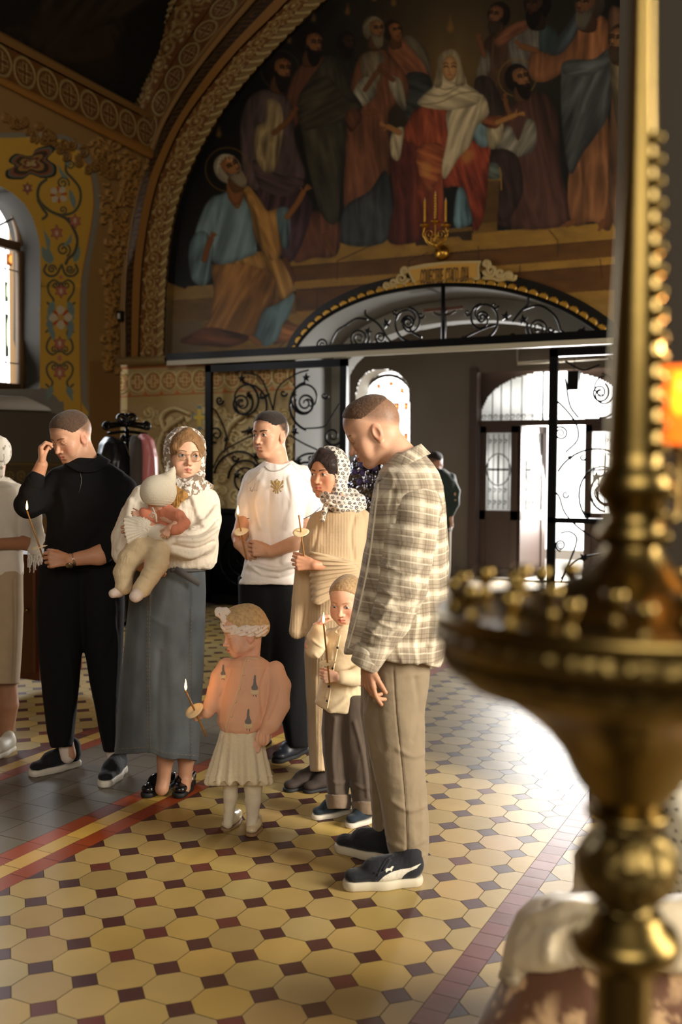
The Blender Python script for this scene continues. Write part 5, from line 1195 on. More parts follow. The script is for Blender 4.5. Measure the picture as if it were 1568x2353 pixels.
cr = crease([([(905, 1130), (893, 1200), (882, 1300), (868, 1420), (850, 1490)], 5, -.006), ([(868, 1110), (858, 1200), (845, 1300), (822, 1440)], 4, .007), ([(1000, 1200), (1008, 1320), (990, 1480)], 8, .010), ([(985, 1260), (992, 1400), (975, 1520)], 7, -.008), ([(960, 1420), (950, 1480), (962, 1535)], 6, .006), ([(920, 1430), (915, 1490), (925, 1520)], 6, .006), ([(880, 1060), (905, 1110), (880, 1140)], 5, .005), ([(1020, 1180), (1000, 1215), (1012, 1290)], 6, -.007), ([(1025, 1500), (1000, 1440), (1010, 1380)], 6, .006)])
sh = garment('plaid_shirt', S, .005, m_plaid, pe, [folds(.005, 8, 5, 8, .9), folds(.0022, 20, 16, 4), cr], uvw=puv())
md = sh.modifiers.new('cloth', 'SOLIDIFY'); md.thickness = .0015
S = Sdf(D); S.chain([(952, 1165, 60, -.12), (942, 1250, 57, -.15), (925, 1350, 52, -.18), (900, 1420, 44, -.20), (868, 1475, 36, -.21), (850, 1512, 31, -.21)], .03); S.cut(S.J(846, 1524, -.2), -UPV*.9+LEFT*.45, .003)
cr = crease([([(905, 1150), (895, 1230), (890, 1330)], 5, .004), ([(985, 1290), (940, 1320), (885, 1300)], 7, .009), ([(975, 1340), (930, 1375), (868, 1352)], 7, .010), ([(960, 1380), (915, 1405), (862, 1385)], 6, .009), ([(935, 1410), (900, 1440), (850, 1415)], 5, .008), ([(915, 1440), (880, 1465), (836, 1440)], 5, .007), ([(895, 1470), (860, 1488), (826, 1470)], 3, -.006), ([(990, 1200), (960, 1240), (920, 1250)], 8, .006), ([(900, 1370), (880, 1420), (850, 1470)], 6, .006)])
sl = garment('sleeve', S, .0045, m_plaid, sh, [folds(.004, 10, 10, 12, .9), cr], uvw=puv(.03, 8, 3))
S = Sdf(D); S.chain([(850, 1498, 34, -.21), (841, 1522, 33, -.21)], .01); S.cut(S.J(838, 1533, -.2), -UPV*.9+LEFT*.45, .002); S.cut(S.J(852, 1490, -.2), UPV*.9-LEFT*.45, .002)
garment('cuff', S, .004, m_plaid, sh, uvw=puv(.01, 20, 5))
# collar folded over the neck
def band_mesh(name, top, bot, m, parent, th=.003, n=40, uvw=None):
    """cloth band between two closed or open 3d lines"""
    A = resamp(crom(top, 6), n); B = resamp(crom(bot, 6), n); V = np.stack([A*(1-t)+B*t for t in np.linspace(0, 1, 6)], 1).reshape(-1, 3)
    o = mk(name, V, gridf(n, 6), m, parent, uvw=uvw(V) if uvw else None); md = o.modifiers.new('thick', 'SOLIDIFY'); md.thickness = th; md.offset = 0; return o
Jp = lambda D: (lambda x, y, z=0.: at(x, y, D+z))
J = Jp(D)
band_mesh('collar', [J(884, 1076, -.05), J(905, 1052, -.09), J(938, 1034, -.09), J(966, 1021, -.03), J(960, 1024, .07), J(920, 1044, .11), J(890, 1072, .04)], [J(868, 1106, -.09), J(900, 1090, -.135), J(945, 1064, -.13), J(986, 1044, -.05), J(982, 1046, .08), J(935, 1062, .14), J(872, 1096, .06)], m_plaid, sh, uvw=puv(.02, 40))
seam('placket', bvh_of(sh), [(870, 1112), (860, 1200), (848, 1290), (825, 1400), (800, 1490)], m_plaid, sh, .004)
# sneakers
m_suede = cloth('black suede', (26, 28, 34), .8, 500, .3); m_rub = mat('off-white rubber', (190, 180, 156), .6); m_wht = mat('white leather', (206, 200, 184), .5)
for lab, h_, t_, dz in (('black sneaker with a curved white side stripe and thick pale sole', gnd(975, 2030), gnd(795, 2044), 0), ('black sneaker with a pale sole behind the front shoe', gnd(905, 1968), gnd(812, 1972), 0)):
    ln = .315; h3 = np.array(h_); t3 = np.array(t_); dd = nrm(t3-h3); 
    if dz == 0 and 'front shoe' in lab: dd = nrm(np.array(gnd(812, 1962))-np.array(gnd(935, 1985)))*1.; h3 = np.array(gnd(935, 1985))
    U, B, c = shoe(D, h3, h3+dd*ln, ln, .075, .046, .036); so = garment('shoe', U, .0032, m_suede, pe, [folds(.0008, 60, 60, 1)]); so2 = garment('sole', B, .003, m_rub, so)
    if 'curved' in lab:
        bv = bvh_of(so); patch('side_stripe', bv, [(868, 2032), (872, 2024), (884, 2013), (900, 2004), (920, 1998), (945, 1994), (968, 1984), (958, 1995), (938, 2004), (928, 2012), (920, 2024), (912, 2033)], m_wht, so, .0015, .8)
        seam('laces', bv, [(868, 2012), (878, 1992), (890, 1975), (905, 1966)], m_suede, so, .004); seam('laces', bv, [(860, 2006), (876, 2004), (884, 1996)], m_suede, so, .003); seam('tongue', bv, [(880, 2000), (897, 1975)], m_suede, so, .007)
        patch('logo', bv, [(886, 2000), (889, 1995), (897, 1995), (902, 1990), (906, 1991), (902, 1997), (901, 2003), (897, 2000), (893, 2001), (888, 2005)], m_wht, so, .0015, .5)
# ---------------------------------------------------------------- 2. man in the white football shirt
D = 5.2; pe = empty('person', at(640, 1735, D)*(1, 1, 0), 'young man in a white football shirt with a gold crest, holding a candle', 'person'); J = Jp(D)
H = HF(at(622, 999, D), 42, 2, 0, 1.02)
S = Sdf(D); S.chain([(635, 1110, 38, .0), (632, 1200, 50, 0), (622, 1340, 48, 0)], .03, flat=(VH, .8)); S.chain([(598, 1340, 36, 0), (590, 1500, 30, 0), (585, 1700, 20, 0)], .03); S.chain([(655, 1340, 36, 0), (668, 1500, 30, 0), (682, 1700, 20, 0)], .03)
S.chain([(578, 1110, 16, .03), (565, 1190, 15, -.02)], .03); S.chain([(700, 1105, 18, 0), (712, 1190, 16, -.03)], .03)
hp = lambda x, y: np.where(y > 3, 5.4, np.where(y > -1.5, -.4+(y+1.5)*1.2, -3.8+(y+9)*.45))
P_ = [coarse(S), head_part(D, H, .0021, face_paint(H, SKM, hairc=(46, 36, 30), hp=hp, stub=.9, brow=(40, 28, 22), iris=(40, 34, 32), gaze=(.1, 0), bw=.42, blush=.45), neck=J(640, 1080), nr=5.6)]
A = Sdf(D); W1, W2 = J(549, 1250, -.16), J(622, 1268, -.22)
A.cap(J(563, 1185, -.03), J(551, 1232, -.10), .042, .038, .02); A.cap(J(551, 1232, -.10), W1, .038, .028, .02)
hand_ops(A, W1, RH*.75-UPV*.6+TOC*.1, VH*.7+RH*.2, UPV, .98, (42, 52, 56, 60), 1, (.9, .3, .5), 18)
A.cap(J(712, 1180, -.02), J(708, 1238, -.10), .050, .045, .02); A.cap(J(708, 1238, -.10), W2, .046, .029, .03)
hand_ops(A, W2, LEFT*1.0+UPV*.18+VH*.1, VH*.8-UPV*.1, UPV, .98, (38, 46, 52, 56), 2, (.95, .3, .4), 14)
P_.append(part_of(A, .0028, skin_cols((206, 160, 130)))); body_mesh(pe, P_)
S = hair_shell(D, H, [((0, 7.2, 4.6), (0, .70, -.72)), ((0, -4, 4.6), (0, -.2, -1))], (.12, .12, .6), ck=2.6)
garment('hair', S, .003, cloth('short dark hair', (40, 30, 24), .7, 700, .8, var=(120, .3), dist=.002), pe, [folds(.0014, 220, 120, 2)])
m_tee = cloth('white jersey', (240, 234, 228), .65, 1400, .15, (10, .15, .01), var=(5, .03))
S = Sdf(D); S.vl([(1060, 612, 668, 0, .06), (1070, 598, 684, 0, .09), (1084, 578, 702, 0, .11), (1105, 566, 712, 0, .12), (1150, 564, 712, -.01, .125), (1200, 570, 700, -.02, .13), (1260, 571, 697, -.03, .13), (1310, 560, 695, -.03, .13), (1342, 549, 693, -.03, .13)], .02, 2.2, ke=.004)
S.chain([(583, 1105, 24, .02), (570, 1145, 23, 0), (564, 1184, 21, -.03)], .02); S.chain([(697, 1098, 27, 0), (710, 1140, 27, -.01), (718, 1184, 27, -.03)], .02)
S.cut(J(562, 1192, -.03), J(560, 1230, -.03)-J(566, 1160, -.03), .003) if False else None
S.op(lambda c: ((c.px()[1]-(1194+.06*(c.px()[0]-560)))*S.m*np.where(c.px()[0] < 569, 1, -9)), .003, 'i') if False else None
S.ell(J(641, 1052, -.03), (.068, .075, .048), None, .01, 's')
cr = crease([([(600, 1110), (590, 1160), (600, 1210)], 7, .006), ([(665, 1100), (672, 1150), (655, 1210)], 7, .006), ([(690, 1290), (640, 1308), (585, 1296)], 5, .008), ([(690, 1316), (640, 1330), (570, 1312)], 5, -.005), ([(575, 1296), (600, 1320), (640, 1325)], 4, .006), ([(700, 1200), (680, 1245), (690, 1290)], 6, .007), ([(672, 1230), (650, 1290), (680, 1300)], 6, .006), ([(620, 1130), (615, 1200), (625, 1260)], 7, -.005), ([(577, 1210), (585, 1260), (572, 1300)], 5, .005)])
te = garment('football_shirt', S, .0045, m_tee, pe, [folds(.006, 9, 4, 21, .9), folds(.003, 22, 12, 6), cr, cr]); bv = bvh_of(te)
m_gold = mat('gold print', (168, 134, 62), .5, attr=False); m_navy = mat('dark trim', (34, 36, 44), .6)
seam('sleeve_trim', bv, [(556, 1189), (564, 1192), (573, 1191)], m_navy, te, .002); seam('sleeve_trim', bv, [(697, 1193), (718, 1182), (737, 1166)], m_navy, te, .002); seam('collar_trim', bv, [(609, 1072), (622, 1082), (645, 1080), (668, 1066)], cloth('white rib', (190, 180, 172)), te, .0035)
seam('shoulder_seam', bv, [(672, 1066), (690, 1088), (712, 1110)], cloth('white rib', (190, 180, 172)), te, .0012); seam('shoulder_seam', bv, [(606, 1078), (590, 1094), (570, 1112)], cloth('white rib', (190, 180, 172)), te, .0012)
def crest(X, Y):                                       # two headed eagle emblem: wings, two heads, shield, tail, orb and sceptre
    u, v = (X-637)/13.5, (Y-1118)/17.; a = np.abs(u); m = np.zeros(X.shape, bool)
    w = (a > .22) & (a < 1.05) & (v > -.62-.25*a) & (v < .38-.35*np.abs(a-.5)); fe = np.sin(np.arctan2(v-.3, a-.15)*13) > -.45; m |= w & (fe | (a < .35))
    m |= (a < .24) & (v > -.55) & (v < .5); m |= (np.hypot((a-.22)*1.2, v+.68) < .17); m |= (a > .3) & (a < .5) & (np.abs(v+.68) < .06)
    m |= (a < .34-.25*(v-.5)*0) & (v > .5) & (v < .95) & (np.sin(u*16) > -.5); m |= (np.hypot(u, (v+.92)*1.2) < .14); m |= np.hypot(a-.62, v-.62) < .13; m |= (np.abs(a-.42-.3*(v-.4)) < .06) & (v > .3) & (v < .7)
    return m & ~((a < .13) & (np.abs(v+.05) < .2) & (a > .06))
patch('crest', bv, [(621, 1098), (653, 1098), (653, 1138), (621, 1138)], m_gold, te, .0015, .55, maskfn=crest)
m_gry = mat('grey print', (110, 116, 120), .5); seam('chest_mark', bv, [(575, 1120), (580, 1130), (587, 1111)], m_gry, te, .0010)
for x in (574, 578, 583, 588): seam('chest_mark', bv, [(x, 1128+(x-574)*.0), (x+2.5, 1127), (x+3, 1124)], m_gry, te, .0009)
m_blk = cloth('black trousers cloth', (14, 15, 17), .9, 900, .2, (12, .2, .01), sheen=0)
S = Sdf(D); S.vl([(1325, 549, 640, .0, .12), (1450, 549, 632, 0, .11), (1600, 556, 622, 0, .09), (1712, 560, 612, 0, .08)], .02); S.vl([(1325, 600, 693, 0, .12), (1450, 612, 704, 0, .11), (1560, 628, 706, 0, .10), (1640, 645, 706, 0, .09), (1716, 660, 708, 0, .08)], .03)
garment('trousers', S, .007, m_blk, pe, [folds(.006, 8, 3, 31, .9)])
m_bls = mat('dark navy leather', (30, 34, 44), .45, bump=('noise', 60, .1, .002))
for a, b in ((gnd(705, 1725), gnd(640, 1752)), (gnd(620, 1705), gnd(560, 1728))):
    dd = nrm(b-a); U, B, c = shoe(D, a, a+dd*.30, .30, .075, .045, .024); so = garment('shoe', U, .004, m_bls, pe); garment('sole', B, .004, mat('dark rubber', (24, 24, 26), .7), so)
    for q in range(4): 
        g = MB(); g.tube([c(.32+.06*q, -.022, .085-.012*q), c(.33+.06*q, 0, .098-.013*q), c(.32+.06*q, .022, .085-.012*q)], .0025, 5); g.build('laces', mat('dark rubber', (24, 24, 26), .7), so)
candle((547, 1184), (567, 1286), (5.2-.235, 5.2-.215), .64, 'lit wax candle with a paper disc held before a white football shirt')
# ---------------------------------------------------------------- 3. woman in glasses with the baby
D = 4.57; pe = empty('person', at(385, 1830, D)*(1, 1, 0), 'woman in round glasses, lace headscarf, white blouse and long denim skirt, holding a baby', 'person'); J = Jp(D)
H = HF(at(425, 1047, D), -12, 0, 3, .99)
S = Sdf(D); S.chain([(415, 1150, 45, .03), (405, 1250, 55, .03), (385, 1400, 60, .03)], .03, flat=(VH, .75)); S.chain([(370, 1450, 36, 0), (378, 1650, 26, 0), (380, 1745, 19, 0), (376, 1792, 15, 0), (372, 1812, 16, -.02)], .03); S.chain([(400, 1450, 36, .05), (420, 1650, 26, .05), (428, 1745, 19, .05), (426, 1790, 15, .05), (422, 1810, 16, .02)], .03)
SKF = (214, 166, 136)
P_ = [coarse(S, .008, (188, 140, 110)), head_part(D, H, .0018, face_paint(H, SKF, lips=(184, 104, 92), brow=(112, 84, 58), iris=(84, 92, 88), gaze=(-.22, 0), blush=.6, bw=.26), neck=J(425, 1130, .03), nr=4.7, fem=1.)]
A = Sdf(D); W1 = J(322, 1300, -.10)
A.cap(J(292, 1268, -.06), W1, .034, .024, .02); hand_ops(A, W1, RH*.85-UPV*.35+TOC*.1, TOC*.5+UPV*.6, UPV*.7+TOC*.4, .95, (18, 22, 26, 30), 8, (.5, .8, .3), 12)
A.cap(J(400, 1235, -.22), J(345, 1212, -.29), .034, .026, .02); hand_ops(A, J(338, 1208, -.29), LEFT*.8-UPV*.3, VH, UPV, .93, (40, 45, 50, 55), 2, (.8, .5, .4))
P_.append(part_of(A, .0028, skin_cols((204, 152, 120)))); body_mesh(pe, P_)
m_dbl = cloth('dark blonde hair', (128, 94, 58), .55, 500, .5, var=(60, .25), dist=.001)
S = hair_shell(D, H, [], (.7, .5, .6), adds=[((6.6, 1.5, 2), (6.9, 1.5, -8.5), 1.7, 1.4, 1.2), ((-6.6, 1.5, 2), (-6.9, 1.5, -8.5), 1.7, 1.4, 1.2), ((0, 4.6, 11.0), (6.0, 5.2, 3.6), 1.6, 1.9, 1.5), ((0, 4.6, 11.0), (-6.0, 5.2, 3.6), 1.6, 1.9, 1.5)], subs=[((0, 9.5, -3.2), (5.6, 7.2, 9.6))])
garment('hair', S, .0028, m_dbl, pe, [folds(.0016, 150, 14, 2)])
S = Sdf(D); 
for k, (x0_, y0_, x1_, y1_) in enumerate(((400, 1120, 404, 1168), (410, 1125, 409, 1160), (420, 1128, 418, 1150), (395, 1128, 398, 1160))): S.chain([(x0_, y0_, 7, -.12), ((x0_+x1_)/2+4, (y0_+y1_)/2, 8, -.15), (x1_, y1_, 4, -.16)], .006)
garment('loose_hair', S, .003, cloth('golden hair ends', (168, 124, 62), .5, 500, .5, var=(60, .25), dist=.001), pe, [folds(.002, 160, 12, 5)])
# lace headscarf
m_lace = mat('white lace', (206, 200, 190), .7, attr=True, bump=[('voronoi', 180, .6, .002)], sheen=.2)
def lace_c(V):
    n = vnoise(V*75)+.6*vnoise(V*160); return np.where((n > .15)[:, None], lin((222, 214, 204)), lin((132, 112, 92)))
S = hair_shell(D, H, [((0, 3.6, 9.0), (0, 1.0, -.04))], (1.6, 1.3, 1.4), adds=[((6.9, 0, 0), (6.6, 2.2, -8.5), 2.6, 2.3, 2), ((-6.9, 0, 0), (-6.6, 2.2, -8.5), 2.6, 2.3, 2), ((0, -7, 0), (0, -6, -9), 5, 5, 4)], subs=[((0, 10.2, -3.), (5.9, 8.6, 10.4))])
S.chain([(390, 1098, 11, -.05), (408, 1112, 13, -.09), (430, 1118, 15, -.10), (452, 1104, 12, -.06), (462, 1090, 9, -.02)], .02); S.chain([(400, 1118, 12, -.07), (440, 1126, 15, -.08), (470, 1118, 12, -.03), (480, 1120, 9, 0)], .02); S.chain([(410, 1110, 12, .08), (450, 1110, 16, .08)], .03)
S.chain([(440, 1126, 12, -.10), (425, 1134, 11, -.12), (412, 1128, 8, -.12)], .015)
garment('lace_headscarf', S, .0026, m_lace, pe, [folds(.005, 30, 22, 3, .9), folds(.0016, 90, 90, 5)], cols=lace_c)
gl = MB(); ce = [H.w(sx*3.3, 9.6, -.35) for sx in (-1, 1)]
for c in ce: gl.tube([c+(H.x*2.35*math.cos(a)+H.z*2.25*math.sin(a))*H.s for a in np.linspace(0, 2*math.pi, 28)[:-1]], .0011, 6, True)
gl.tube([H.w(-1.0, 9.7, .1), H.w(0, 10.2, .45), H.w(1.0, 9.7, .1)], .0010, 5)
for sx in (-1, 1): gl.tube([H.w(sx*5.6, 9.5, .1), H.w(sx*7.4, 8.0, .2), H.w(sx*8.1, 0, -.2)], .0010, 5)
gl.build('glasses_frame', mat('gold wire', (150, 124, 84), .3, .9), pe)
m_lens = mat('thin lens', (255, 255, 255), .02, trans=1., spec=.4)
m_lens.node_tree.nodes['Principled BSDF'].inputs['IOR'].default_value = 1.05
for c in ce: g = MB(); g.lathe([(.0001, 0), (.012, .0003), (.0225, 0), (.012, -.0006), (.0001, -.0008)], c, 24, H.y); g.build('lens', m_lens, pe)
m_blouse = cloth('white crinkle cotton', (224, 214, 196), .8, 260, .6, (20, .35, .01), var=(6, .04), dist=.0012)
S = Sdf(D); S.vl([(1108, 396, 452, .03, .06), (1116, 365, 474, .03, .09), (1130, 334, 490, .02, .12), (1160, 318, 498, .01, .14), (1210, 312, 500, 0, .15), (1260, 312, 500, -.01, .155), (1292, 318, 497, 0, .15), (1306, 332, 486, 0, .14)], .02, 2.2, ke=.012)
S.chain([(330, 1140, 25, .0), (308, 1185, 28, -.03), (290, 1235, 30, -.06), (288, 1272, 28, -.08), (302, 1288, 22, -.10)], .02)
S.chain([(480, 1150, 22, .0), (480, 1195, 26, -.05), (466, 1238, 30, -.12), (430, 1252, 32, -.20), (392, 1240, 28, -.25), (362, 1224, 19, -.28), (347, 1216, 12, -.29)], .025)
cr = crease([([(498, 1165), (470, 1200), (440, 1215)], 5, .006), ([(500, 1190), (465, 1222), (420, 1228)], 4, -.007), ([(500, 1215), (460, 1240), (410, 1240)], 5, .007), ([(492, 1245), (450, 1262), (400, 1254)], 4, -.007), ([(480, 1262), (440, 1280), (400, 1268)], 5, .006), ([(440, 1130), (455, 1180), (470, 1210)], 6, .006), ([(300, 1150), (290, 1200), (272, 1260)], 6, .006), ([(320, 1160), (308, 1220), (298, 1280)], 5, -.006)])
bl = garment('blouse', S, .0048, m_blouse, pe, [folds(.005, 10, 7, 41, .9), folds(.0030, 55, 9, 6, .6), cr, cr])
S = Sdf(D)                                             # ruffled cuff
S.chain([(347, 1214, 12, -.29), (328, 1214, 22, -.30), (306, 1218, 29, -.30), (292, 1222, 33, -.30)], .01, flat=(VH, .55)); S.cut(J(289, 1215, -.3), J(270, 1222, -.3)-J(340, 1212, -.3), .003)
garment('ruffled_cuff', S, .0035, m_blouse, bl, [lambda V, N: (lambda q: .0030*np.sin(np.arctan2(q[1]-1214, q[0]-352)*46))(Ctx(V).px())])
m_den = cloth('washed denim', (84, 98, 108), .9, 700, .5, (8, .1, .01), attr=True, dist=.0008, var=(9, .10))
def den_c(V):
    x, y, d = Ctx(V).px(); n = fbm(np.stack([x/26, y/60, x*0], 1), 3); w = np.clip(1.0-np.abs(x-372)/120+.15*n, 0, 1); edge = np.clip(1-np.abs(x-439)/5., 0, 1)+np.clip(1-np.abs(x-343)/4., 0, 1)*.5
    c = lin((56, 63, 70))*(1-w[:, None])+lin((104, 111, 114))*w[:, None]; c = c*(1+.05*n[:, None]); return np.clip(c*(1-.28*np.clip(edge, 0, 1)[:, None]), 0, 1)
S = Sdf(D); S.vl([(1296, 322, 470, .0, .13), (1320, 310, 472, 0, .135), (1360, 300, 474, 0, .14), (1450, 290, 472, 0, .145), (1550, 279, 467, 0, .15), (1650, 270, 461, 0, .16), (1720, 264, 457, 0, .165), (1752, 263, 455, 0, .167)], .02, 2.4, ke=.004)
S.op(lambda c: (c.px()[1]-np.interp(c.px()[0], [262, 345, 372, 460], [1733, 1728, 1740, 1748]))*S.m, .003, 'i')
S2 = Sdf(D); S.vl([(1715, 290, 440, 0, .13), (1790, 288, 442, 0, .13)], .01, 2.4, 's')
cr = crease([([(343, 1345), (341, 1500), (343, 1730)], 3, .003), ([(439, 1400), (436, 1560), (440, 1745)], 3, .003), ([(320, 1400), (310, 1550), (305, 1720)], 10, .007), ([(390, 1450), (400, 1600), (395, 1740)], 14, .008), ([(366, 1500), (360, 1620), (362, 1730)], 8, -.006), ([(350, 1420), (390, 1440), (440, 1425)], 6, .004), ([(262, 1722), (345, 1718), (372, 1730), (460, 1738)], 3, .003)])
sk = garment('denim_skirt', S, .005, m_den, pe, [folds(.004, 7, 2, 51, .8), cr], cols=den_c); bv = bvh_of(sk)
m_st = cloth('denim stitching', (150, 128, 88), .8)
for P in ([(340, 1350), (338, 1500), (340, 1722)], [(346, 1350), (344, 1500), (346, 1722)], [(441, 1395), (437, 1560), (441, 1742)], [(396, 1312), (402, 1330), (420, 1338), (448, 1336)], [(264, 1722), (345, 1717), (374, 1729), (458, 1737)]): seam('stitching', bv, P, m_st, sk, .0008, dashed=3)
m_belt = mat('grey webbing', (84, 82, 80), .8); seam('belt', bv, [(392, 1310), (425, 1311), (470, 1308)], m_belt, sk, .010); g = MB(); g.bar(J(402, 1308, -.165), J(460, 1341, -.15), .03, .004, VH); g.build('belt_end', m_belt, sk)
m_loaf = mat('black patent leather', (18, 18, 20), .22, coat=.5)
for a, b, u in ((gnd(398, 1800), gnd(312, 1846), 0), (gnd(438, 1798), gnd(402, 1846), 0)):
    dd = nrm(b-a); U, B, c = shoe(D, a, a+dd*.255, .255, .028, .040, .026); U.cap(c(.1, 0, .075), c(.42, 0, .085), .030, .026, .004, 's'); so = garment('shoe', U, .0032, m_loaf, pe); garment('sole', B, .004, mat('black rubber', (20, 20, 20), .6), so)
    g = MB(); 
    for q in range(7): p = c(.56, -.03+.01*q, .066-abs(q-3)*.003); g.tube([p+(nrm(dd)*.006*math.cos(t)+UPV*.005*math.sin(t)) for t in np.linspace(0, 6.28, 9)[:-1]], .0016, 5, True)
    g.build('shoe_chain', mat('dark metal', (60, 58, 56), .3, .9), so)
# baby, carried: a person of its own
D = 4.30; pe = empty('person', J(335, 1365, -.3), 'baby in a pointed white knit bonnet and cream trousers in the woman\'s arms', 'person'); J = Jp(D)
H = HF(at(358, 1143, D), -50, 10, -32, .57)
S = Sdf(D); S.chain([(355, 1190, 24, .03), (345, 1235, 26, .03)], .02); S.chain([(330, 1260, 18, 0), (300, 1290, 15, -.02), (290, 1345, 12, -.03)], .02); S.chain([(350, 1265, 18, -.02), (345, 1320, 15, -.05), (322, 1362, 12, -.06)], .02); S.chain([(372, 1185, 12, 0), (415, 1200, 11, -.04), (385, 1218, 9, -.08)], .02)
P_ = [coarse(S, .006, (220, 176, 150)), head_part(D, H, .0022, face_paint(H, (224, 178, 150), closed=True, brow=(190, 150, 120), blush=.9), neck=J(360, 1185, .02), nr=5.5, child=1.)]
A = Sdf(D); hand_ops(A, J(392, 1213, -.09), LEFT*.5-UPV*.7, VH, UPV+LEFT*.2, .42, (30, 35, 40, 40), 6, k=.003); A.cap(J(402, 1204, -.08), J(392, 1213, -.09), .013, .012, .006)
hand_ops(A, J(324, 1180, -.02), LEFT*.8-UPV*.1, VH, UPV, .36, (50, 55, 60, 60), 2, k=.003)
P_.append(part_of(A, .0018, skin_cols((222, 172, 144)))); body_mesh(pe, P_)
m_knit = cloth('white knit', (222, 212, 190), .95, 300, .8, var=(8, .03), dist=.0018, extra=[('wave', 95, .35, .0015)])
S = Sdf(D); S.ell(J(364, 1130, .0), (.074, .088, .074), None); S.chain([(374, 1118, 26, 0), (388, 1100, 17, 0), (396, 1084, 8, 0), (400, 1074, 3, 0)], .015); S.cut(J(352, 1160, .0), -(UPV*.96+LEFT*.08)+LEFT*.28, .006)
S.op(lambda c: -((c.px()[0]-332)*.9+(c.px()[1]-1168)*-.45+2)*S.m, .005, 'i')
ha = garment('knit_bonnet', S, .0032, m_knit, pe, [lambda V, N: .0009*np.sin(loc3(V)[:, 2]*900+3*np.sin(loc3(V)[:, 0]*30))])
g = MB(); g.tube([J(350, 1166, -.10), J(356, 1180, -.11), J(352, 1190, -.11), J(345, 1186, -.11), J(350, 1178, -.12), J(358, 1182, -.12), J(360, 1200, -.12)], .004, 8); g.build('tie_cord', m_knit, ha)
m_pink = cloth('salmon cotton', (206, 130, 100), .85, 900, .25)
S = Sdf(D); S.chain([(350, 1186, 20, .03), (380, 1180, 20, .02), (352, 1230, 28, .04)], .02); S.chain([(385, 1178, 17, .0), (408, 1188, 16, -.03), (422, 1202, 14, -.05), (408, 1214, 13, -.07), (400, 1217, 12.5, -.08)], .02); S.chain([(345, 1186, 14, .0), (330, 1178, 11, -.02)], .02)
garment('pink_shirt', S, .0035, m_pink, pe, [folds(.003, 30, 30, 7)])
m_cream = cloth('cream ribbed knit', (212, 190, 152), .9, 500, .3, var=(8, .03), extra=[('wave', 70, .5, .0015)])
S = Sdf(D); S.chain([(345, 1240, 32, .03), (325, 1256, 32, 0)], .02); S.chain([(322, 1262, 28, -.01), (298, 1285, 26, -.03), (284, 1315, 22, -.04), (285, 1345, 18, -.05)], .02); S.chain([(365, 1262, 26, -.02), (362, 1295, 25, -.06), (345, 1325, 21, -.08), (330, 1352, 19, -.09)], .02)
S.cut(J(285, 1352, -.05), -UPV, .003) if False else None
bp = garment('knit_trousers', S, .0035, m_cream, pe, [folds(.0025, 24, 24, 9), lambda V, N: .0006*np.sin(loc3(V)[:, 0]*1300)])
S = Sdf(D); S.chain([(335, 1338, 20, -.09), (325, 1354, 20, -.10)], .01); S.chain([(285, 1338, 19, -.05), (284, 1348, 19, -.055)], .01); garment('trouser_cuff', S, .003, m_cream, bp, [folds(.001, 60, 60, 2)])
m_sock = cloth('pale sock', (214, 196, 182), .9, 700, .3)
for P in ([(284, 1352, 12, -.05), (272, 1360, 12, -.06), (260, 1364, 10, -.08)], [(322, 1358, 12, -.10), (316, 1366, 14, -.12), (312, 1370, 14, -.14)]): S = Sdf(D); S.chain(P, .01); garment('sock', S, .003, m_sock, pe, [folds(.0008, 60, 60, 2)])
# ---------------------------------------------------------------- 4. man in black, hand at his forehead
D = 4.88; pe = empty('person', at(190, 1780, D)*(1, 1, 0), 'young man in a black zip-neck sweater touching his forehead and holding a candle low', 'person'); J = Jp(D)
H = HF(at(165, 1004, D), 52, 22, 0, 1.06)
S = Sdf(D); S.chain([(195, 1110, 42, .0), (200, 1200, 60, 0), (190, 1320, 58, 0)], .03, flat=(VH, .8)); S.chain([(150, 1330, 40, 0), (145, 1500, 28, 0), (148, 1690, 17, 0), (160, 1735, 15, 0)], .03); S.chain([(225, 1330, 40, 0), (240, 1500, 28, 0), (252, 1700, 17, 0), (262, 1745, 14, 0)], .03)
hp = lambda x, y: np.where(y > 3, 5.2, np.where(y > -1.5, .6+(y+1.5)*1.0, -3.4+(y+9)*.5))
P_ = [coarse(S), head_part(D, H, .002, face_paint(H, SKM, closed=True, hairc=(84, 62, 44), hp=hp, stub=.8, brow=(96, 68, 46), blush=.75), neck=J(208, 1090, .0), nr=5.8)]
A = Sdf(D); W1, W2 = J(96, 1068, -.14), J(160, 1287, -.26)
A.cap(J(72, 1130, -.10), W1, .042, .028, .02); hand_ops(A, W1, UPV*1.-RH*.02, RH*.8+VH*.35, VH*.2+TOC*.8+RH*.4, .92, (52, 56, 60, 64), 2, (.95, .1, .4), 20)
A.cap(J(252, 1262, -.16), J(228, 1276, -.20), .046, .044, .02); A.cap(J(228, 1276, -.20), W2, .042, .029, .02); hand_ops(A, W2, LEFT*1.+UPV*.02-VH*.1, VH*.75+UPV*-.2, UPV, 1.0, (38, 50, 56, 60), 2, (.95, .45, .3), 14)
P_.append(part_of(A, .0028, skin_cols((200, 148, 116)))); body_mesh(pe, P_)
S = hair_shell(D, H, [((0, 7.2, 4.4), (0, .70, -.72)), ((0, -4, 3.2), (0, -.2, -1))], (.15, .05, .5), ck=2.6)
garment('hair', S, .003, cloth('cropped brown hair', (78, 58, 42), .75, 700, .8, var=(120, .3), dist=.002), pe, [folds(.0012, 220, 120, 2)])
m_bsw = cloth('black sweater knit', (15, 16, 18), .95, 700, .3, (14, .25, .01), sheen=0)
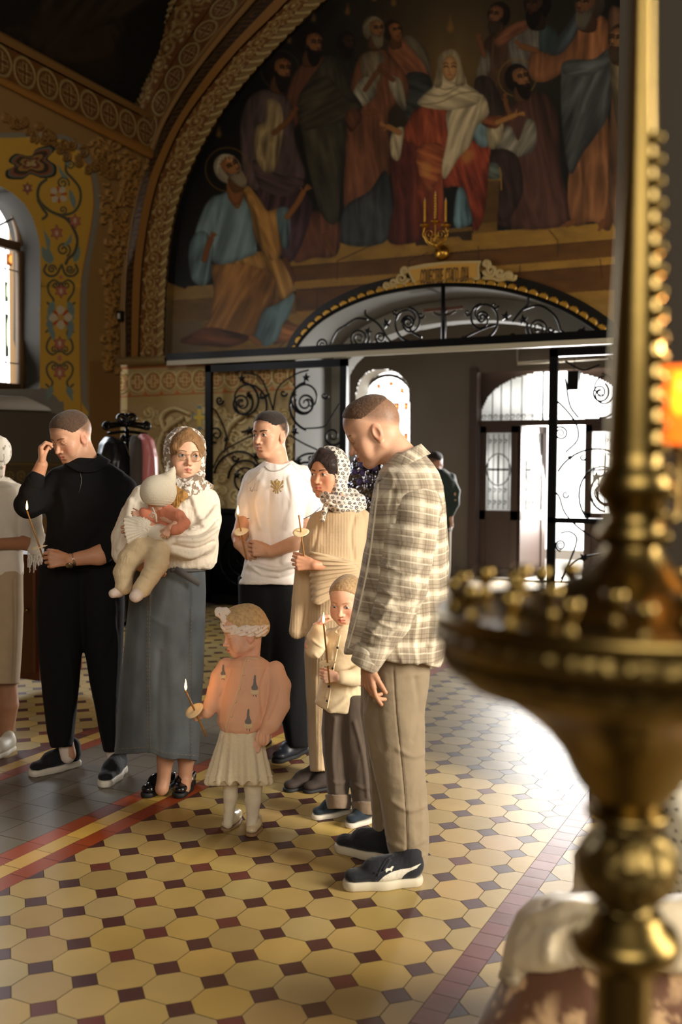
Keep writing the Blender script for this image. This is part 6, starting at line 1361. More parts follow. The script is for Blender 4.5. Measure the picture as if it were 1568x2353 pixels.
S = Sdf(D); S.vl([(1054, 172, 226, .0, .06), (1068, 146, 258, .0, .09), (1085, 124, 286, 0, .12), (1110, 112, 304, 0, .13), (1150, 108, 309, 0, .135), (1200, 107, 303, 0, .14), (1260, 104, 296, 0, .145), (1312, 98, 288, 0, .145)], .02, 2.3, ke=.004)
S.chain([(135, 1108, 30, .0), (98, 1142, 31, -.04), (66, 1160, 31, -.08), (70, 1132, 23, -.11), (80, 1106, 19, -.13)], .03); S.chain([(284, 1125, 28, 0), (288, 1190, 30, -.04), (272, 1246, 28, -.12), (238, 1272, 21, -.19)], .03)
S.cut(J(80, 1104, -.13), UPV+RH*.25, .003) if False else None
cr = crease([([(120, 1150), (90, 1170), (60, 1180)], 5, .007), ([(140, 1130), (150, 1180), (140, 1240)], 8, .007), ([(270, 1120), (262, 1180), (280, 1240)], 8, .007), ([(110, 1180), (140, 1250), (200, 1280)], 8, .006), ([(245, 1200), (200, 1260), (180, 1300)], 8, -.006)])
sw = garment('sweater', S, .0052, m_bsw, pe, [folds(.006, 7, 6, 61, .9), cr]); bv = bvh_of(sw)
S = Sdf(D); S.chain([(80, 1110, 20, -.13), (83, 1100, 19, -.135)], .004); garment('cuff', S, .004, m_bsw, sw)
band_mesh('collar', [J(166, 1062, -.09), J(186, 1070, -.11), J(208, 1062, -.09), J(226, 1046, -.03), J(222, 1042, .05), J(195, 1046, .09)], [J(148, 1066, -.10), J(182, 1084, -.135), J(224, 1082, -.12), J(252, 1062, -.03), J(246, 1058, .07), J(195, 1062, .11)], m_bsw, sw, .005)
m_zip = mat('dull zip metal', (96, 90, 80), .35, .9); seam('zip', bv, [(184, 1083), (187, 1105), (183, 1128), (180, 1134)], m_zip, sw, .0015)
m_steel = mat('steel', (170, 160, 140), .25, 1.)
g = MB(); wc = J(163, 1287, -.255); ax_ = nrm(J(228, 1276, -.20)-W2); u = nrm(np.cross(ax_, UPV)); v = np.cross(ax_, u)
for q in range(3): g.tube([wc+ax_*(.004+.005*q)+(u*math.cos(t)+v*math.sin(t)*1.)*.0305 for t in np.linspace(0, 6.283, 29)[:-1]], .0030, 6, True)
g.lathe([(.001, .0), (.017, .0), (.018, .004), (.015, .007), (.001, .0065)], J(160, 1299, -.275), 24, -VH*.75-UPV*.65); g.build('wristwatch', m_steel, pe)
S = Sdf(D); S.vl([(1300, 90, 205, 0, .14), (1400, 84, 195, 0, .14), (1500, 88, 188, 0, .13), (1600, 98, 178, 0, .11), (1680, 110, 170, 0, .095), (1716, 118, 167, 0, .09)], .02); S.vl([(1300, 170, 284, 0, .14), (1400, 180, 285, 0, .14), (1500, 196, 281, 0, .13), (1600, 214, 274, 0, .11), (1690, 232, 270, 0, .09), (1726, 240, 267, 0, .085)], .03)
cr = crease([([(250, 1320), (262, 1420), (240, 1500)], 6, .008), ([(255, 1400), (268, 1480), (262, 1600)], 4, .006), ([(160, 1500), (168, 1580), (160, 1690)], 6, .006)])
garment('trousers', S, .0065, cloth('black cotton', (13, 14, 16), .92, 800, .2, (12, .2, .01), sheen=0), pe, [folds(.007, 8, 2.5, 71, .9), cr])
m_mesh = cloth('black running mesh', (20, 21, 25), .8, 350, .5); m_wsol = mat('white foam sole', (204, 196, 180), .6)
for (a, b, zf) in ((gnd(186, 1757), gnd(54, 1790), 0), (gnd(282, 1770), gnd(226, 1822), 0)):
    dd = nrm(b-a); U, B, c = shoe(D, a, a+dd*.30, .30, .075, .045, .034); so = garment('shoe', U, .0036, m_mesh, pe, [folds(.001, 50, 50, 2)]); garment('sole', B, .0036, m_wsol, so, [folds(.0015, 40, 60, 2)])
    for q in range(4): g = MB(); g.tube([c(.36+.06*q, -.022, .094-.012*q), c(.37+.06*q, 0, .106-.013*q), c(.36+.06*q, .022, .094-.012*q)], .0024, 5); g.build('laces', m_mesh, so)
for p in ((152, 1716, 0), (260, 1726, 0)): S = Sdf(D); S.chain([(p[0], p[1], 17, 0), (p[0]+4, p[1]+22, 16, 0)], .004); garment('sock', S, .004, m_sock, pe)
candle((62, 1174), (99, 1280), (D-.30, D-.275), .22, 'lit wax candle with a paper disc held low in front of a black sweater', tilt=(.1, -.2, 1.0))
# ---------------------------------------------------------------- 5. woman in the patterned headscarf
D = 4.76; pe = empty('person', at(740, 1800, D)*(1, 1, 0), 'dark-haired woman in a black-and-white patterned headscarf and long beige ribbed dress', 'person'); J = Jp(D)
H = HF(at(755, 1087, D), 36, 4, 0, .98)
S = Sdf(D); S.chain([(785, 1190, 34, .03), (780, 1260, 44, .02), (770, 1400, 48, .03)], .03, flat=(VH, .8)); S.chain([(740, 1450, 26, 0), (732, 1650, 20, 0), (728, 1770, 14, 0), (725, 1795, 14, 0)], .02); S.chain([(775, 1450, 26, .08), (765, 1650, 20, .08), (752, 1770, 14, .08), (750, 1795, 14, .08)], .02)
P_ = [coarse(S, .009), head_part(D, H, .0019, face_paint(H, (206, 150, 118), lips=(188, 98, 88), brow=(52, 36, 30), iris=(44, 34, 28), gaze=(.25, -.02), blush=.8, bw=.34), neck=J(772, 1165, .02), nr=4.6, fem=1.)]
A = Sdf(D); W2 = J(722, 1298, -.24); A.cap(J(790, 1300, -.14), W2, .034, .023, .02); hand_ops(A, W2, LEFT*1.+UPV*.1, VH*.7, UPV, .88, (50, 58, 62, 66), 2, (.95, .4, .3), 14)
P_.append(part_of(A, .0026, skin_cols((196, 142, 110)))); body_mesh(pe, P_)
m_dkh = cloth('dark brown hair', (40, 28, 24), .45, 500, .5, var=(60, .25), dist=.001)
S = hair_shell(D, H, [], (.6, .5, .5), adds=[((6.6, 2.0, 2), (7.0, 1.8, -6.5), 1.7, 1.2, 1.2), ((-6.6, 2., 2), (-6.9, 1.5, -7.5), 1.9, 1.7, 1.2), ((0, 5.0, 10.6), (5.6, 5.6, 4.0), 1.7, 1.9, 1.5), ((0, 5.0, 10.6), (-5.6, 5.4, 4.0), 1.7, 2.2, 1.5)], subs=[((0, 9.8, -3.4), (5.6, 7.2, 9.7))])
garment('hair', S, .0028, m_dkh, pe, [folds(.0015, 150, 14, 2)])
m_silk = mat('white satin', (214, 204, 192), .35, spec=.6, sheen=.1, bump=('noise', 30, .15, .004))
S = hair_shell(D, H, [((0, 2.4, 9.0), (0, 1., .18))], (1.5, 1.2, 1.3), adds=[((6.9, 0, 0), (6.2, 1.6, -8.0), 2.4, 2.2, 2), ((-6.9, 0, 0), (-6.4, 2.0, -8.2), 2.6, 2.6, 2), ((0, -7, 0), (0, -6, -9), 5, 5, 4)], subs=[((0, 10.4, -3.), (6.2, 8.4, 10.8))])
S.chain([(744, 1136, 9, -.05), (760, 1150, 14, -.09), (785, 1158, 17, -.09), (812, 1154, 17, -.04), (826, 1148, 14, .03)], .02); S.chain([(748, 1148, 10, -.06), (775, 1164, 13, -.09), (812, 1168, 15, -.05), (832, 1164, 10, .02)], .02); S.chain([(770, 1140, 14, .08), (810, 1140, 18, .08)], .03); S.chain([(752, 1150, 7, -.09), (747, 1172, 5, -.10), (742, 1196, 4, -.10)], .01)
cr = crease([([(800, 1060), (812, 1100), (800, 1140)], 4, .005), ([(745, 1142), (775, 1160), (820, 1160)], 3, -.005), ([(750, 1150), (790, 1172), (828, 1166)], 3, .004)])
scf = garment('headscarf', S, .0028, m_silk, pe, [folds(.003, 24, 14, 3, .9), cr]); bv = bvh_of(scf)
m_blkp = mat('black print', (30, 26, 28), .5)
def mono(X, Y):                                        # small repeated motifs: interlaced letters, ringed and diamond framed flowers
    a = math.radians(68); U = (X*math.cos(a)+Y*math.sin(a))/10.6; V = (-X*math.sin(a)+Y*math.cos(a))/10.6; j = np.floor(V).astype(int); U = U+.5*(j % 2); i = np.floor(U).astype(int); u = (U-i-.5)*2; v = (V-j-.5)*2; k = (i+2*j) % 4; r = np.hypot(u, v); t = np.arctan2(v, u)
    ring = np.abs(r-.62) < .14; fl = r < .30+.22*np.abs(np.cos(2*t)); dia = np.abs(np.abs(u)+np.abs(v)-.78) < .15; L_ = ((np.abs(u+.25+.25*v) < .12) & (np.abs(v) < .6)) | ((np.abs(v-.5) < .12) & (u > -.4) & (u < .3)); V_ = (np.abs(np.abs(u-.2)-.35*(.6-v)*.8) < .12) & (np.abs(v) < .6)
    X4 = (r < .55) & (np.abs(np.sin(2*t)) > .75)
    return np.where(k == 0, L_ | V_, np.where(k == 1, ring | (r < .25), np.where(k == 2, dia | (r < .22), X4)))
patch('monogram_print', bv, [(720, 1015), (845, 1015), (845, 1205), (720, 1205)], m_blkp, scf, .0012, .62, maskfn=lambda x, y: mono(x, y))
m_rib = cloth('beige ribbed knit', (190, 166, 132), .85, 800, .25, var=(8, .04))
def ribs(per=.0135, amp=.0007): return lambda V, N: amp*np.clip(np.sin(loc3(V)[:, 0]*2*math.pi/per+1.2*np.sin(loc3(V)[:, 2]*4))*1.4, -1, .6)
S = Sdf(D); S.vl([(1166, 748, 812, .0, .07), (1178, 730, 834, 0, .10), (1195, 720, 845, 0, .115), (1225, 712, 846, -.01, .12), (1255, 704, 842, -.05, .13), (1290, 698, 838, -.06, .13), (1330, 702, 834, -.02, .13), (1400, 702, 838, 0, .15), (1500, 700, 828, 0, .16), (1600, 704, 806, 0, .16), (1700, 710, 780, 0, .16), (1772, 713, 764, 0, .16)], .02, 2.2, ke=.004)
S.chain([(728, 1195, 17, .0), (712, 1250, 20, -.02), (700, 1310, 20, -.03), (690, 1380, 18, -.04), (683, 1450, 18, -.05)], .02, flat=(VH, 1.)); S.ell(J(777, 1158, -.05), (.055, .08, .05), None, .01, 's')
S.ell(J(736, 1250, -.09), (.062, .062, .062), None, .05); S.ell(J(788, 1246, -.10), (.066, .066, .066), None, .05)
cr = crease([([(816, 1186), (808, 1230), (814, 1285)], 5, -.008), ([(735, 1190), (726, 1240), (712, 1290)], 4, -.005), ([(712, 1300), (706, 1400), (690, 1462)], 4, -.006), ([(740, 1300), (760, 1320), (800, 1325)], 6, .006), ([(725, 1560), (728, 1680), (730, 1765)], 6, .006), ([(745, 1600), (748, 1700), (748, 1765)], 5, -.005)])
dr = garment('ribbed_dress', S, .0045, m_rib, pe, [folds(.004, 8, 3, 81, .8), ribs(), cr])
S = Sdf(D)                                             # pleated bell sleeve
S.vl([(1268, 712, 735, -.22, .03), (1276, 712, 760, -.20, .05), (1290, 711, 812, -.18, .07), (1310, 712, 832, -.16, .07), (1335, 713, 834, -.15, .07), (1356, 715, 800, -.17, .065), (1372, 716, 768, -.19, .055), (1388, 717, 740, -.21, .035)], .01, 2.4, ke=.003); S.chain([(780, 1300, 24, -.14), (828, 1290, 24, -.08), (836, 1230, 22, -.02), (832, 1190, 20, 0)], .02)
def pleat(V, N): x, y, d = Ctx(V).px(); a = np.arctan2(y-1300, x-900); return .0042*np.sin(a*88)*np.clip((840-x)/60, 0, 1)
slv = garment('bell_sleeve', S, .0036, m_rib, dr, [pleat])
m_boot = mat('brown suede boot', (52, 42, 36), .85, bump=('noise', 200, .2, .001))
for a, b in ((gnd(748, 1798), gnd(690, 1812)), (gnd(790, 1800), gnd(722, 1818))): dd = nrm(b-a); U, B, c = shoe(D, a, a+dd*.25, .25, .09, .040, .018); so = garment('boot', U, .004, m_boot, pe); garment('sole', B, .004, mat('dark rubber', (24, 24, 26), .7), so)
candle((687, 1184), (704, 1312), (D-.265, D-.232), .70, 'lit wax candle with a paper disc in front of the beige ribbed dress')
# ---------------------------------------------------------------- 6. boy
D = 4.3; pe = empty('person', at(805, 1885, D)*(1, 1, 0), 'small boy in a cream button shirt and rolled trousers, half hidden behind the plaid shirt', 'person'); J = Jp(D)
H = HF(at(798, 1380, D), 22, 14, 0, .90)
S = Sdf(D); S.chain([(800, 1460, 26, .0), (800, 1540, 32, 0), (795, 1620, 32, 0)], .03, flat=(VH, .8)); S.chain([(772, 1630, 20, 0), (775, 1750, 16, 0), (780, 1845, 12, 0)], .02); S.chain([(825, 1630, 20, -.02), (835, 1750, 16, -.02), (842, 1855, 12, -.02)], .02)
SKC = (226, 180, 154)
P_ = [coarse(S, .009), head_part(D, H, .0019, face_paint(H, SKC, lips=(190, 104, 92), brow=(176, 136, 100), closed=False, iris=(70, 90, 110), gaze=(0, -.25), blush=1.), neck=J(802, 1455, .02), nr=4.4, child=1.)]
A = Sdf(D); W1, W2 = J(729, 1440, -.12), J(778, 1556, -.20)
A.cap(J(716, 1482, -.08), W1, .030, .020, .01); hand_ops(A, W1, RH*.5+UPV*.75, VH*.2-UPV*.6+RH*.6, UPV*.2+TOC+RH*.3, .58, (52, 58, 62, 66), 3, (.9, .3, .4), 14)
A.cap(J(828, 1562, -.12), W2, .028, .019, .01); hand_ops(A, W2, LEFT*1., VH*.7, UPV, .66, (48, 56, 62, 66), 2, (.95, .4, .3), 14); P_.append(part_of(A, .0022, skin_cols(SKC))); body_mesh(pe, P_)
S = hair_shell(D, H, [((0, 6.5, 5.4), (0, .72, -.70)), ((0, -4, 1.5), (0, -.2, -1))], (.25, .2, .5), ck=2.)
garment('hair', S, .0028, cloth('light blond hair', (166, 136, 98), .65, 600, .6, var=(100, .25), dist=.0015), pe, [folds(.0016, 160, 40, 2)])
m_crm = cloth('cream cotton shirt', (220, 200, 164), .8, 900, .2, (14, .2, .008), var=(6, .04))
S = Sdf(D); S.vl([(1436, 782, 818, .0, .05), (1448, 764, 836, 0, .08), (1475, 752, 848, 0, .095), (1540, 744, 850, 0, .10), (1590, 732, 850, 0, .105), (1612, 724, 850, 0, .105), (1640, 726, 848, 0, .10)], .02, 2.2, ke=.004)
S.op(lambda c: (c.px()[1]-np.interp(c.px()[0], [720, 760, 830], [1612, 1638, 1640]))*S.m, .003, 'i'); S.chain([(762, 1462, 17, 0), (738, 1478, 19, -.03), (722, 1492, 19, -.07), (724, 1466, 17, -.10), (733, 1446, 15, -.12)], .015); S.chain([(836, 1480, 18, 0), (840, 1530, 18, -.05), (815, 1558, 18, -.14), (784, 1556, 15, -.19)], .015)
cr = crease([([(725, 1505), (740, 1520), (760, 1540)], 4, .005), ([(765, 1480), (760, 1540), (750, 1600)], 5, .005), ([(800, 1600), (780, 1620), (760, 1632)], 5, .005), ([(718, 1470), (730, 1480), (745, 1490)], 3, .004)])
bs = garment('button_shirt', S, .004, m_crm, pe, [folds(.004, 12, 8, 91, .9), cr]); bv = bvh_of(bs)
band_mesh('collar', [J(780, 1440, -.05), J(800, 1450, -.065), J(822, 1438, -.04), J(824, 1432, .03)], [J(768, 1452, -.07), J(798, 1468, -.09), J(832, 1450, -.06), J(838, 1440, .03)], m_crm, bs, .003)
seam('placket', bv, [(782, 1460), (768, 1530), (757, 1600), (752, 1628)], m_crm, bs, .003)
m_btn = mat('dark button', (40, 38, 42), .35)
for x, y in ((776, 1488), (765, 1535), (756, 1577), (752, 1610)):
    h = bv.ray_cast(Vector(CC), Vector(ray(x, y)).normalized())[0]
    if h: g = MB(); g.lathe([(.0003, .002), (.0045, .002), (.0052, .0005), (.0003, 0)], np.array(h)-VH*.003, 12, -VH); g.build('button', m_btn, bs)
m_gbr = cloth('grey-brown denim', (88, 76, 66), .9, 900, .3, (16, .2, .006))
S = Sdf(D); S.vl([(1600, 746, 812, 0, .085), (1680, 740, 806, 0, .08), (1760, 746, 804, 0, .075), (1832, 756, 800, 0, .07)], .02); S.vl([(1600, 782, 850, -.02, .085), (1700, 788, 858, -.03, .08), (1780, 803, 864, -.03, .075), (1846, 812, 868, -.03, .07)], .02)
cr = crease([([(770, 1650), (765, 1740), (772, 1820)], 5, .005), ([(815, 1660), (835, 1740), (845, 1830)], 5, .006), ([(756, 1790), (780, 1800), (800, 1790)], 4, .005), ([(810, 1800), (840, 1812), (865, 1800)], 4, .005)])
bt = garment('rolled_trousers', S, .0048, m_gbr, pe, [folds(.004, 11, 4, 95, .9), cr])
S = Sdf(D); S.vl([(1826, 748, 808, 0, .082), (1858, 752, 806, 0, .078)], .004, 2.2, ke=.003); S.vl([(1842, 808, 873, -.03, .082), (1872, 811, 872, -.03, .078)], .004, 2.2, ke=.003); garment('rolled_cuff', S, .004, cloth('light trouser lining', (126, 108, 90), .9), bt, [folds(.002, 20, 20, 3)])
m_nvy = cloth('navy knit trainer', (32, 44, 54), .8, 400, .4)
for a, b in ((gnd(806, 1866), gnd(724, 1884)), (gnd(868, 1878), gnd(796, 1906))): dd = nrm(b-a); U, B, c = shoe(D, a, a+dd*.20, .20, .045, .034, .024); so = garment('shoe', U, .003, m_nvy, pe); garment('sole', B, .003, m_wsol, so); g = MB(); g.bar(c(.3, -.03, .062), c(.3, .03, .066), .02, .003, UPV); g.build('strap', m_nvy, so)
candle((744, 1434), (758, 1572), (D-.27, D-.24), .36, 'lit wax candle with a paper disc held by the small boy', tilt=(.1, -.25, .9), dr=.033)
# ---------------------------------------------------------------- 7. little girl
D = 4.12; pe = empty('person', at(550, 1915, D)*(1, 1, 0), 'toddler girl in a salmon cardigan, white skirt and bow headband, holding a candle', 'person'); J = Jp(D)
H = HF(at(561, 1451, D), 76, 12, 0, .90)
S = Sdf(D); S.chain([(572, 1540, 26, .0), (565, 1620, 34, 0), (558, 1700, 34, 0)], .03, flat=(VH, .85))
P_ = [coarse(S, .009), head_part(D, H, .0019, face_paint(H, SKC, lips=(196, 110, 98), brow=(180, 142, 106), closed=True, blush=.9, lash=(90, 60, 46)), neck=J(572, 1525, .01), nr=4.5, child=1.)]
A = Sdf(D); W1, W2 = J(472, 1640, -.06), J(598, 1702, -.10)
A.cap(J(486, 1615, -.04), W1, .024, .018, .01); hand_ops(A, W1, LEFT*.95-UPV*.25, VH*.7, UPV*.4+TOC*.4, .55, (52, 60, 66, 70), 2, (.95, .4, .3), 14)
A.cap(J(610, 1680, -.08), W2, .022, .017, .01); hand_ops(A, W2, -UPV*.7+LEFT*.4, VH*.7+LEFT*.3, LEFT, .55, (22, 30, 36, 40), 8, (.8, .5, .3), 14); P_.append(part_of(A, .0022, skin_cols(SKC))); body_mesh(pe, P_)
S = hair_shell(D, H, [((0, 6.6, 4.6), (0, .8, -.6)), ((0, -2, -4.6), (0, -.1, -1)), ((0, -.5, -1.4), (0, .75, -.66))], (.6, .5, .8), adds=[((0, -8.5, 0), (0, -7.5, -5.5), 3.4, 2.6, 3)])
garment('hair', S, .0026, cloth('fine blond hair', (206, 172, 124), .6, 600, .6, var=(80, .25), dist=.0015), pe, [folds(.0022, 110, 40, 2)])
m_band = mat('pale floral jersey', (216, 196, 180), .85, attr=True, bump=[('noise', 600, .2, .0006)], sheen=.2)
def band_c(V): n = vnoise(V*170+3); return np.where((n > .62)[:, None], lin((186, 152, 140)), lin((238, 224, 212)))
S = Sdf(D); S.ell(H.w(0, -1.4, 2.8), np.array((8.9, 10.8, 10.2))*H.s, H.A, 0); S.cut(H.w(0, 0, 4.2), H.z*.96-H.y*.27, .004); S.cut(H.w(0, 0, -1.2), -(H.z*.95-H.y*.31), .004)
hb = garment('headband', S, .0024, m_band, pe, [lambda V, N: .0020*np.sin(H.l(V)[:, 2]*3.4+.9*H.l(V)[:, 1]*.6)], cols=band_c)
S = Sdf(D); S.chain([(515, 1420, 5, -.04), (506, 1408, 10, -.05), (503, 1404, 8, -.05)], .005, flat=(VH, .5)); S.chain([(516, 1420, 5, -.04), (520, 1406, 8, -.05), (519, 1402, 6, -.05)], .005, flat=(VH, .5)); S.chain([(514, 1422, 6, -.04), (518, 1438, 9, -.04), (524, 1444, 9, -.04)], .005, flat=(VH, .5)); S.chain([(513, 1418, 8, -.045), (517, 1424, 8, -.045)], .003); garment('bow', S, .0022, m_band, hb, [folds(.002, 60, 60, 2)], cols=band_c)
m_card = cloth('salmon knit', (230, 178, 146), .92, 520, .5, (20, .15, .006), var=(8, .04), dist=.0012)
S = Sdf(D); S.vl([(1508, 552, 598, .0, .06), (1518, 532, 616, 0, .085), (1535, 516, 630, 0, .10), (1570, 508, 636, 0, .11), (1620, 500, 628, -.01, .115), (1660, 499, 620, -.01, .115), (1680, 508, 606, -.01, .11), (1692, 526, 590, 0, .10)], .02, 2.2, ke=.01)
S.chain([(632, 1542, 22, -.04), (642, 1575, 25, -.06), (640, 1620, 24, -.08), (624, 1662, 19, -.10), (610, 1682, 13, -.10)], .008); S.chain([(520, 1532, 20, 0), (506, 1560, 22, -.01), (498, 1590, 22, -.03), (488, 1618, 18, -.05), (480, 1634, 13, -.06)], .02)
cr = crease([([(560, 1520), (552, 1580), (530, 1650), (520, 1680)], 2.5, .004), ([(612, 1540), (600, 1580), (604, 1640)], 4, -.005), ([(640, 1580), (628, 1620), (615, 1650)], 4, -.004), ([(530, 1540), (520, 1570), (508, 1600)], 3, -.004)])
cg = garment('cardigan', S, .0038, m_card, pe, [folds(.0035, 12, 8, 101, .9), cr]); bv = bvh_of(cg)
S = Sdf(D); S.chain([(611, 1680, 12, -.10), (606, 1692, 15, -.10), (604, 1697, 16, -.10)], .004); garment('frilled_cuff', S, .0028, m_card, cg, [lambda V, N: .003*np.sin(np.arctan2(loc3(V)[:, 1]-loc3(J(603, 1700, -.10)[None])[0, 1], loc3(V)[:, 0]-loc3(J(603, 1700, -.10)[None])[0, 0])*9)])
S = Sdf(D); S.chain([(484, 1626, 14, -.055), (476, 1636, 15, -.06)], .004); garment('frilled_cuff', S, .0028, m_card, cg)
m_trim = cloth('cream crochet trim', (222, 196, 156), .9, 400, .6)
seam('scalloped_trim', bv, [(567, 1510), (560, 1535), (550, 1580), (532, 1630), (522, 1660), (518, 1676)], m_trim, cg, .0028); seam('neck_trim', bv, [(566, 1510), (590, 1514), (608, 1506)], m_trim, cg, .0030); seam('bottom_trim', bv, [(530, 1684), (550, 1690), (585, 1690)], m_trim, cg, .0025)
for x, y in ((565, 1517), (555, 1550), (545, 1582), (536, 1612), (526, 1645)):
    h = bv.ray_cast(Vector(CC), Vector(ray(x+6, y)).normalized())[0]
    if h: g = MB(); g.sph(np.array(h)-VH*.003, .0048, 8); g.build('button', m_trim, cg)
m_em = cloth('grey embroidery', (120, 116, 112), .9); m_emd = cloth('dark embroidery', (40, 38, 44), .9)
def rabbit(x, y, s=1.):
    patch('embroidered_rabbit', bv, crom([(x-4*s, y-6*s), (x-2*s, y-24*s), (x+2*s, y-26*s), (x+3*s, y-8*s), (x+7*s, y+2*s), (x+4*s, y+8*s), (x-5*s, y+8*s), (x-8*s, y+1*s)], 3, True), m_em, cg, .003, .8)
    patch('embroidered_collar', bv, crom([(x-10*s, y+9*s), (x, y+7*s), (x+10*s, y+9*s), (x+8*s, y+17*s), (x-8*s, y+17*s)], 3, True), m_trim, cg, .003, .8)
    seam('embroidered_bow', bv, [(x-6*s, y+8*s), (x, y+11*s), (x+6*s, y+8*s)], m_emd, cg, .0018); seam('embroidered_bow', bv, [(x-4*s, y+22*s), (x, y+11*s), (x+3*s, y+24*s)], m_emd, cg, .0012)
rabbit(586, 1578); rabbit(571, 1656); rabbit(513, 1546, .7)
m_wool = cloth('white mohair', (226, 212, 180), .95, 260, .7, var=(8, .04), dist=.003, sheen=.6)
S = Sdf(D); S.vl([(1660, 512, 608, 0, .10), (1700, 502, 606, 0, .115), (1740, 490, 612, 0, .125), (1780, 478, 620, 0, .135), (1800, 473, 624, 0, .14)], .02, 2.3, ke=.004)
def pleats(V, N): L = loc3(V)-loc3(J(550, 1740)[None]); a = np.arctan2(L[:, 1], L[:, 0]); y = Ctx(V).px()[1]; return .010*np.sin(a*17)*np.clip((y-1670)/120, 0, 1)+.0015*vnoise(V*170)+.003*np.exp(-((y-1784)/2.5)**2)
garment('knit_skirt', S, .004, m_wool, pe, [pleats])
m_tig = cloth('white tights', (220, 208, 184), .85, 700, .3)
S = Sdf(D); S.chain([(534, 1760, 22, 0), (530, 1800, 17, 0), (530, 1830, 16, 0), (526, 1875, 11, 0), (524, 1893, 11, -.01)], .01); S.chain([(582, 1760, 24, -.01), (582, 1810, 20, -.01), (582, 1840, 18, -.01), (580, 1885, 12, -.01), (578, 1906, 12, -.02)], .01); garment('tights', S, .0035, m_tig, pe, [folds(.001, 40, 60, 4)])
m_mj = mat('cream patent leather', (214, 196, 160), .28, coat=.4)
for a, b in ((gnd(548, 1885), gnd(500, 1925)), (gnd(592, 1896), gnd(564, 1946))):
    dd = nrm(b-a); U, B, c = shoe(D, a, a+dd*.145, .145, .022, .030, .014); so = garment('shoe', U, .0025, m_mj, pe); garment('sole', B, .003, mat('tan sole', (150, 118, 84), .7), so); g = MB(); g.tube([c(.42, -.028, .03), c(.40, -.020, .052), c(.38, 0, .064), c(.40, .020, .052), c(.42, .028, .03)], .0045, 6); g.build('strap', m_mj, so)
candle((427, 1588), (475, 1692), (D-.13, D-.09), .58, 'lit wax candle with a round paper disc in the hand of the toddler girl', tilt=(0, -.9, .5), dr=.040)
# ---------------------------------------------------------------- 8. woman at the left edge
D = 5.32; pe = empty('person', at(0, 1730, D)*(1, 1, 0), 'woman at the left edge in a white shirt and beige skirt with a fringed shawl', 'person'); J = Jp(D)
H = HF(at(-22, 1052, D), 60, 15, 0, .98)
S = Sdf(D); S.chain([(-15, 1140, 34, .0), (-15, 1230, 44, 0), (-15, 1340, 46, 0)], .03, flat=(VH, .8)); S.chain([(8, 1400, 28, 0), (14, 1560, 24, 0), (18, 1620, 24, 0), (14, 1700, 14, 0)], .02); S.chain([(-40, 1400, 28, 0), (-45, 1560, 24, 0), (-50, 1620, 22, 0), (-55, 1700, 14, 0)], .02)
P_ = [coarse(S, .008, (150, 106, 78)), head_part(D, H, .003, face_paint(H, (188, 138, 106)), neck=J(-15, 1120), nr=4.6, fem=1.)]
A = Sdf(D); A.cap(J(60, 1215, -.02), J(66, 1248, -.06), .040, .036, .02); A.cap(J(66, 1248, -.06), J(-20, 1250, -.2), .038, .026, .02); hand_ops(A, J(-20, 1250, -.2), LEFT, VH, UPV, .95, (30, 30, 30, 30)); P_.append(part_of(A, .004, skin_cols((164, 114, 82)))); body_mesh(pe, P_)
m_wsh = cloth('white linen', (206, 196, 180), .85, 500, .3, (14, .2, .008))
S = Sdf(D); S.vl([(1108, -40, 20, 0, .07), (1122, -60, 44, 0, .11), (1150, -66, 56, 0, .12), (1240, -60, 50, 0, .13), (1322, -62, 54, 0, .14)], .02, ke=.006); S.chain([(36, 1135, 24, 0), (60, 1180, 27, -.01), (72, 1226, 27, -.03)], .02); sl = garment('white_shirt', S, .006, m_wsh, pe, [folds(.006, 9, 6, 111, .9)])
S = hair_shell(D, H, [], (1.4, 1.2, 1.2), adds=[((6.9, 0, 0), (6.6, 1.2, -8.5), 2.6, 2.3, 2), ((-6.9, 0, 0), (-6.6, 1.2, -8.5), 2.6, 2.3, 2)], subs=[((0, 10.2, -3.), (5.9, 8.0, 10.0))]); S.chain([(-20, 1108, 24, 0), (15, 1112, 14, .02), (40, 1122, 8, .03)], .02)
garment('lace_headscarf', S, .004, m_lace, pe, [folds(.005, 16, 6, 3, .9)], cols=lambda V: np.where((vnoise(V*60) > .35)[:, None], lin((150, 138, 122)), lin((216, 208, 194))))
S = Sdf(D); S.vl([(1312, -58, 54, 0, .14), (1400, -60, 55, 0, .15), (1500, -58, 50, 0, .15), (1572, -56, 45, 0, .145)], .02, ke=.004); garment('beige_skirt', S, .006, cloth('beige twill', (168, 146, 116), .85), pe, [folds(.004, 6, 2, 113, .9), crease([([(32, 1330), (34, 1450), (30, 1565)], 3, -.004)])])
g = MB(); r_ = np.random.RandomState(3)
for k in range(16): x = 64+k*2.2; P = [J(x+r_.uniform(-1, 1), 1262+6*q, -.09+r_.uniform(-.004, .004)) if q else J(x, 1252, -.09) for q in range(int(r_.uniform(6, 11)))]; g.tube(P, .0022, 5)
fr_ = MB(); S = Sdf(D); S.chain([(62, 1140, 9, -.06), (80, 1185, 14, -.08), (88, 1235, 14, -.09), (80, 1262, 14, -.09)], .01, flat=(VH, .5)); shw = garment('shawl', S, .004, m_wsh, pe, [folds(.004, 30, 8, 4)]); g.build('fringe', m_wsh, shw)
for a, b in ((gnd(30, 1722), gnd(-28, 1752)), (gnd(-50, 1715), gnd(-110, 1740))): dd = nrm(b-a); U, B, c = shoe(D, a, a+dd*.26, .26, .05, .042, .028); so = garment('shoe', U, .004, m_wht, pe); garment('sole', B, .004, m_wsol, so)
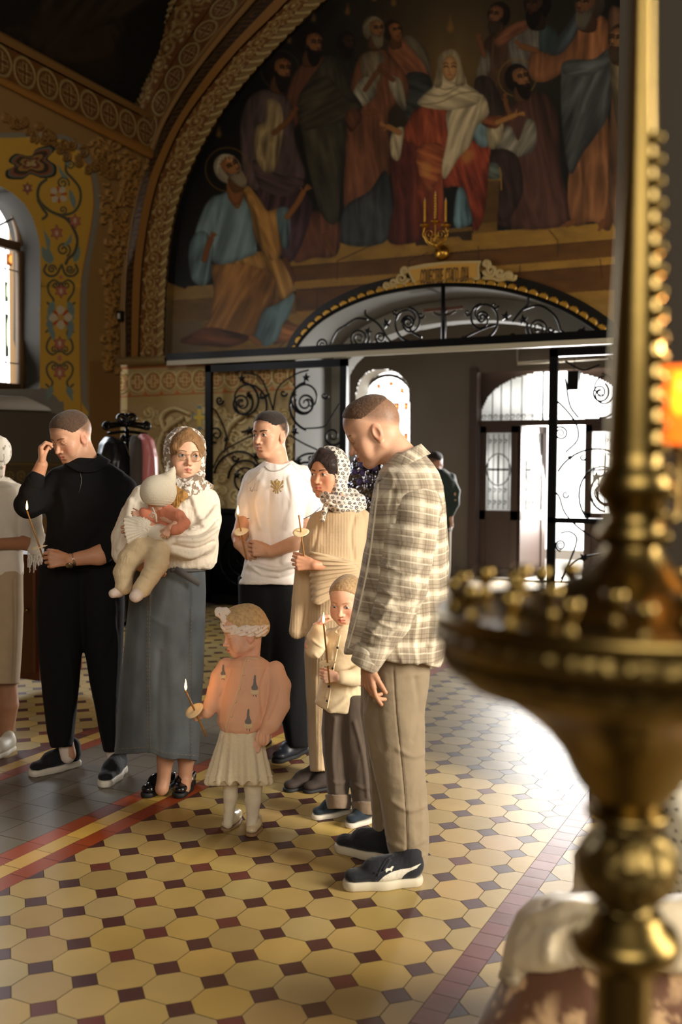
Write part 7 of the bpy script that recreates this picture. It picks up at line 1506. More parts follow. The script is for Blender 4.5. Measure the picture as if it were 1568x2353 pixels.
# ---------------------------------------------------------------- 9. man in the porch
D = 11.2; J = Jp(D); sc_ = D/CF; pe = empty('person', at(1015, 1392, D)*(1, 1, 0), 'man with cropped hair in a dark green jacket standing in the porch', 'person')
H = HF(at(1000, 1061, D), -140, 5, 0, .98)
S = Sdf(D); S.chain([(1010, 1110, 16, 0), (1012, 1150, 24, 0), (1010, 1210, 22, 0)], .03, flat=(VH, .7)); S.chain([(1000, 1210, 13, 0), (998, 1290, 11, 0), (998, 1380, 8, 0)], .03); S.chain([(1022, 1210, 13, 0), (1024, 1290, 11, 0), (1024, 1380, 8, 0)], .03); A = Sdf(D); A.chain([(1040, 1110, 9, 0), (1046, 1150, 7, -.05), (1035, 1190, 6, -.1)], .02); hand_ops(A, J(1035, 1190, -.1), -UPV, TOC, LEFT, 1.)
hp = lambda x, y: np.where(y > 3, 5., -3.4+(y+9)*.7)
body_mesh(pe, [coarse(S, .014), head_part(D, H, .005, face_paint(H, (190, 140, 112), hairc=(60, 46, 36), hp=hp, stub=.8), neck=J(1010, 1095)), part_of(A, .006, skin_cols())])
S = hair_shell(D, H, [((0, 6.4, 5.2), (0, .75, -.66)), ((0, -4, 1.), (0, -.2, -1))], (.3, .2, .3)); garment('hair', S, .006, cloth('short dark hair', (40, 30, 24)), pe)
S = Sdf(D); S.vl([(1078, 996, 1020, 0, .08), (1088, 988, 1034, 0, .12), (1105, 982, 1046, 0, .14), (1150, 984, 1042, 0, .15), (1200, 988, 1040, 0, .15), (1222, 990, 1038, 0, .15)], .02, ke=.006); S.chain([(1036, 1098, 11, 0), (1046, 1130, 11, 0), (1046, 1158, 9, -.05), (1036, 1180, 8, -.1)], .03); S.chain([(990, 1100, 11, 0), (986, 1140, 10, -.05)], .02); garment('jacket', S, .012, cloth('dark green jacket cloth', (36, 48, 40), .7), pe, [folds(.008, 8, 6, 5)])
S = Sdf(D); S.vl([(1212, 988, 1014, 0, .13), (1300, 988, 1012, 0, .11), (1384, 990, 1010, 0, .10)], .02); S.vl([(1212, 1008, 1038, 0, .13), (1300, 1012, 1036, 0, .11), (1384, 1014, 1034, 0, .10)], .02); garment('trousers', S, .014, cloth('khaki twill', (150, 132, 104)), pe)
for x in (1000, 1024): a = gnd(x, 1390); a = at(x, 1390, D); a[2] = 0; U, B, c = shoe(D, a, a+VH*.28, .28, .06, .045, .03); so = garment('shoe', U, .008, m_blk, pe); garment('sole', B, .008, mat('dark rubber', (24, 24, 26), .7), so)
# ================================================================== ironwork, rail, plaque, sconce
m_iron = mat('black wrought iron', (26, 26, 27), .38, .75); m_gilt = mat('gilt metal', (206, 154, 62), .32, 1., bump=('noise', 90, .2, .002))
YG = 9.24
def ipx(P, Y=YG): return [onY(x, y, Y) for x, y in P]
def iron(name, P, r, parent, Y=YG, m=None): g = MB(); g.tube(ipx(P, Y), r, 7); return g.build(name, m or m_iron, parent)
def vine_leaf(x, y, s, parent, Y=YG-.02, rot=0.):
    c = onY(x, y, Y); g = MB(); k = s*D_(Y, x)/CF; P = []
    for q in range(10): a = math.radians(rot+90+36*q); r = (1. if q % 2 == 0 else .48)*k*(1.15 if q == 0 else 1); P.append(c+np.array([math.cos(a)*r, -.012*(q % 2)+.004, math.sin(a)*r]))
    V = P+[p+np.array([0, .008, 0]) for p in P]+[c+np.array([0, -.014, 0]), c+np.array([0, .01, 0])]
    g.add(V, [(k_, (k_+1) % 10, 20) for k_ in range(10)]+[((k_+1) % 10+10, k_+10, 21) for k_ in range(10)]+[(k_, k_+10, (k_+1) % 10+10, (k_+1) % 10) for k_ in range(10)]); return flat(g.build('vine_leaf', m_iron, parent))
def D_(Y, x): return Y/ray(x, 1000)[1]
def scrolls(L, parent, Y=YG, r=.014):
    for cx, cy, rr, tn, a0, d, ay in L: iron('scroll', spiral(cx, cy, rr, tn, a0, d, 46, .12, ay), np.linspace(r, r*.6, 46), parent, Y)
rail = empty('gate_rail', onY(880, 810, 9.2), 'long horizontal rail under the mural, above the iron gates', 'rail')
a, b = onY(386, 833, 9.2), onY(1450, 788, 9.2); b[2] = a[2]
g = MB(); g.bar(a, b, .07, .045, (0, 1, 0)); flat(g.build('rail_bar', mat('cream painted rail', (186, 176, 150), .4), rail)); up_ = np.array([0, 0, .055]); g = MB(); g.bar(a+up_+(0, -.01, 0), b+up_+(0, -.01, 0), .075, .04, (0, 1, 0)); flat(g.build('top_channel', m_iron, rail))
def gate(name, x0, x1, label, lower):
    ax, bx = onY(x0, 1000, YG)[0], onY(x1, 1000, YG)[0]; zt = a[2]-.05; t = empty(name, ((ax+bx)/2, YG, 0), label, 'gate'); g = MB(); w = .075
    g.box((ax, YG-.025, .02), (ax+w, YG+.025, zt)); g.box((bx-w, YG-.025, .02), (bx, YG+.025, zt)); g.box((ax, YG-.025, zt-w), (bx, YG+.025, zt)); g.box((ax, YG-.025, .02), (bx, YG+.025, .12)); g.box((ax, YG-.025, 1.02), (bx, YG+.025, 1.07)); flat(g.build('frame', m_iron, t))
    if lower: g = MB(); g.box((ax+w, YG+.005, .1), (bx-w, YG+.012, 1.05)); g.build('lower_panel', mat('dark sheet iron', (20, 19, 19), .5, .6), t)
    return t
gl_ = gate('iron_gate', 474, 798, 'black wrought iron gate leaf with vine scrolls in front of the carved ornament wall', True)
scrolls([(562, 923, 66, .98, 95, -1, 1.06), (559, 926, 44, 1.0, -90, 1, 1.08), (556, 927, 27, 2.0, -60, 1, 1.1), (709, 922, 53, .98, 95, 1, 1.25), (703, 925, 41, 1., -90, -1, 1.12), (702, 926, 24, 2.1, 200, -1, 1.1), (563, 1088, 70, .75, 180, 1, .98), (566, 1100, 42, 2.4, 180, 1, 1.1), (704, 1085, 62, .75, 0, -1, .95), (702, 1100, 38, 2.4, 0, -1, 1.1),
    (604, 906, 9, 1, 0, 1, 1), (652, 903, 9, 1, 0, 1, 1), (746, 909, 8, 1, 0, 1, 1), (505, 920, 9, 1.4, 0, 1, 1.2), (497, 998, 18, 1.5, 90, 1, 1.1), (765, 1002, 22, 1.6, 0, 1, 1.1), (540, 1052, 9, 1, 0, 1, 1), (715, 1052, 8, 1, 0, 1, 1), (560, 1280, 60, 2.6, 90, 1, 1.1), (700, 1270, 56, 2.6, 90, -1, 1.1)], gl_)
for P in ([(625, 960), (627, 940), (600, 870), (560, 856)], [(628, 940), (640, 890), (680, 860), (710, 850)], [(490, 1075), (510, 1040), (560, 1010), (590, 995), (605, 960)], [(665, 1000), (700, 1020), (740, 1040), (770, 1070)], [(486, 935), (500, 950), (520, 1000), (515, 1040)], [(780, 928), (760, 960), (745, 980), (700, 985)], [(540, 858), (552, 850), (556, 840)], [(590, 910), (604, 916), (620, 905)], [(628, 1000), (628, 1140)]): iron('stem', crom(P, 6), .009, gl_)
for x, y, s, r_o in ((556, 870, 11, 0), (572, 908, 10, 200), (574, 990, 12, 150), (704, 868, 11, 0), (676, 904, 9, 160), (678, 992, 12, 30), (590, 1047, 11, 60), (545, 1092, 11, 0), (686, 1060, 11, 90), (600, 1000, 8, 10), (520, 1010, 8, 120)): vine_leaf(x, y, s, gl_, rot=r_o)
gr_ = gate('iron_gate', 1262, 1600, 'black wrought iron gate leaf with vine scrolls against the bright porch door', False)
scrolls([(1388, 898, 60, 1.0, 100, -1, 1.05), (1384, 902, 40, 1., -90, 1, 1.1), (1380, 902, 22, 2., -60, 1, 1.1), (1388, 1120, 112, .95, 200, 1, .95), (1390, 1130, 66, 1.3, 120, 1, 1.2), (1392, 1130, 38, 2.2, 90, 1, 1.2), (1289, 996, 17, 2.2, 180, 1, 1.), (1289, 1253, 12, 2.2, 90, 1, 1.1), (1300, 1136, 8, 1.2, 0, 1, 1.2), (1340, 1050, 9, 1, 0, 1, 1)], gr_, r=.010)
for P in ([(1270, 912), (1300, 940), (1325, 975), (1328, 1010), (1300, 1040)], [(1268, 1125), (1285, 1140), (1300, 1180), (1340, 1220), (1400, 1255)], [(1290, 1340), (1310, 1290), (1326, 1240), (1310, 1222), (1288, 1225)], [(1290, 1330), (1330, 1285), (1400, 1270)], [(1300, 830), (1340, 850), (1380, 838)], [(1300, 870), (1310, 930), (1330, 960)]): iron('stem', crom(P, 6), .009, gr_)
for x, y, s, r_o in ((1372, 1096, 12, 0), (1395, 1195, 14, 90), (1342, 1282, 12, 40), (1310, 1052, 8, 60)): vine_leaf(x, y, s, gr_, rot=r_o)
lun = empty('lunette_grille', onY(1020, 720, 9.34), 'arched wrought iron grille with spirals filling the lunette above the rail', 'grille')
YLU = 9.34
scrolls([(942, 738, 46, .97, 60, 1, 1.1), (940, 741, 30, 1.2, -90, 1, 1.12), (939, 742, 16, 2., 180, 1, 1.1), (1108, 728, 48, .97, 100, -1, 1.1), (1108, 733, 31, 1.1, -90, -1, 1.12), (1108, 730, 14, 1.8, 0, -1, 1.1), (826, 778, 24, 2.5, -30, 1, 1.1), (1236, 756, 26, 2.5, 210, -1, 1.1), (742, 792, 16, 2., 0, 1, 1.1), (1336, 770, 17, 2., 180, -1, 1.1), (875, 776, 14, 1.8, 30, 1, 1.1), (1180, 775, 10, 1.6, 0, 1, 1.3), (910, 717, 9, 1, 0, 1, 1), (968, 724, 8, 1, 0, 1, 1.1), (1137, 702, 9, 1, 0, 1, 1), (1075, 718, 8, 1, 0, 1, 1.1), (1266, 757, 8, 1, 0, 1, 1)], lun, YLU, .0125)
for P in ([(840, 712), (842, 725), (870, 745), (890, 775), (912, 800)], [(790, 750), (820, 732), (845, 734)], [(1215, 684), (1213, 700), (1195, 718), (1178, 740)], [(1200, 712), (1240, 702), (1275, 725), (1290, 760)], [(970, 775), (950, 765), (940, 752)], [(1060, 780), (1100, 760), (1140, 745)], [(760, 790), (775, 760), (800, 745)], [(1290, 760), (1320, 775), (1345, 752)]): iron('stem', crom(P, 6), .011, lun, YLU)
for x, y, s, r_o in ((846, 762, 11, -20), (888, 744, 12, 20), (968, 786, 10, 0), (1064, 782, 11, 0), (1163, 727, 12, -10), (1203, 735, 12, 10), (1146, 782, 8, 0)): vine_leaf(x, y, s, lun, YLU-.02, r_o)
iron('centre_bar', [(1019, 652), (1019, 792)], .022, lun, YLU)
rod = [tuple(p) for p in LU3]; g = MB(); g.tube([np.array((p[0], YLU, p[2]-.012)) for p in LU3], .022, 6); g.build('arch_rod', m_iron, lun)
ctr = np.array([cx_, 0, 2.3]); lf = []
A_out = LU3.copy(); A_out[:, 1] = YF-.045; B_in = A_out.copy()
tn = np.gradient(LU3, axis=0); tn /= np.linalg.norm(tn, axis=1)[:, None]; nn = np.stack([tn[:, 2], tn[:, 1]*0, -tn[:, 0]], 1); nn *= np.sign(((ctr-LU3)*nn).sum(1))[:, None]
def band3(name, o0, o1, T, m, parent, hs, Y, ns=500, nt=14):
    P0 = resamp(LU3+nn*o0, ns); P1 = resamp(LU3+nn*o1, ns); P0[:, 1] = Y; P1[:, 1] = Y; t = np.linspace(0, 1, nt)[None, :, None]; V = P0[:, None]*(1-t)+P1[:, None]*t; L = np.linalg.norm(np.diff(P0, axis=0), axis=1).sum(); s = np.linspace(0, L, ns)/.11 % 1*(T.w-1.01)
    Sx, U = np.meshgrid(s, np.linspace(0, 1, nt)*(T.h-1.01), indexing='ij'); V = V+np.array([0, -1., 0])*(T.samp(Sx, U, 'h')*hs)[..., None]; return mk(name, V.reshape(-1, 3), gridf(ns, nt), m, parent, cols=lin(T.samp(Sx, U)).reshape(-1, 3))
m_gl2 = mat('gilded leaf band', attr=True, rough=.4, metal=.5, spec=.6)
band3('gilded_leaf_band', -.075, .015, T_LEAF, m_gl2, lun, .02, YF-.04); T_DK = Ras(0, 0, 10, 10, 1, (30, 27, 22)); band3('dark_edge', -.13, -.07, T_DK, m_gl2, lun, 0, YF-.03, nt=3)
# inscribed plaque with scrolled ends
pq = empty('inscription_plaque', onY(1025, 632, YF), 'gilded inscription plaque with scrolled ends above the lunette, old church lettering', 'plaque')
def slab(name, P, y0, y1, m, parent):
    A = [onY(x, y, YF) for x, y in P]; n = len(A); V = [p*(1, 0, 1)+(0, y0, 0) for p in A]+[p*(1, 0, 1)+(0, y1, 0) for p in A]; g = MB(); g.add(V, [tuple(range(n)), tuple(range(2*n-1, n-1, -1))]+[(k, k+n, (k+1) % n+n, (k+1) % n) for k in range(n)]); return flat(g.build(name, m, parent))
m_plq = mat('cream gilt moulding', (186, 160, 104), .5); m_pl2 = mat('gold painted field', (196, 146, 60), .45)
slab('board', [(938, 617), (980, 608), (1030, 603), (1110, 601), (1104, 618), (1108, 645), (1030, 650), (955, 658), (948, 640)], YF-.05, YF, m_plq, pq); slab('field', [(946, 623), (1030, 609), (1102, 607), (1098, 622), (1100, 639), (1030, 644), (962, 652), (955, 640)], YF-.056, YF-.045, m_pl2, pq)
for cx, cy, rr, a0, d in ((925, 640, 15, 0, 1), (905, 650, 11, 180, -1), (890, 656, 8, 0, 1), (1128, 622, 15, 180, -1), (1150, 628, 11, 0, 1), (1170, 634, 8, 200, 1), (932, 622, 9, 90, 1), (1118, 607, 9, 90, -1)): g = MB(); g.tube(ipx(spiral(cx, cy, rr, 1.6, a0, d, 26), YF-.04), np.linspace(.024, .014, 26), 7); g.build('scroll_end', m_plq, pq)
for P in ([(870, 662), (885, 664), (900, 662), (915, 652), (935, 655), (950, 650)], [(1110, 640), (1130, 640), (1150, 645), (1165, 640), (1182, 642), (1186, 632)]): g = MB(); g.tube(ipx(crom(P, 5), YF-.035), .02, 7); g.build('scroll_end', m_plq, pq)
cu = bpy.data.curves.new('inscription', 'FONT'); cu.body = 'СОШЕСТВІЕ  СТАГО  ДХА'; cu.size = .17; cu.extrude = .002; cu.align_x = 'CENTER'; cu.space_character = .95
tx = bpy.data.objects.new('inscription', cu); COL.objects.link(tx); tx.data.materials.append(mat('dark lettering', (66, 42, 22), .6))
p0, p1 = onY(966, 642, YF-.06), onY(1077, 636, YF-.06); tx.scale = (.27, 1., 1.); tx.rotation_euler = (math.pi/2, 0, 0); bpy.context.view_layer.update()
sx = (p1[0]-p0[0])/max(tx.dimensions[0], .01)*tx.scale[0]; tx.scale = (sx, 1.15, 1); tx.location = ((p0[0]+p1[0])/2, YF-.060, (p0[2]+p1[2])/2-.045); tx.rotation_euler = (math.pi/2, -math.atan2(p1[2]-p0[2]-.0, p1[0]-p0[0])*1.0, 0)
dg = bpy.context.evaluated_depsgraph_get(); bpy.context.view_layer.update(); me_ = bpy.data.meshes.new_from_object(tx.evaluated_get(dg)); mw_ = tx.matrix_world.copy(); bpy.data.objects.remove(tx); me_.transform(mw_); link('inscription', me_, None, pq)
# three-candle wall sconce
YS = 9.12; sc3 = empty('wall_sconce', onY(1017, 580, YF), 'gilt three-candle wall sconce mounted on the mural above the plaque', 'sconce'); P3 = lambda x, y, Y=YS: onY(x, y, Y)
g = MB(); g.lathe([(.001, .0), (.07, .0), (.078, .015), (.05, .03), (.03, .05), (.001, .055)], P3(1017, 582, YF-.01), 28, (0, -1, 0)); g.build('back_plate', m_gilt, sc3)
for sx in (-1, 0, 1):
    x = 1001+sx*24; yt = 515 if sx else 507
    g = MB(); g.tube(crom([P3(1014, 580, YF-.05), P3(1004, 566), P3(1001+sx*14, 556), P3(x+sx*4, 540), P3(x, yt+6)], 6), .009, 7); g.build('arm', m_gilt, sc3)
    g = MB(); g.lathe([(.004, -.02), (.02, -.012), (.05, .0), (.052, .006), (.02, .01), (.016, .03), (.012, .04)], P3(x, yt+4), 18); g.build('drip_pan', m_gilt, sc3)
    g = MB(); z0 = P3(x, yt); z1 = P3(x, 462 if sx else 446); t_ = np.linspace(0, 1, 30)[:, None]; g.tube(z0+(z1-z0)*t_, .013+.003*np.sin(np.linspace(0, 60, 30)), 9); g.build('candle_tube', m_gilt, sc3); g = MB(); g.tube([z1, z1+UPV*.035], [.008, .001], 7); g.build('bulb', mat('clear bulb', (220, 190, 130), .2), sc3)
for P in (spiral(988, 538, 14, 1.7, 0, 1, 24), spiral(1014, 538, 14, 1.7, 180, -1, 24), spiral(1001, 548, 12, 1.6, 90, 1, 24), [(972, 522), (980, 555), (1001, 566), (1022, 555), (1032, 522)], [(978, 545), (990, 560), (1012, 560), (1024, 545)]): g = MB(); g.tube(ipx(crom(P, 4) if len(P) < 8 else P, YS), .006, 6); g.build('openwork', m_gilt, sc3)
# crucifix hanging in the arch behind the grille
YC = 9.9; cf = empty('crucifix', onY(1019, 745, YC), 'small dark wooden crucifix hanging behind the lunette grille', 'crucifix'); m_wd = mat('dark stained wood', (92, 54, 30), .5)
g = MB(); g.bar(onY(975, 714, YC), onY(1064, 706, YC), .035, .02, (0, 1, 0)); g.bar(onY(1021, 690, YC), onY(1021, 800, YC), .04, .02, (0, 1, 0)); flat(g.build('cross', m_wd, cf)); g = MB()
g.tube(crom([onY(996, 718, YC-.03), onY(1010, 724, YC-.03), onY(1021, 722, YC-.04), onY(1034, 722, YC-.03), onY(1048, 714, YC-.03)], 4), .011, 7); g.tube(crom([onY(1021, 722, YC-.04), onY(1023, 745, YC-.04), onY(1020, 775, YC-.03)], 4), [.026]*4+[.02]*4+[.012], 8); g.sph(onY(1023, 714, YC-.05), .024, 8); g.build('figure', mat('dark bronze', (52, 40, 30), .5, .5), cf)
# ------------------------------------------------------------------ porch door
m_dw = mat('dark brown door wood', (58, 42, 34), .55, bump=('noise', 20, .1, .003)); YD = YP+.12
dr_ = struct(empty('door_1', (onY(1240, 1300, YD)[0], YD, 0))); X_d = lambda x: onY(x, 1100, YD)[0]; Z_d = lambda x, y: onY(x, y, YD)[2]
zt_ = Z_d(1240, 968); AC = [(X_d(1103), zt_)]+[tuple(onY(x, y, YD)[[0, 2]]) for x, y in crom([(1106, 945), (1125, 908), (1160, 880), (1205, 862), (1260, 853), (1320, 856), (1380, 872), (1430, 905), (1440, 960)], 4)]
hole_wall('arch_surround', DX0, DX1, zt_-.03, DZ1+.05, YD+.02, [AC], m_dw, dr_, .02); g = MB()
xd = [X_d(1088), X_d(1103)]; g.box((DX0-.02, YP-.05, 0), (xd[1], YD+.08, DZ1+.05)); g.box((xd[0], YD-.04, zt_-.06), (DX1, YD+.08, zt_+.02)); flat(g.build('door_frame', m_dw, dr_))
def door_leaf(name, xa, xb, parent, glass=True, ang=0):
    w = xb-xa; g = MB(); g.box((0, -.03, 0), (.09, .03, zt_-.07)); g.box((w-.09, -.03, 0), (w, .03, zt_-.07)); g.box((0, -.03, 0), (w, .03, .12)); g.box((0, -.03, .80), (w, .03, .93)); g.box((0, -.03, zt_-.17), (w, .03, zt_-.07)); g.box((.09, -.012, .12), (w-.09, .012, .8))
    V = [v for v in g.V]; c, s = math.cos(ang), math.sin(ang); M = np.array([[c, -s, 0], [s, c, 0], [0, 0, 1]]); g.V = [v@M.T+np.array([xa, YD, 0.02]) for v in g.V]; o = flat(g.build(name, m_dw, parent)); T = lambda P: [np.asarray(p)@M.T+np.array([xa, YD, .02]) for p in P]
    g = MB(); g.V = []; g.box((.09, -.003, .93), (w-.09, .003, zt_-.17)); g.V = [v@M.T+np.array([xa, YD, .02]) for v in g.V]; g.build('frosted_pane', mat('frosted glass', (176, 176, 172), .55, trans=.85), o)
    cx, cz, g = w/2, 1.5, MB(); z0, z1 = .95, zt_-.19
    for k in range(5): x = .12+(w-.24)*k/4; g.tube(T([(x, -.02, z0), (x, -.02, z1)]), .006, 5)
    g.tube(T([(cx+.17*math.cos(t), -.025, cz+.22*math.sin(t)) for t in np.linspace(0, 6.283, 28)]), .008, 5)
    for p, q in (((cx, -.03, cz-.2), (cx, -.03, cz+.2)), ((cx-.15, -.03, cz), (cx+.15, -.03, cz))): g.tube(T([p, q]), .014, 6)
    for zz in (z0+.09, z0+.26, z1-.1):
        for x in np.arange(.14, w-.12, .075): g.tube(T([(x+.03*math.cos(t)*(1-t/12), -.022, zz+.035*math.sin(t)*(1-t/12)) for t in np.linspace(0, 8, 16)]), .005, 5)
    g.build('leaf_grille', m_iron, o); return o
door_leaf('door_leaf', X_d(1104), X_d(1190), dr_); door_leaf('door_leaf', X_d(1190)+.02, X_d(1190)+.60, dr_, ang=math.radians(68)); door_leaf('door_leaf', X_d(1345), X_d(1345)+.55, dr_)
g = MB()
for x in (1130, 1150, 1172, 1197, 1222, 1246): p = X_d(x); zz = np.interp(p, [q[0] for q in AC], [q[1] for q in AC]); g.tube([(p, YD, zt_), (p, YD, zz)], .008 if x != 1246 else .02, 5)
for x in np.arange(1112, 1300, 13): p = X_d(x); g.tube([(p+.035*math.cos(t)*(1-t/14), YD-.01, zt_+.07+.04*math.sin(t)*(1-t/14)) for t in np.linspace(0, 9, 16)], .005, 5)
g.build('fanlight_bars', m_iron, dr_); g = MB(); g.box((X_d(1104), YD+.06, zt_), (X_d(1236), YD+.066, DZ1)); g.build('fanlight_glass', mat('frosted glass'), dr_)
g = MB(); g.box((DX0-.1, YP-.06, .0), (DX1+.1, YP+1.5, .03)); flat(g.build('threshold', mat('pale stone threshold', (196, 190, 176), .6), dr_))
hl = MB(); p = onY(1320, 868, YP-.9); hl.box(p-(.07, .07, .16), p+(.07, .07, .08)); hl.tube([p+(0, 0, .08), (p[0], p[1], PZ)], .006, 5); tag(flat(hl.build('hanging_lantern', m_iron)), 'small dark square lantern hanging in front of the porch door fanlight', 'lantern')
# pipe and cable duct high on the porch wall
g = MB(); g.tube([onY(1190, 800, YP-.06), onY(1190, 836, YP-.06), onY(1400, 822, YP-.06)], .02, 6); tag(g.build('pipe', mat('cream pipe', (170, 160, 140), .5)), 'cream pipe bent along the porch wall above the door', 'pipe')
# ------------------------------------------------------------------ made-up pier at the right, added as a dark backdrop behind the stand
g = MB(); p = at(1500, 1300, 5.6); g.box((p[0], p[1]-1.2, 0), (p[0]+2.4, p[1]+.6, 9)); g.box((p[0]-.06, p[1]-1.26, 0), (p[0]+2.46, p[1]+.66, .35)); struct(flat(g.build('wall_backdrop', mat('dark brown backdrop', (46, 38, 27), .8))))
# ------------------------------------------------------------------ brass candle stand in the foreground
m_br = mat('polished brass', (124, 104, 58), .30, 1., bump=[('noise', 60, .10, .003)]); m_bre = mat('chased brass', (118, 100, 58), .42, 1., bump=[('voronoi', 70, .8, .006), ('noise', 40, .2, .003)])
DS = .95; KS = DS/1.22; bx = at(1450, 1450, DS); AX = np.array([bx[0], bx[1], 0]); ms = DS/CF
def zy(y): d = ray(1450, y); return float((CC+d*(np.hypot(*AX[:2])/np.hypot(*d[:2])))[2])
st = empty('candle_stand', AX, 'tall brass church candle stand with a wide dish in the right foreground', 'candle stand')
def lz(name, prof, m, n=72): g = MB(); g.lathe([(max(r*ms, .0005), zy(y)) for y, r in prof], AX, n); return g.build(name, m, st)
lz('dish', [(1396, 1), (1400, 230), (1412, 330), (1416, 425), (1398, 438), (1400, 448), (1424, 450), (1440, 440), (1470, 444), (1482, 436), (1500, 428), (1540, 408), (1575, 372), (1600, 300), (1640, 240), (1680, 190), (1730, 150), (1790, 120), (1840, 80), (1858, 70)], m_br, 96)
lz('chased_band', [(1442, 446), (1450, 451), (1466, 452), (1474, 446)], m_bre, 96); lz('lower_band', [(1505, 436), (1520, 432), (1535, 424), (1545, 412)], m_bre, 96)
lz('knop', [(1852, 60), (1856, 92), (1868, 98), (1880, 88), (1886, 60)], m_br); lz('ball', [(1884, 55)]+[(1985-100*math.cos(t), 118*math.sin(t)) for t in np.linspace(.45, 2.7, 16)]+[(2086, 60)], m_bre)
lz('ring', [(2084, 62), (2096, 84), (2120, 92), (2134, 118), (2160, 128), (2186, 118), (2200, 88), (2216, 80), (2226, 62)], m_br); lz('pole', [(2220, 64), (2500, 66), (3200, 68)], m_br); g = MB(); zb = zy(3180); g.lathe([(.04, zb), (.06, zb-.02), (.1, .12), (.2, .05), (.24, .03), (.24, 0.), (.001, 0)], AX, 48); g.build('foot', m_br, st)
lz('skirt', [(1402, 260), (1385, 235), (1355, 180), (1325, 120), (1290, 84), (1262, 66), (1250, 62)], m_br); lz('column', [(1255, 60), (1245, 78), (1225, 84), (1205, 70), (1190, 60), (1160, 66), (1140, 84), (1115, 90), (1090, 80), (1070, 66), (1040, 64), (960, 62), (800, 56), (600, 48), (400, 38), (200, 30), (0, 26), (-200, 24), (-215, 40), (-235, 46), (-255, 40), (-270, 14), (-330, 3)], m_br)
def dirv(deg): a = math.radians(deg); return -VH*math.cos(a)+RH*math.sin(a)
k = 0
for deg in (38, 150):
    for y in range(330, 1280, 50):
        r = np.interp(y, [0, 400, 600, 800, 960, 1070, 1115, 1190, 1255], [26, 38, 48, 56, 62, 66, 92, 62, 84])*ms; p = AX+dirv(deg)*(r+.004*KS)+UPV*zy(y); g = MB(); g.sph(p, .0085*KS, 8)
        if k == 0: bead0 = g.build('bead', m_br, st); bc = p.copy(); k = 1
        else: o = bead0.copy(); COL.objects.link(o); o.parent = st; o.matrix_parent_inverse = st.matrix_world.inverted(); o.location = Vector(p-bc)
cup = None
for ring_, n_, y_ in ((.215*KS, 18, 1400), (.145*KS, 12, 1392)):
    for q in range(n_):
        a_ = 360*q/n_+7; p = AX+dirv(a_)*ring_; z_ = zy(1412 if n_ > 12 else 1404)
        if cup is None: g = MB(); g.lathe([(a_*KS, b_*KS) for a_, b_ in ((.001, 0), (.012, .0), (.006, .010), (.005, .018), (.011, .026), (.013, .040), (.010, .042), (.008, .028), (.001, .026))], (0, 0, 0), 16); cup = g.build('candle_cup', m_br, st); o = cup
        else: o = cup.copy(); COL.objects.link(o); o.parent = st; o.matrix_parent_inverse = st.matrix_world.inverted()
        o.location = Vector((p[0], p[1], z_))
# amber lamp on the far side of the stand
lp = at(1560, 1030, DS+.02); la = empty('votive_lamp', lp, 'glowing amber glass votive lamp at the right edge behind the brass column', 'lamp')
g = MB(); g.lathe([(a_*KS, b_*KS) for a_, b_ in ((.004, 0), (.018, .004), (.027, .03), (.029, .07), (.026, .10), (.0245, .10), (.027, .07), (.025, .032), (.004, .008))], lp, 24); g.build('glass', mat('amber lamp glass', (236, 140, 50), .15, trans=.7, emit=((255, 140, 50), .6)), la)
g = MB(); g.lathe([(.0003, .03), (.006, .04), (.005, .055), (.0003, .075)], lp, 12); g.build('flame', m_flame, la); g = MB(); g.tube(crom([AX+UPV*zy(1180)+RH*.03*KS, AX+UPV*zy(1190)+RH*.05*KS, lp-UPV*.03, lp+UPV*.002], 6), .004, 8); g.lathe([(.001, -.004), (.022, -.002), (.03, .004), (.02, .004)], lp, 20); g.build('bracket', m_br, la)
l = bpy.data.lights.new('lamp_flame_light', 'POINT'); l.energy = 1.6; l.color = (1, .5, .16); l.shadow_soft_size = .015; lo = bpy.data.objects.new('lamp_flame_light', l); COL.objects.link(lo); lo.location = lp+UPV*.13*KS; lo.parent = la; lo.matrix_parent_inverse = la.matrix_world.inverted()
for q, (rr, dg_, hh) in enumerate(((.145*KS, 100, .12*KS), (.215*KS, 75, .09*KS), (.145*KS, 130, .10*KS))):
    p = AX+dirv(dg_)*rr+UPV*(zy(1410)+.03*KS); t = empty('candle', p, ('short beeswax candle burning on the stand, nearest the amber lamp', 'beeswax candle burning at the right rim of the brass dish', 'beeswax candle burning at the back of the brass dish')[q], 'candle'); g = MB(); g.tube([p, p+UPV*hh], .004, 8); g.build('stick', m_wax, t); g = MB(); g.lathe([(.0002, 0), (.0030, .004), (.0042, .010), (.0032, .019), (.0014, .028), (.0002, .034)], p+UPV*hh, 12); g.build('flame', m_flame, t)
# ------------------------------------------------------------------ brocade covered stand and white cloth, bottom right
D = 2.0; J = Jp(D); m_sat = mat('white satin cloth', (212, 196, 164), .42, sheen=.2, bump=('noise', 12, .2, .01))
def broc(V): L = loc3(V); n = ridge(np.stack([L[:, 0]*13, L[:, 1]*13, L[:, 2]*13], 1)+.8*vnoise(V*20)[:, None], 3); m = np.clip((n-.30)*5, 0, 1)[:, None]; return lin((208, 170, 124))*(1-m)+lin((104, 66, 40))*m
S = Sdf(D); S.vl([(2190, 1215, 1700, .05, .20), (2225, 1172, 1720, .05, .22), (2290, 1135, 1740, .05, .235), (2360, 1092, 1760, .05, .25), (2700, 1060, 1800, .05, .26), (2830, 1060, 1800, .05, .26)], .02, 3.2); bs_ = empty('covered_stool', (J(1420, 2300)[0], J(1420, 2300)[1], 0), 'low stand covered in brown floral brocade at the bottom right', 'stand'); garment('brocade_cover', S, .009, mat('brocade', attr=True, rough=.8, sheen=.3, bump=('noise', 300, .4, .001)), bs_, [folds(.005, 6, 4, 5)], cols=broc)
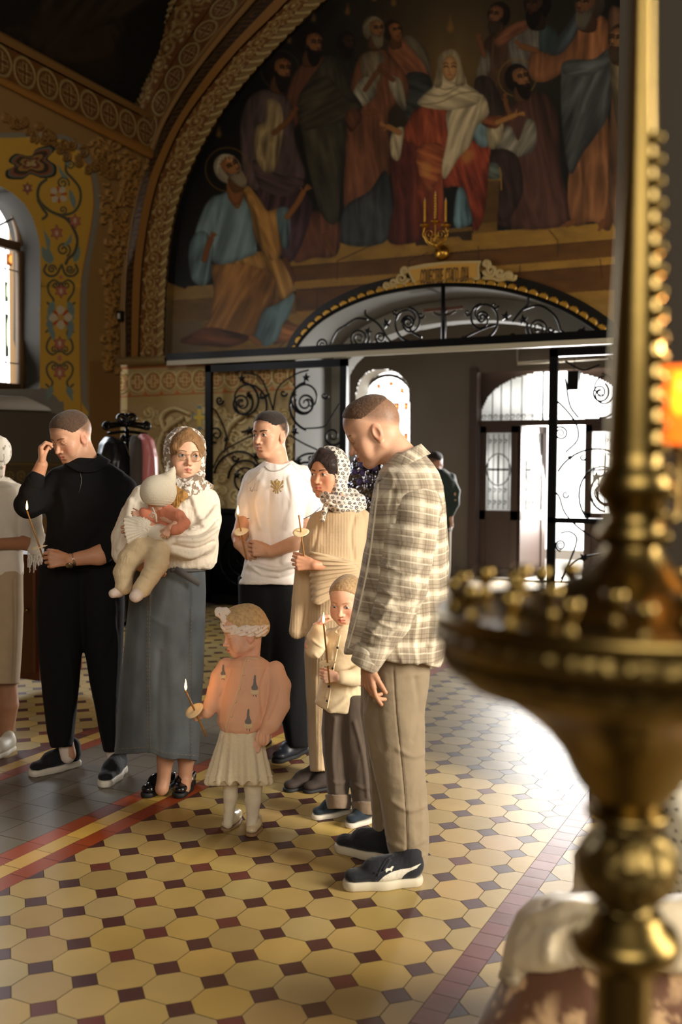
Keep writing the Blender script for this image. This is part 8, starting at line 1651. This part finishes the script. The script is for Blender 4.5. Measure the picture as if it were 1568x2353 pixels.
g = MB(); q_ = J(1420, 2300, .06); g.box((q_[0]-.16, q_[1]-.14, 0), (q_[0]+.2, q_[1]+.16, .3)); flat(g.build('wooden_base', m_wd, bs_))
S = Sdf(D); S.vl([(2058, 1280, 1640, .04, .15), (2075, 1225, 1690, .04, .20), (2100, 1195, 1710, .04, .215), (2160, 1170, 1720, .04, .235), (2250, 1150, 1740, .04, .25), (2400, 1125, 1760, .04, .26)], .02, 3.0); S.vl([(2228, 1178, 1760, -.3, .28), (2500, 1070, 1760, -.3, .28)], .01, 3, 's', dz=-.0); S.vl([(2182, 1208, 1706, .05, .21), (2225, 1166, 1726, .05, .23), (2290, 1130, 1746, .05, .24), (2500, 1075, 1790, .05, .265)], .002, 3.2, 's')
S.chain([(1345, 1965, 16, .1), (1350, 2020, 22, .1), (1400, 2070, 34, .06)], .04, flat=(VH, .7))
cr = crease([([(1180, 2200), (1200, 2120), (1270, 2082), (1380, 2085)], 14, .012), ([(1260, 2200), (1270, 2150), (1330, 2120)], 14, .014), ([(1330, 2230), (1300, 2170), (1360, 2140)], 12, -.014), ([(1390, 2240), (1360, 2180), (1400, 2120)], 12, .014), ([(1150, 2290), (1170, 2200), (1215, 2130)], 10, -.010)])
cl = garment('satin_cloth', S, .007, m_sat, None, [folds(.010, 5, 4, 121, 1.2), cr]); tag(cl, 'white satin cloth bunched over the brocade stand at the bottom right', 'cloth')
S = Sdf(D); S.vl([(1795, 1525, 1560, .5, .06), (1820, 1500, 1640, .5, .14), (1880, 1498, 1680, .5, .17), (1950, 1515, 1690, .5, .17), (2060, 1500, 1700, .5, .17), (2300, 1480, 1700, .5, .18), (2444, 1480, 1700, .5, .18)], .02, 2.4); dt = garment('dotted_cloth', S, .008, mat('dotted cloth', attr=True, rough=.8), None, [folds(.008, 8, 5, 7)], cols=lambda V: np.where((np.abs((Ctx(V).px()[0]+Ctx(V).px()[1]*.4) % 22-11)+np.abs(Ctx(V).px()[1] % 24-12)*1.5 < 5)[:, None], lin((60, 52, 48)), lin((196, 190, 170)))); tag(dt, 'white cloth with small dark dots at the right edge behind the stand', 'cloth')
# ------------------------------------------------------------------ coat stand, coats, cabinet, bouquet, wall light
D = 8.1; J = Jp(D); b0 = J(292, 1000); b0[2] = 0; cs = empty('coat_stand', b0, 'black wrought iron coat stand with scrolled top behind the man in black', 'coat stand')
m_ir2 = mat('glossy black iron', (24, 24, 25), .25, .7)
g = MB(); g.tube([(b0[0], b0[1], .02), tuple(J(292, 985))], .018, 8); g.build('pole', m_ir2, cs)
for P in ([(238, 984), (290, 978), (344, 986)], [(240, 975), (290, 971), (342, 977)], [(248, 996), (292, 992), (338, 998)], [(292, 1000), (290, 950)], spiral(279, 962, 14, 1.6, 90, -1, 26), spiral(303, 962, 14, 1.6, 90, 1, 26), spiral(246, 980, 10, 1.3, -60, -1, 22), spiral(336, 980, 10, 1.3, 240, 1, 22), spiral(284, 1006, 6, 1.5, 0, 1, 18), spiral(300, 1006, 6, 1.5, 180, -1, 18)):
    g = MB(); g.tube([J(*p) for p in (crom(P, 5) if len(P) < 8 else P)], .013, 7); g.build('scroll_arm', m_ir2, cs)
for t_ in range(3): a_ = t_*2.09; g = MB(); g.tube([(b0[0], b0[1], .25), (b0[0]+.15*math.cos(a_), b0[1]+.15*math.sin(a_), .12), (b0[0]+.28*math.cos(a_), b0[1]+.28*math.sin(a_), .015)], .014, 7); g.build('leg', m_ir2, cs)
def coat(rows, label, m, seed, fl=.012, nm='coat'): S = Sdf(D); S.vl(rows, .02, 2.2); o = garment(nm, S, .011, m, None, [folds(fl, 12, 3, seed, .9)]); tag(o, label, 'coat', 'coats on the stand'); return o
coat([(1004, 244, 262, -.05, .05), (1020, 228, 286, -.05, .12), (1060, 222, 300, -.05, .15), (1120, 226, 310, -.05, .15), (1210, 232, 312, -.05, .15)], 'shiny black coat hanging on the left of the iron coat stand', mat('black nylon', (26, 26, 30), .3), 3)
coat([(1002, 303, 312, -.1, .04), (1014, 300, 324, -.1, .08), (1060, 300, 326, -.1, .10), (1150, 298, 326, -.1, .10)], 'grey jacket hanging in the middle of the iron coat stand', cloth('grey wool', (84, 78, 74), .9), 4)
coat([(998, 322, 334, -.04, .05), (1010, 320, 350, -.04, .10), (1050, 322, 360, -.04, .12), (1090, 320, 362, -.04, .12), (1200, 322, 362, -.04, .12)], 'pink jacket hanging on the right of the iron coat stand', mat('pink nylon', (226, 140, 140), .35), 5)
p = at(70, 1400, 6.4); cb = empty('wooden_cabinet', (p[0], p[1], .15), 'reddish-brown wooden cabinet behind the woman at the left edge', 'cabinet'); g = MB(); g.box((p[0]-.28, p[1]-.05, .15), (p[0]+.12, p[1]+.35, .95)); flat(g.build('body', mat('red-brown wood', (96, 44, 26), .4, bump=('noise', 20, .2, .004)), cb)); g = MB(); g.box((p[0]-.25, p[1]-.075, .2), (p[0]+.09, p[1]-.05, .9)); flat(g.build('door', m_wd, cb)); g = MB(); g.sph((p[0]+.05, p[1]-.09, .6), .015); g.build('knob', m_br, cb)
D = 6.6; J = Jp(D); b0 = J(850, 1200); b0[2] = 0; vs = empty('foil_bouquet', b0, 'bouquet wrapped in crumpled silver foil on a dark stand behind the headscarf', 'bouquet'); S = Sdf(D); S.vl([(1050, 820, 862, 0, .06), (1080, 806, 876, 0, .11), (1120, 806, 880, 0, .12), (1160, 815, 875, 0, .10), (1185, 828, 868, 0, .06)], .02)
garment('foil_wrap', S, .007, mat('crumpled foil', (150, 150, 160), .18, 1.), vs, [folds(.022, 14, 14, 4, 1.2, 3), folds(.012, 40, 40, 6)]); g = MB(); g.lathe([(.14, 0), (.14, .02), (.02, .04), (.02, J(850, 1180)[2]), (.08, J(850, 1176)[2])], b0, 20); g.build('stand', m_iron, vs)
for q in range(9): x, y = 815+RS.rand()*55, 1056+RS.rand()*60; g = MB(); g.sph(J(x, y, -.12), .022, 6); g.build('flower', mat('dark violet petals', (84, 70, 120), .6), vs)
g = MB(); p = onY(277, 727, YA-.05); g.box(p-(.035, .03, .06), p+(.035, .03, .06)); wl = flat(g.build('wall_sensor', mat('dark plastic', (30, 26, 22), .5))); tag(wl, 'small white and black sensor box on the wall left of the mural arch', 'sensor'); g = MB(); g.box(p-(.018, .036, .03), p+(.018, -.028, .03)); flat(g.build('white_face', mat('white plastic', (214, 208, 196), .4), wl))
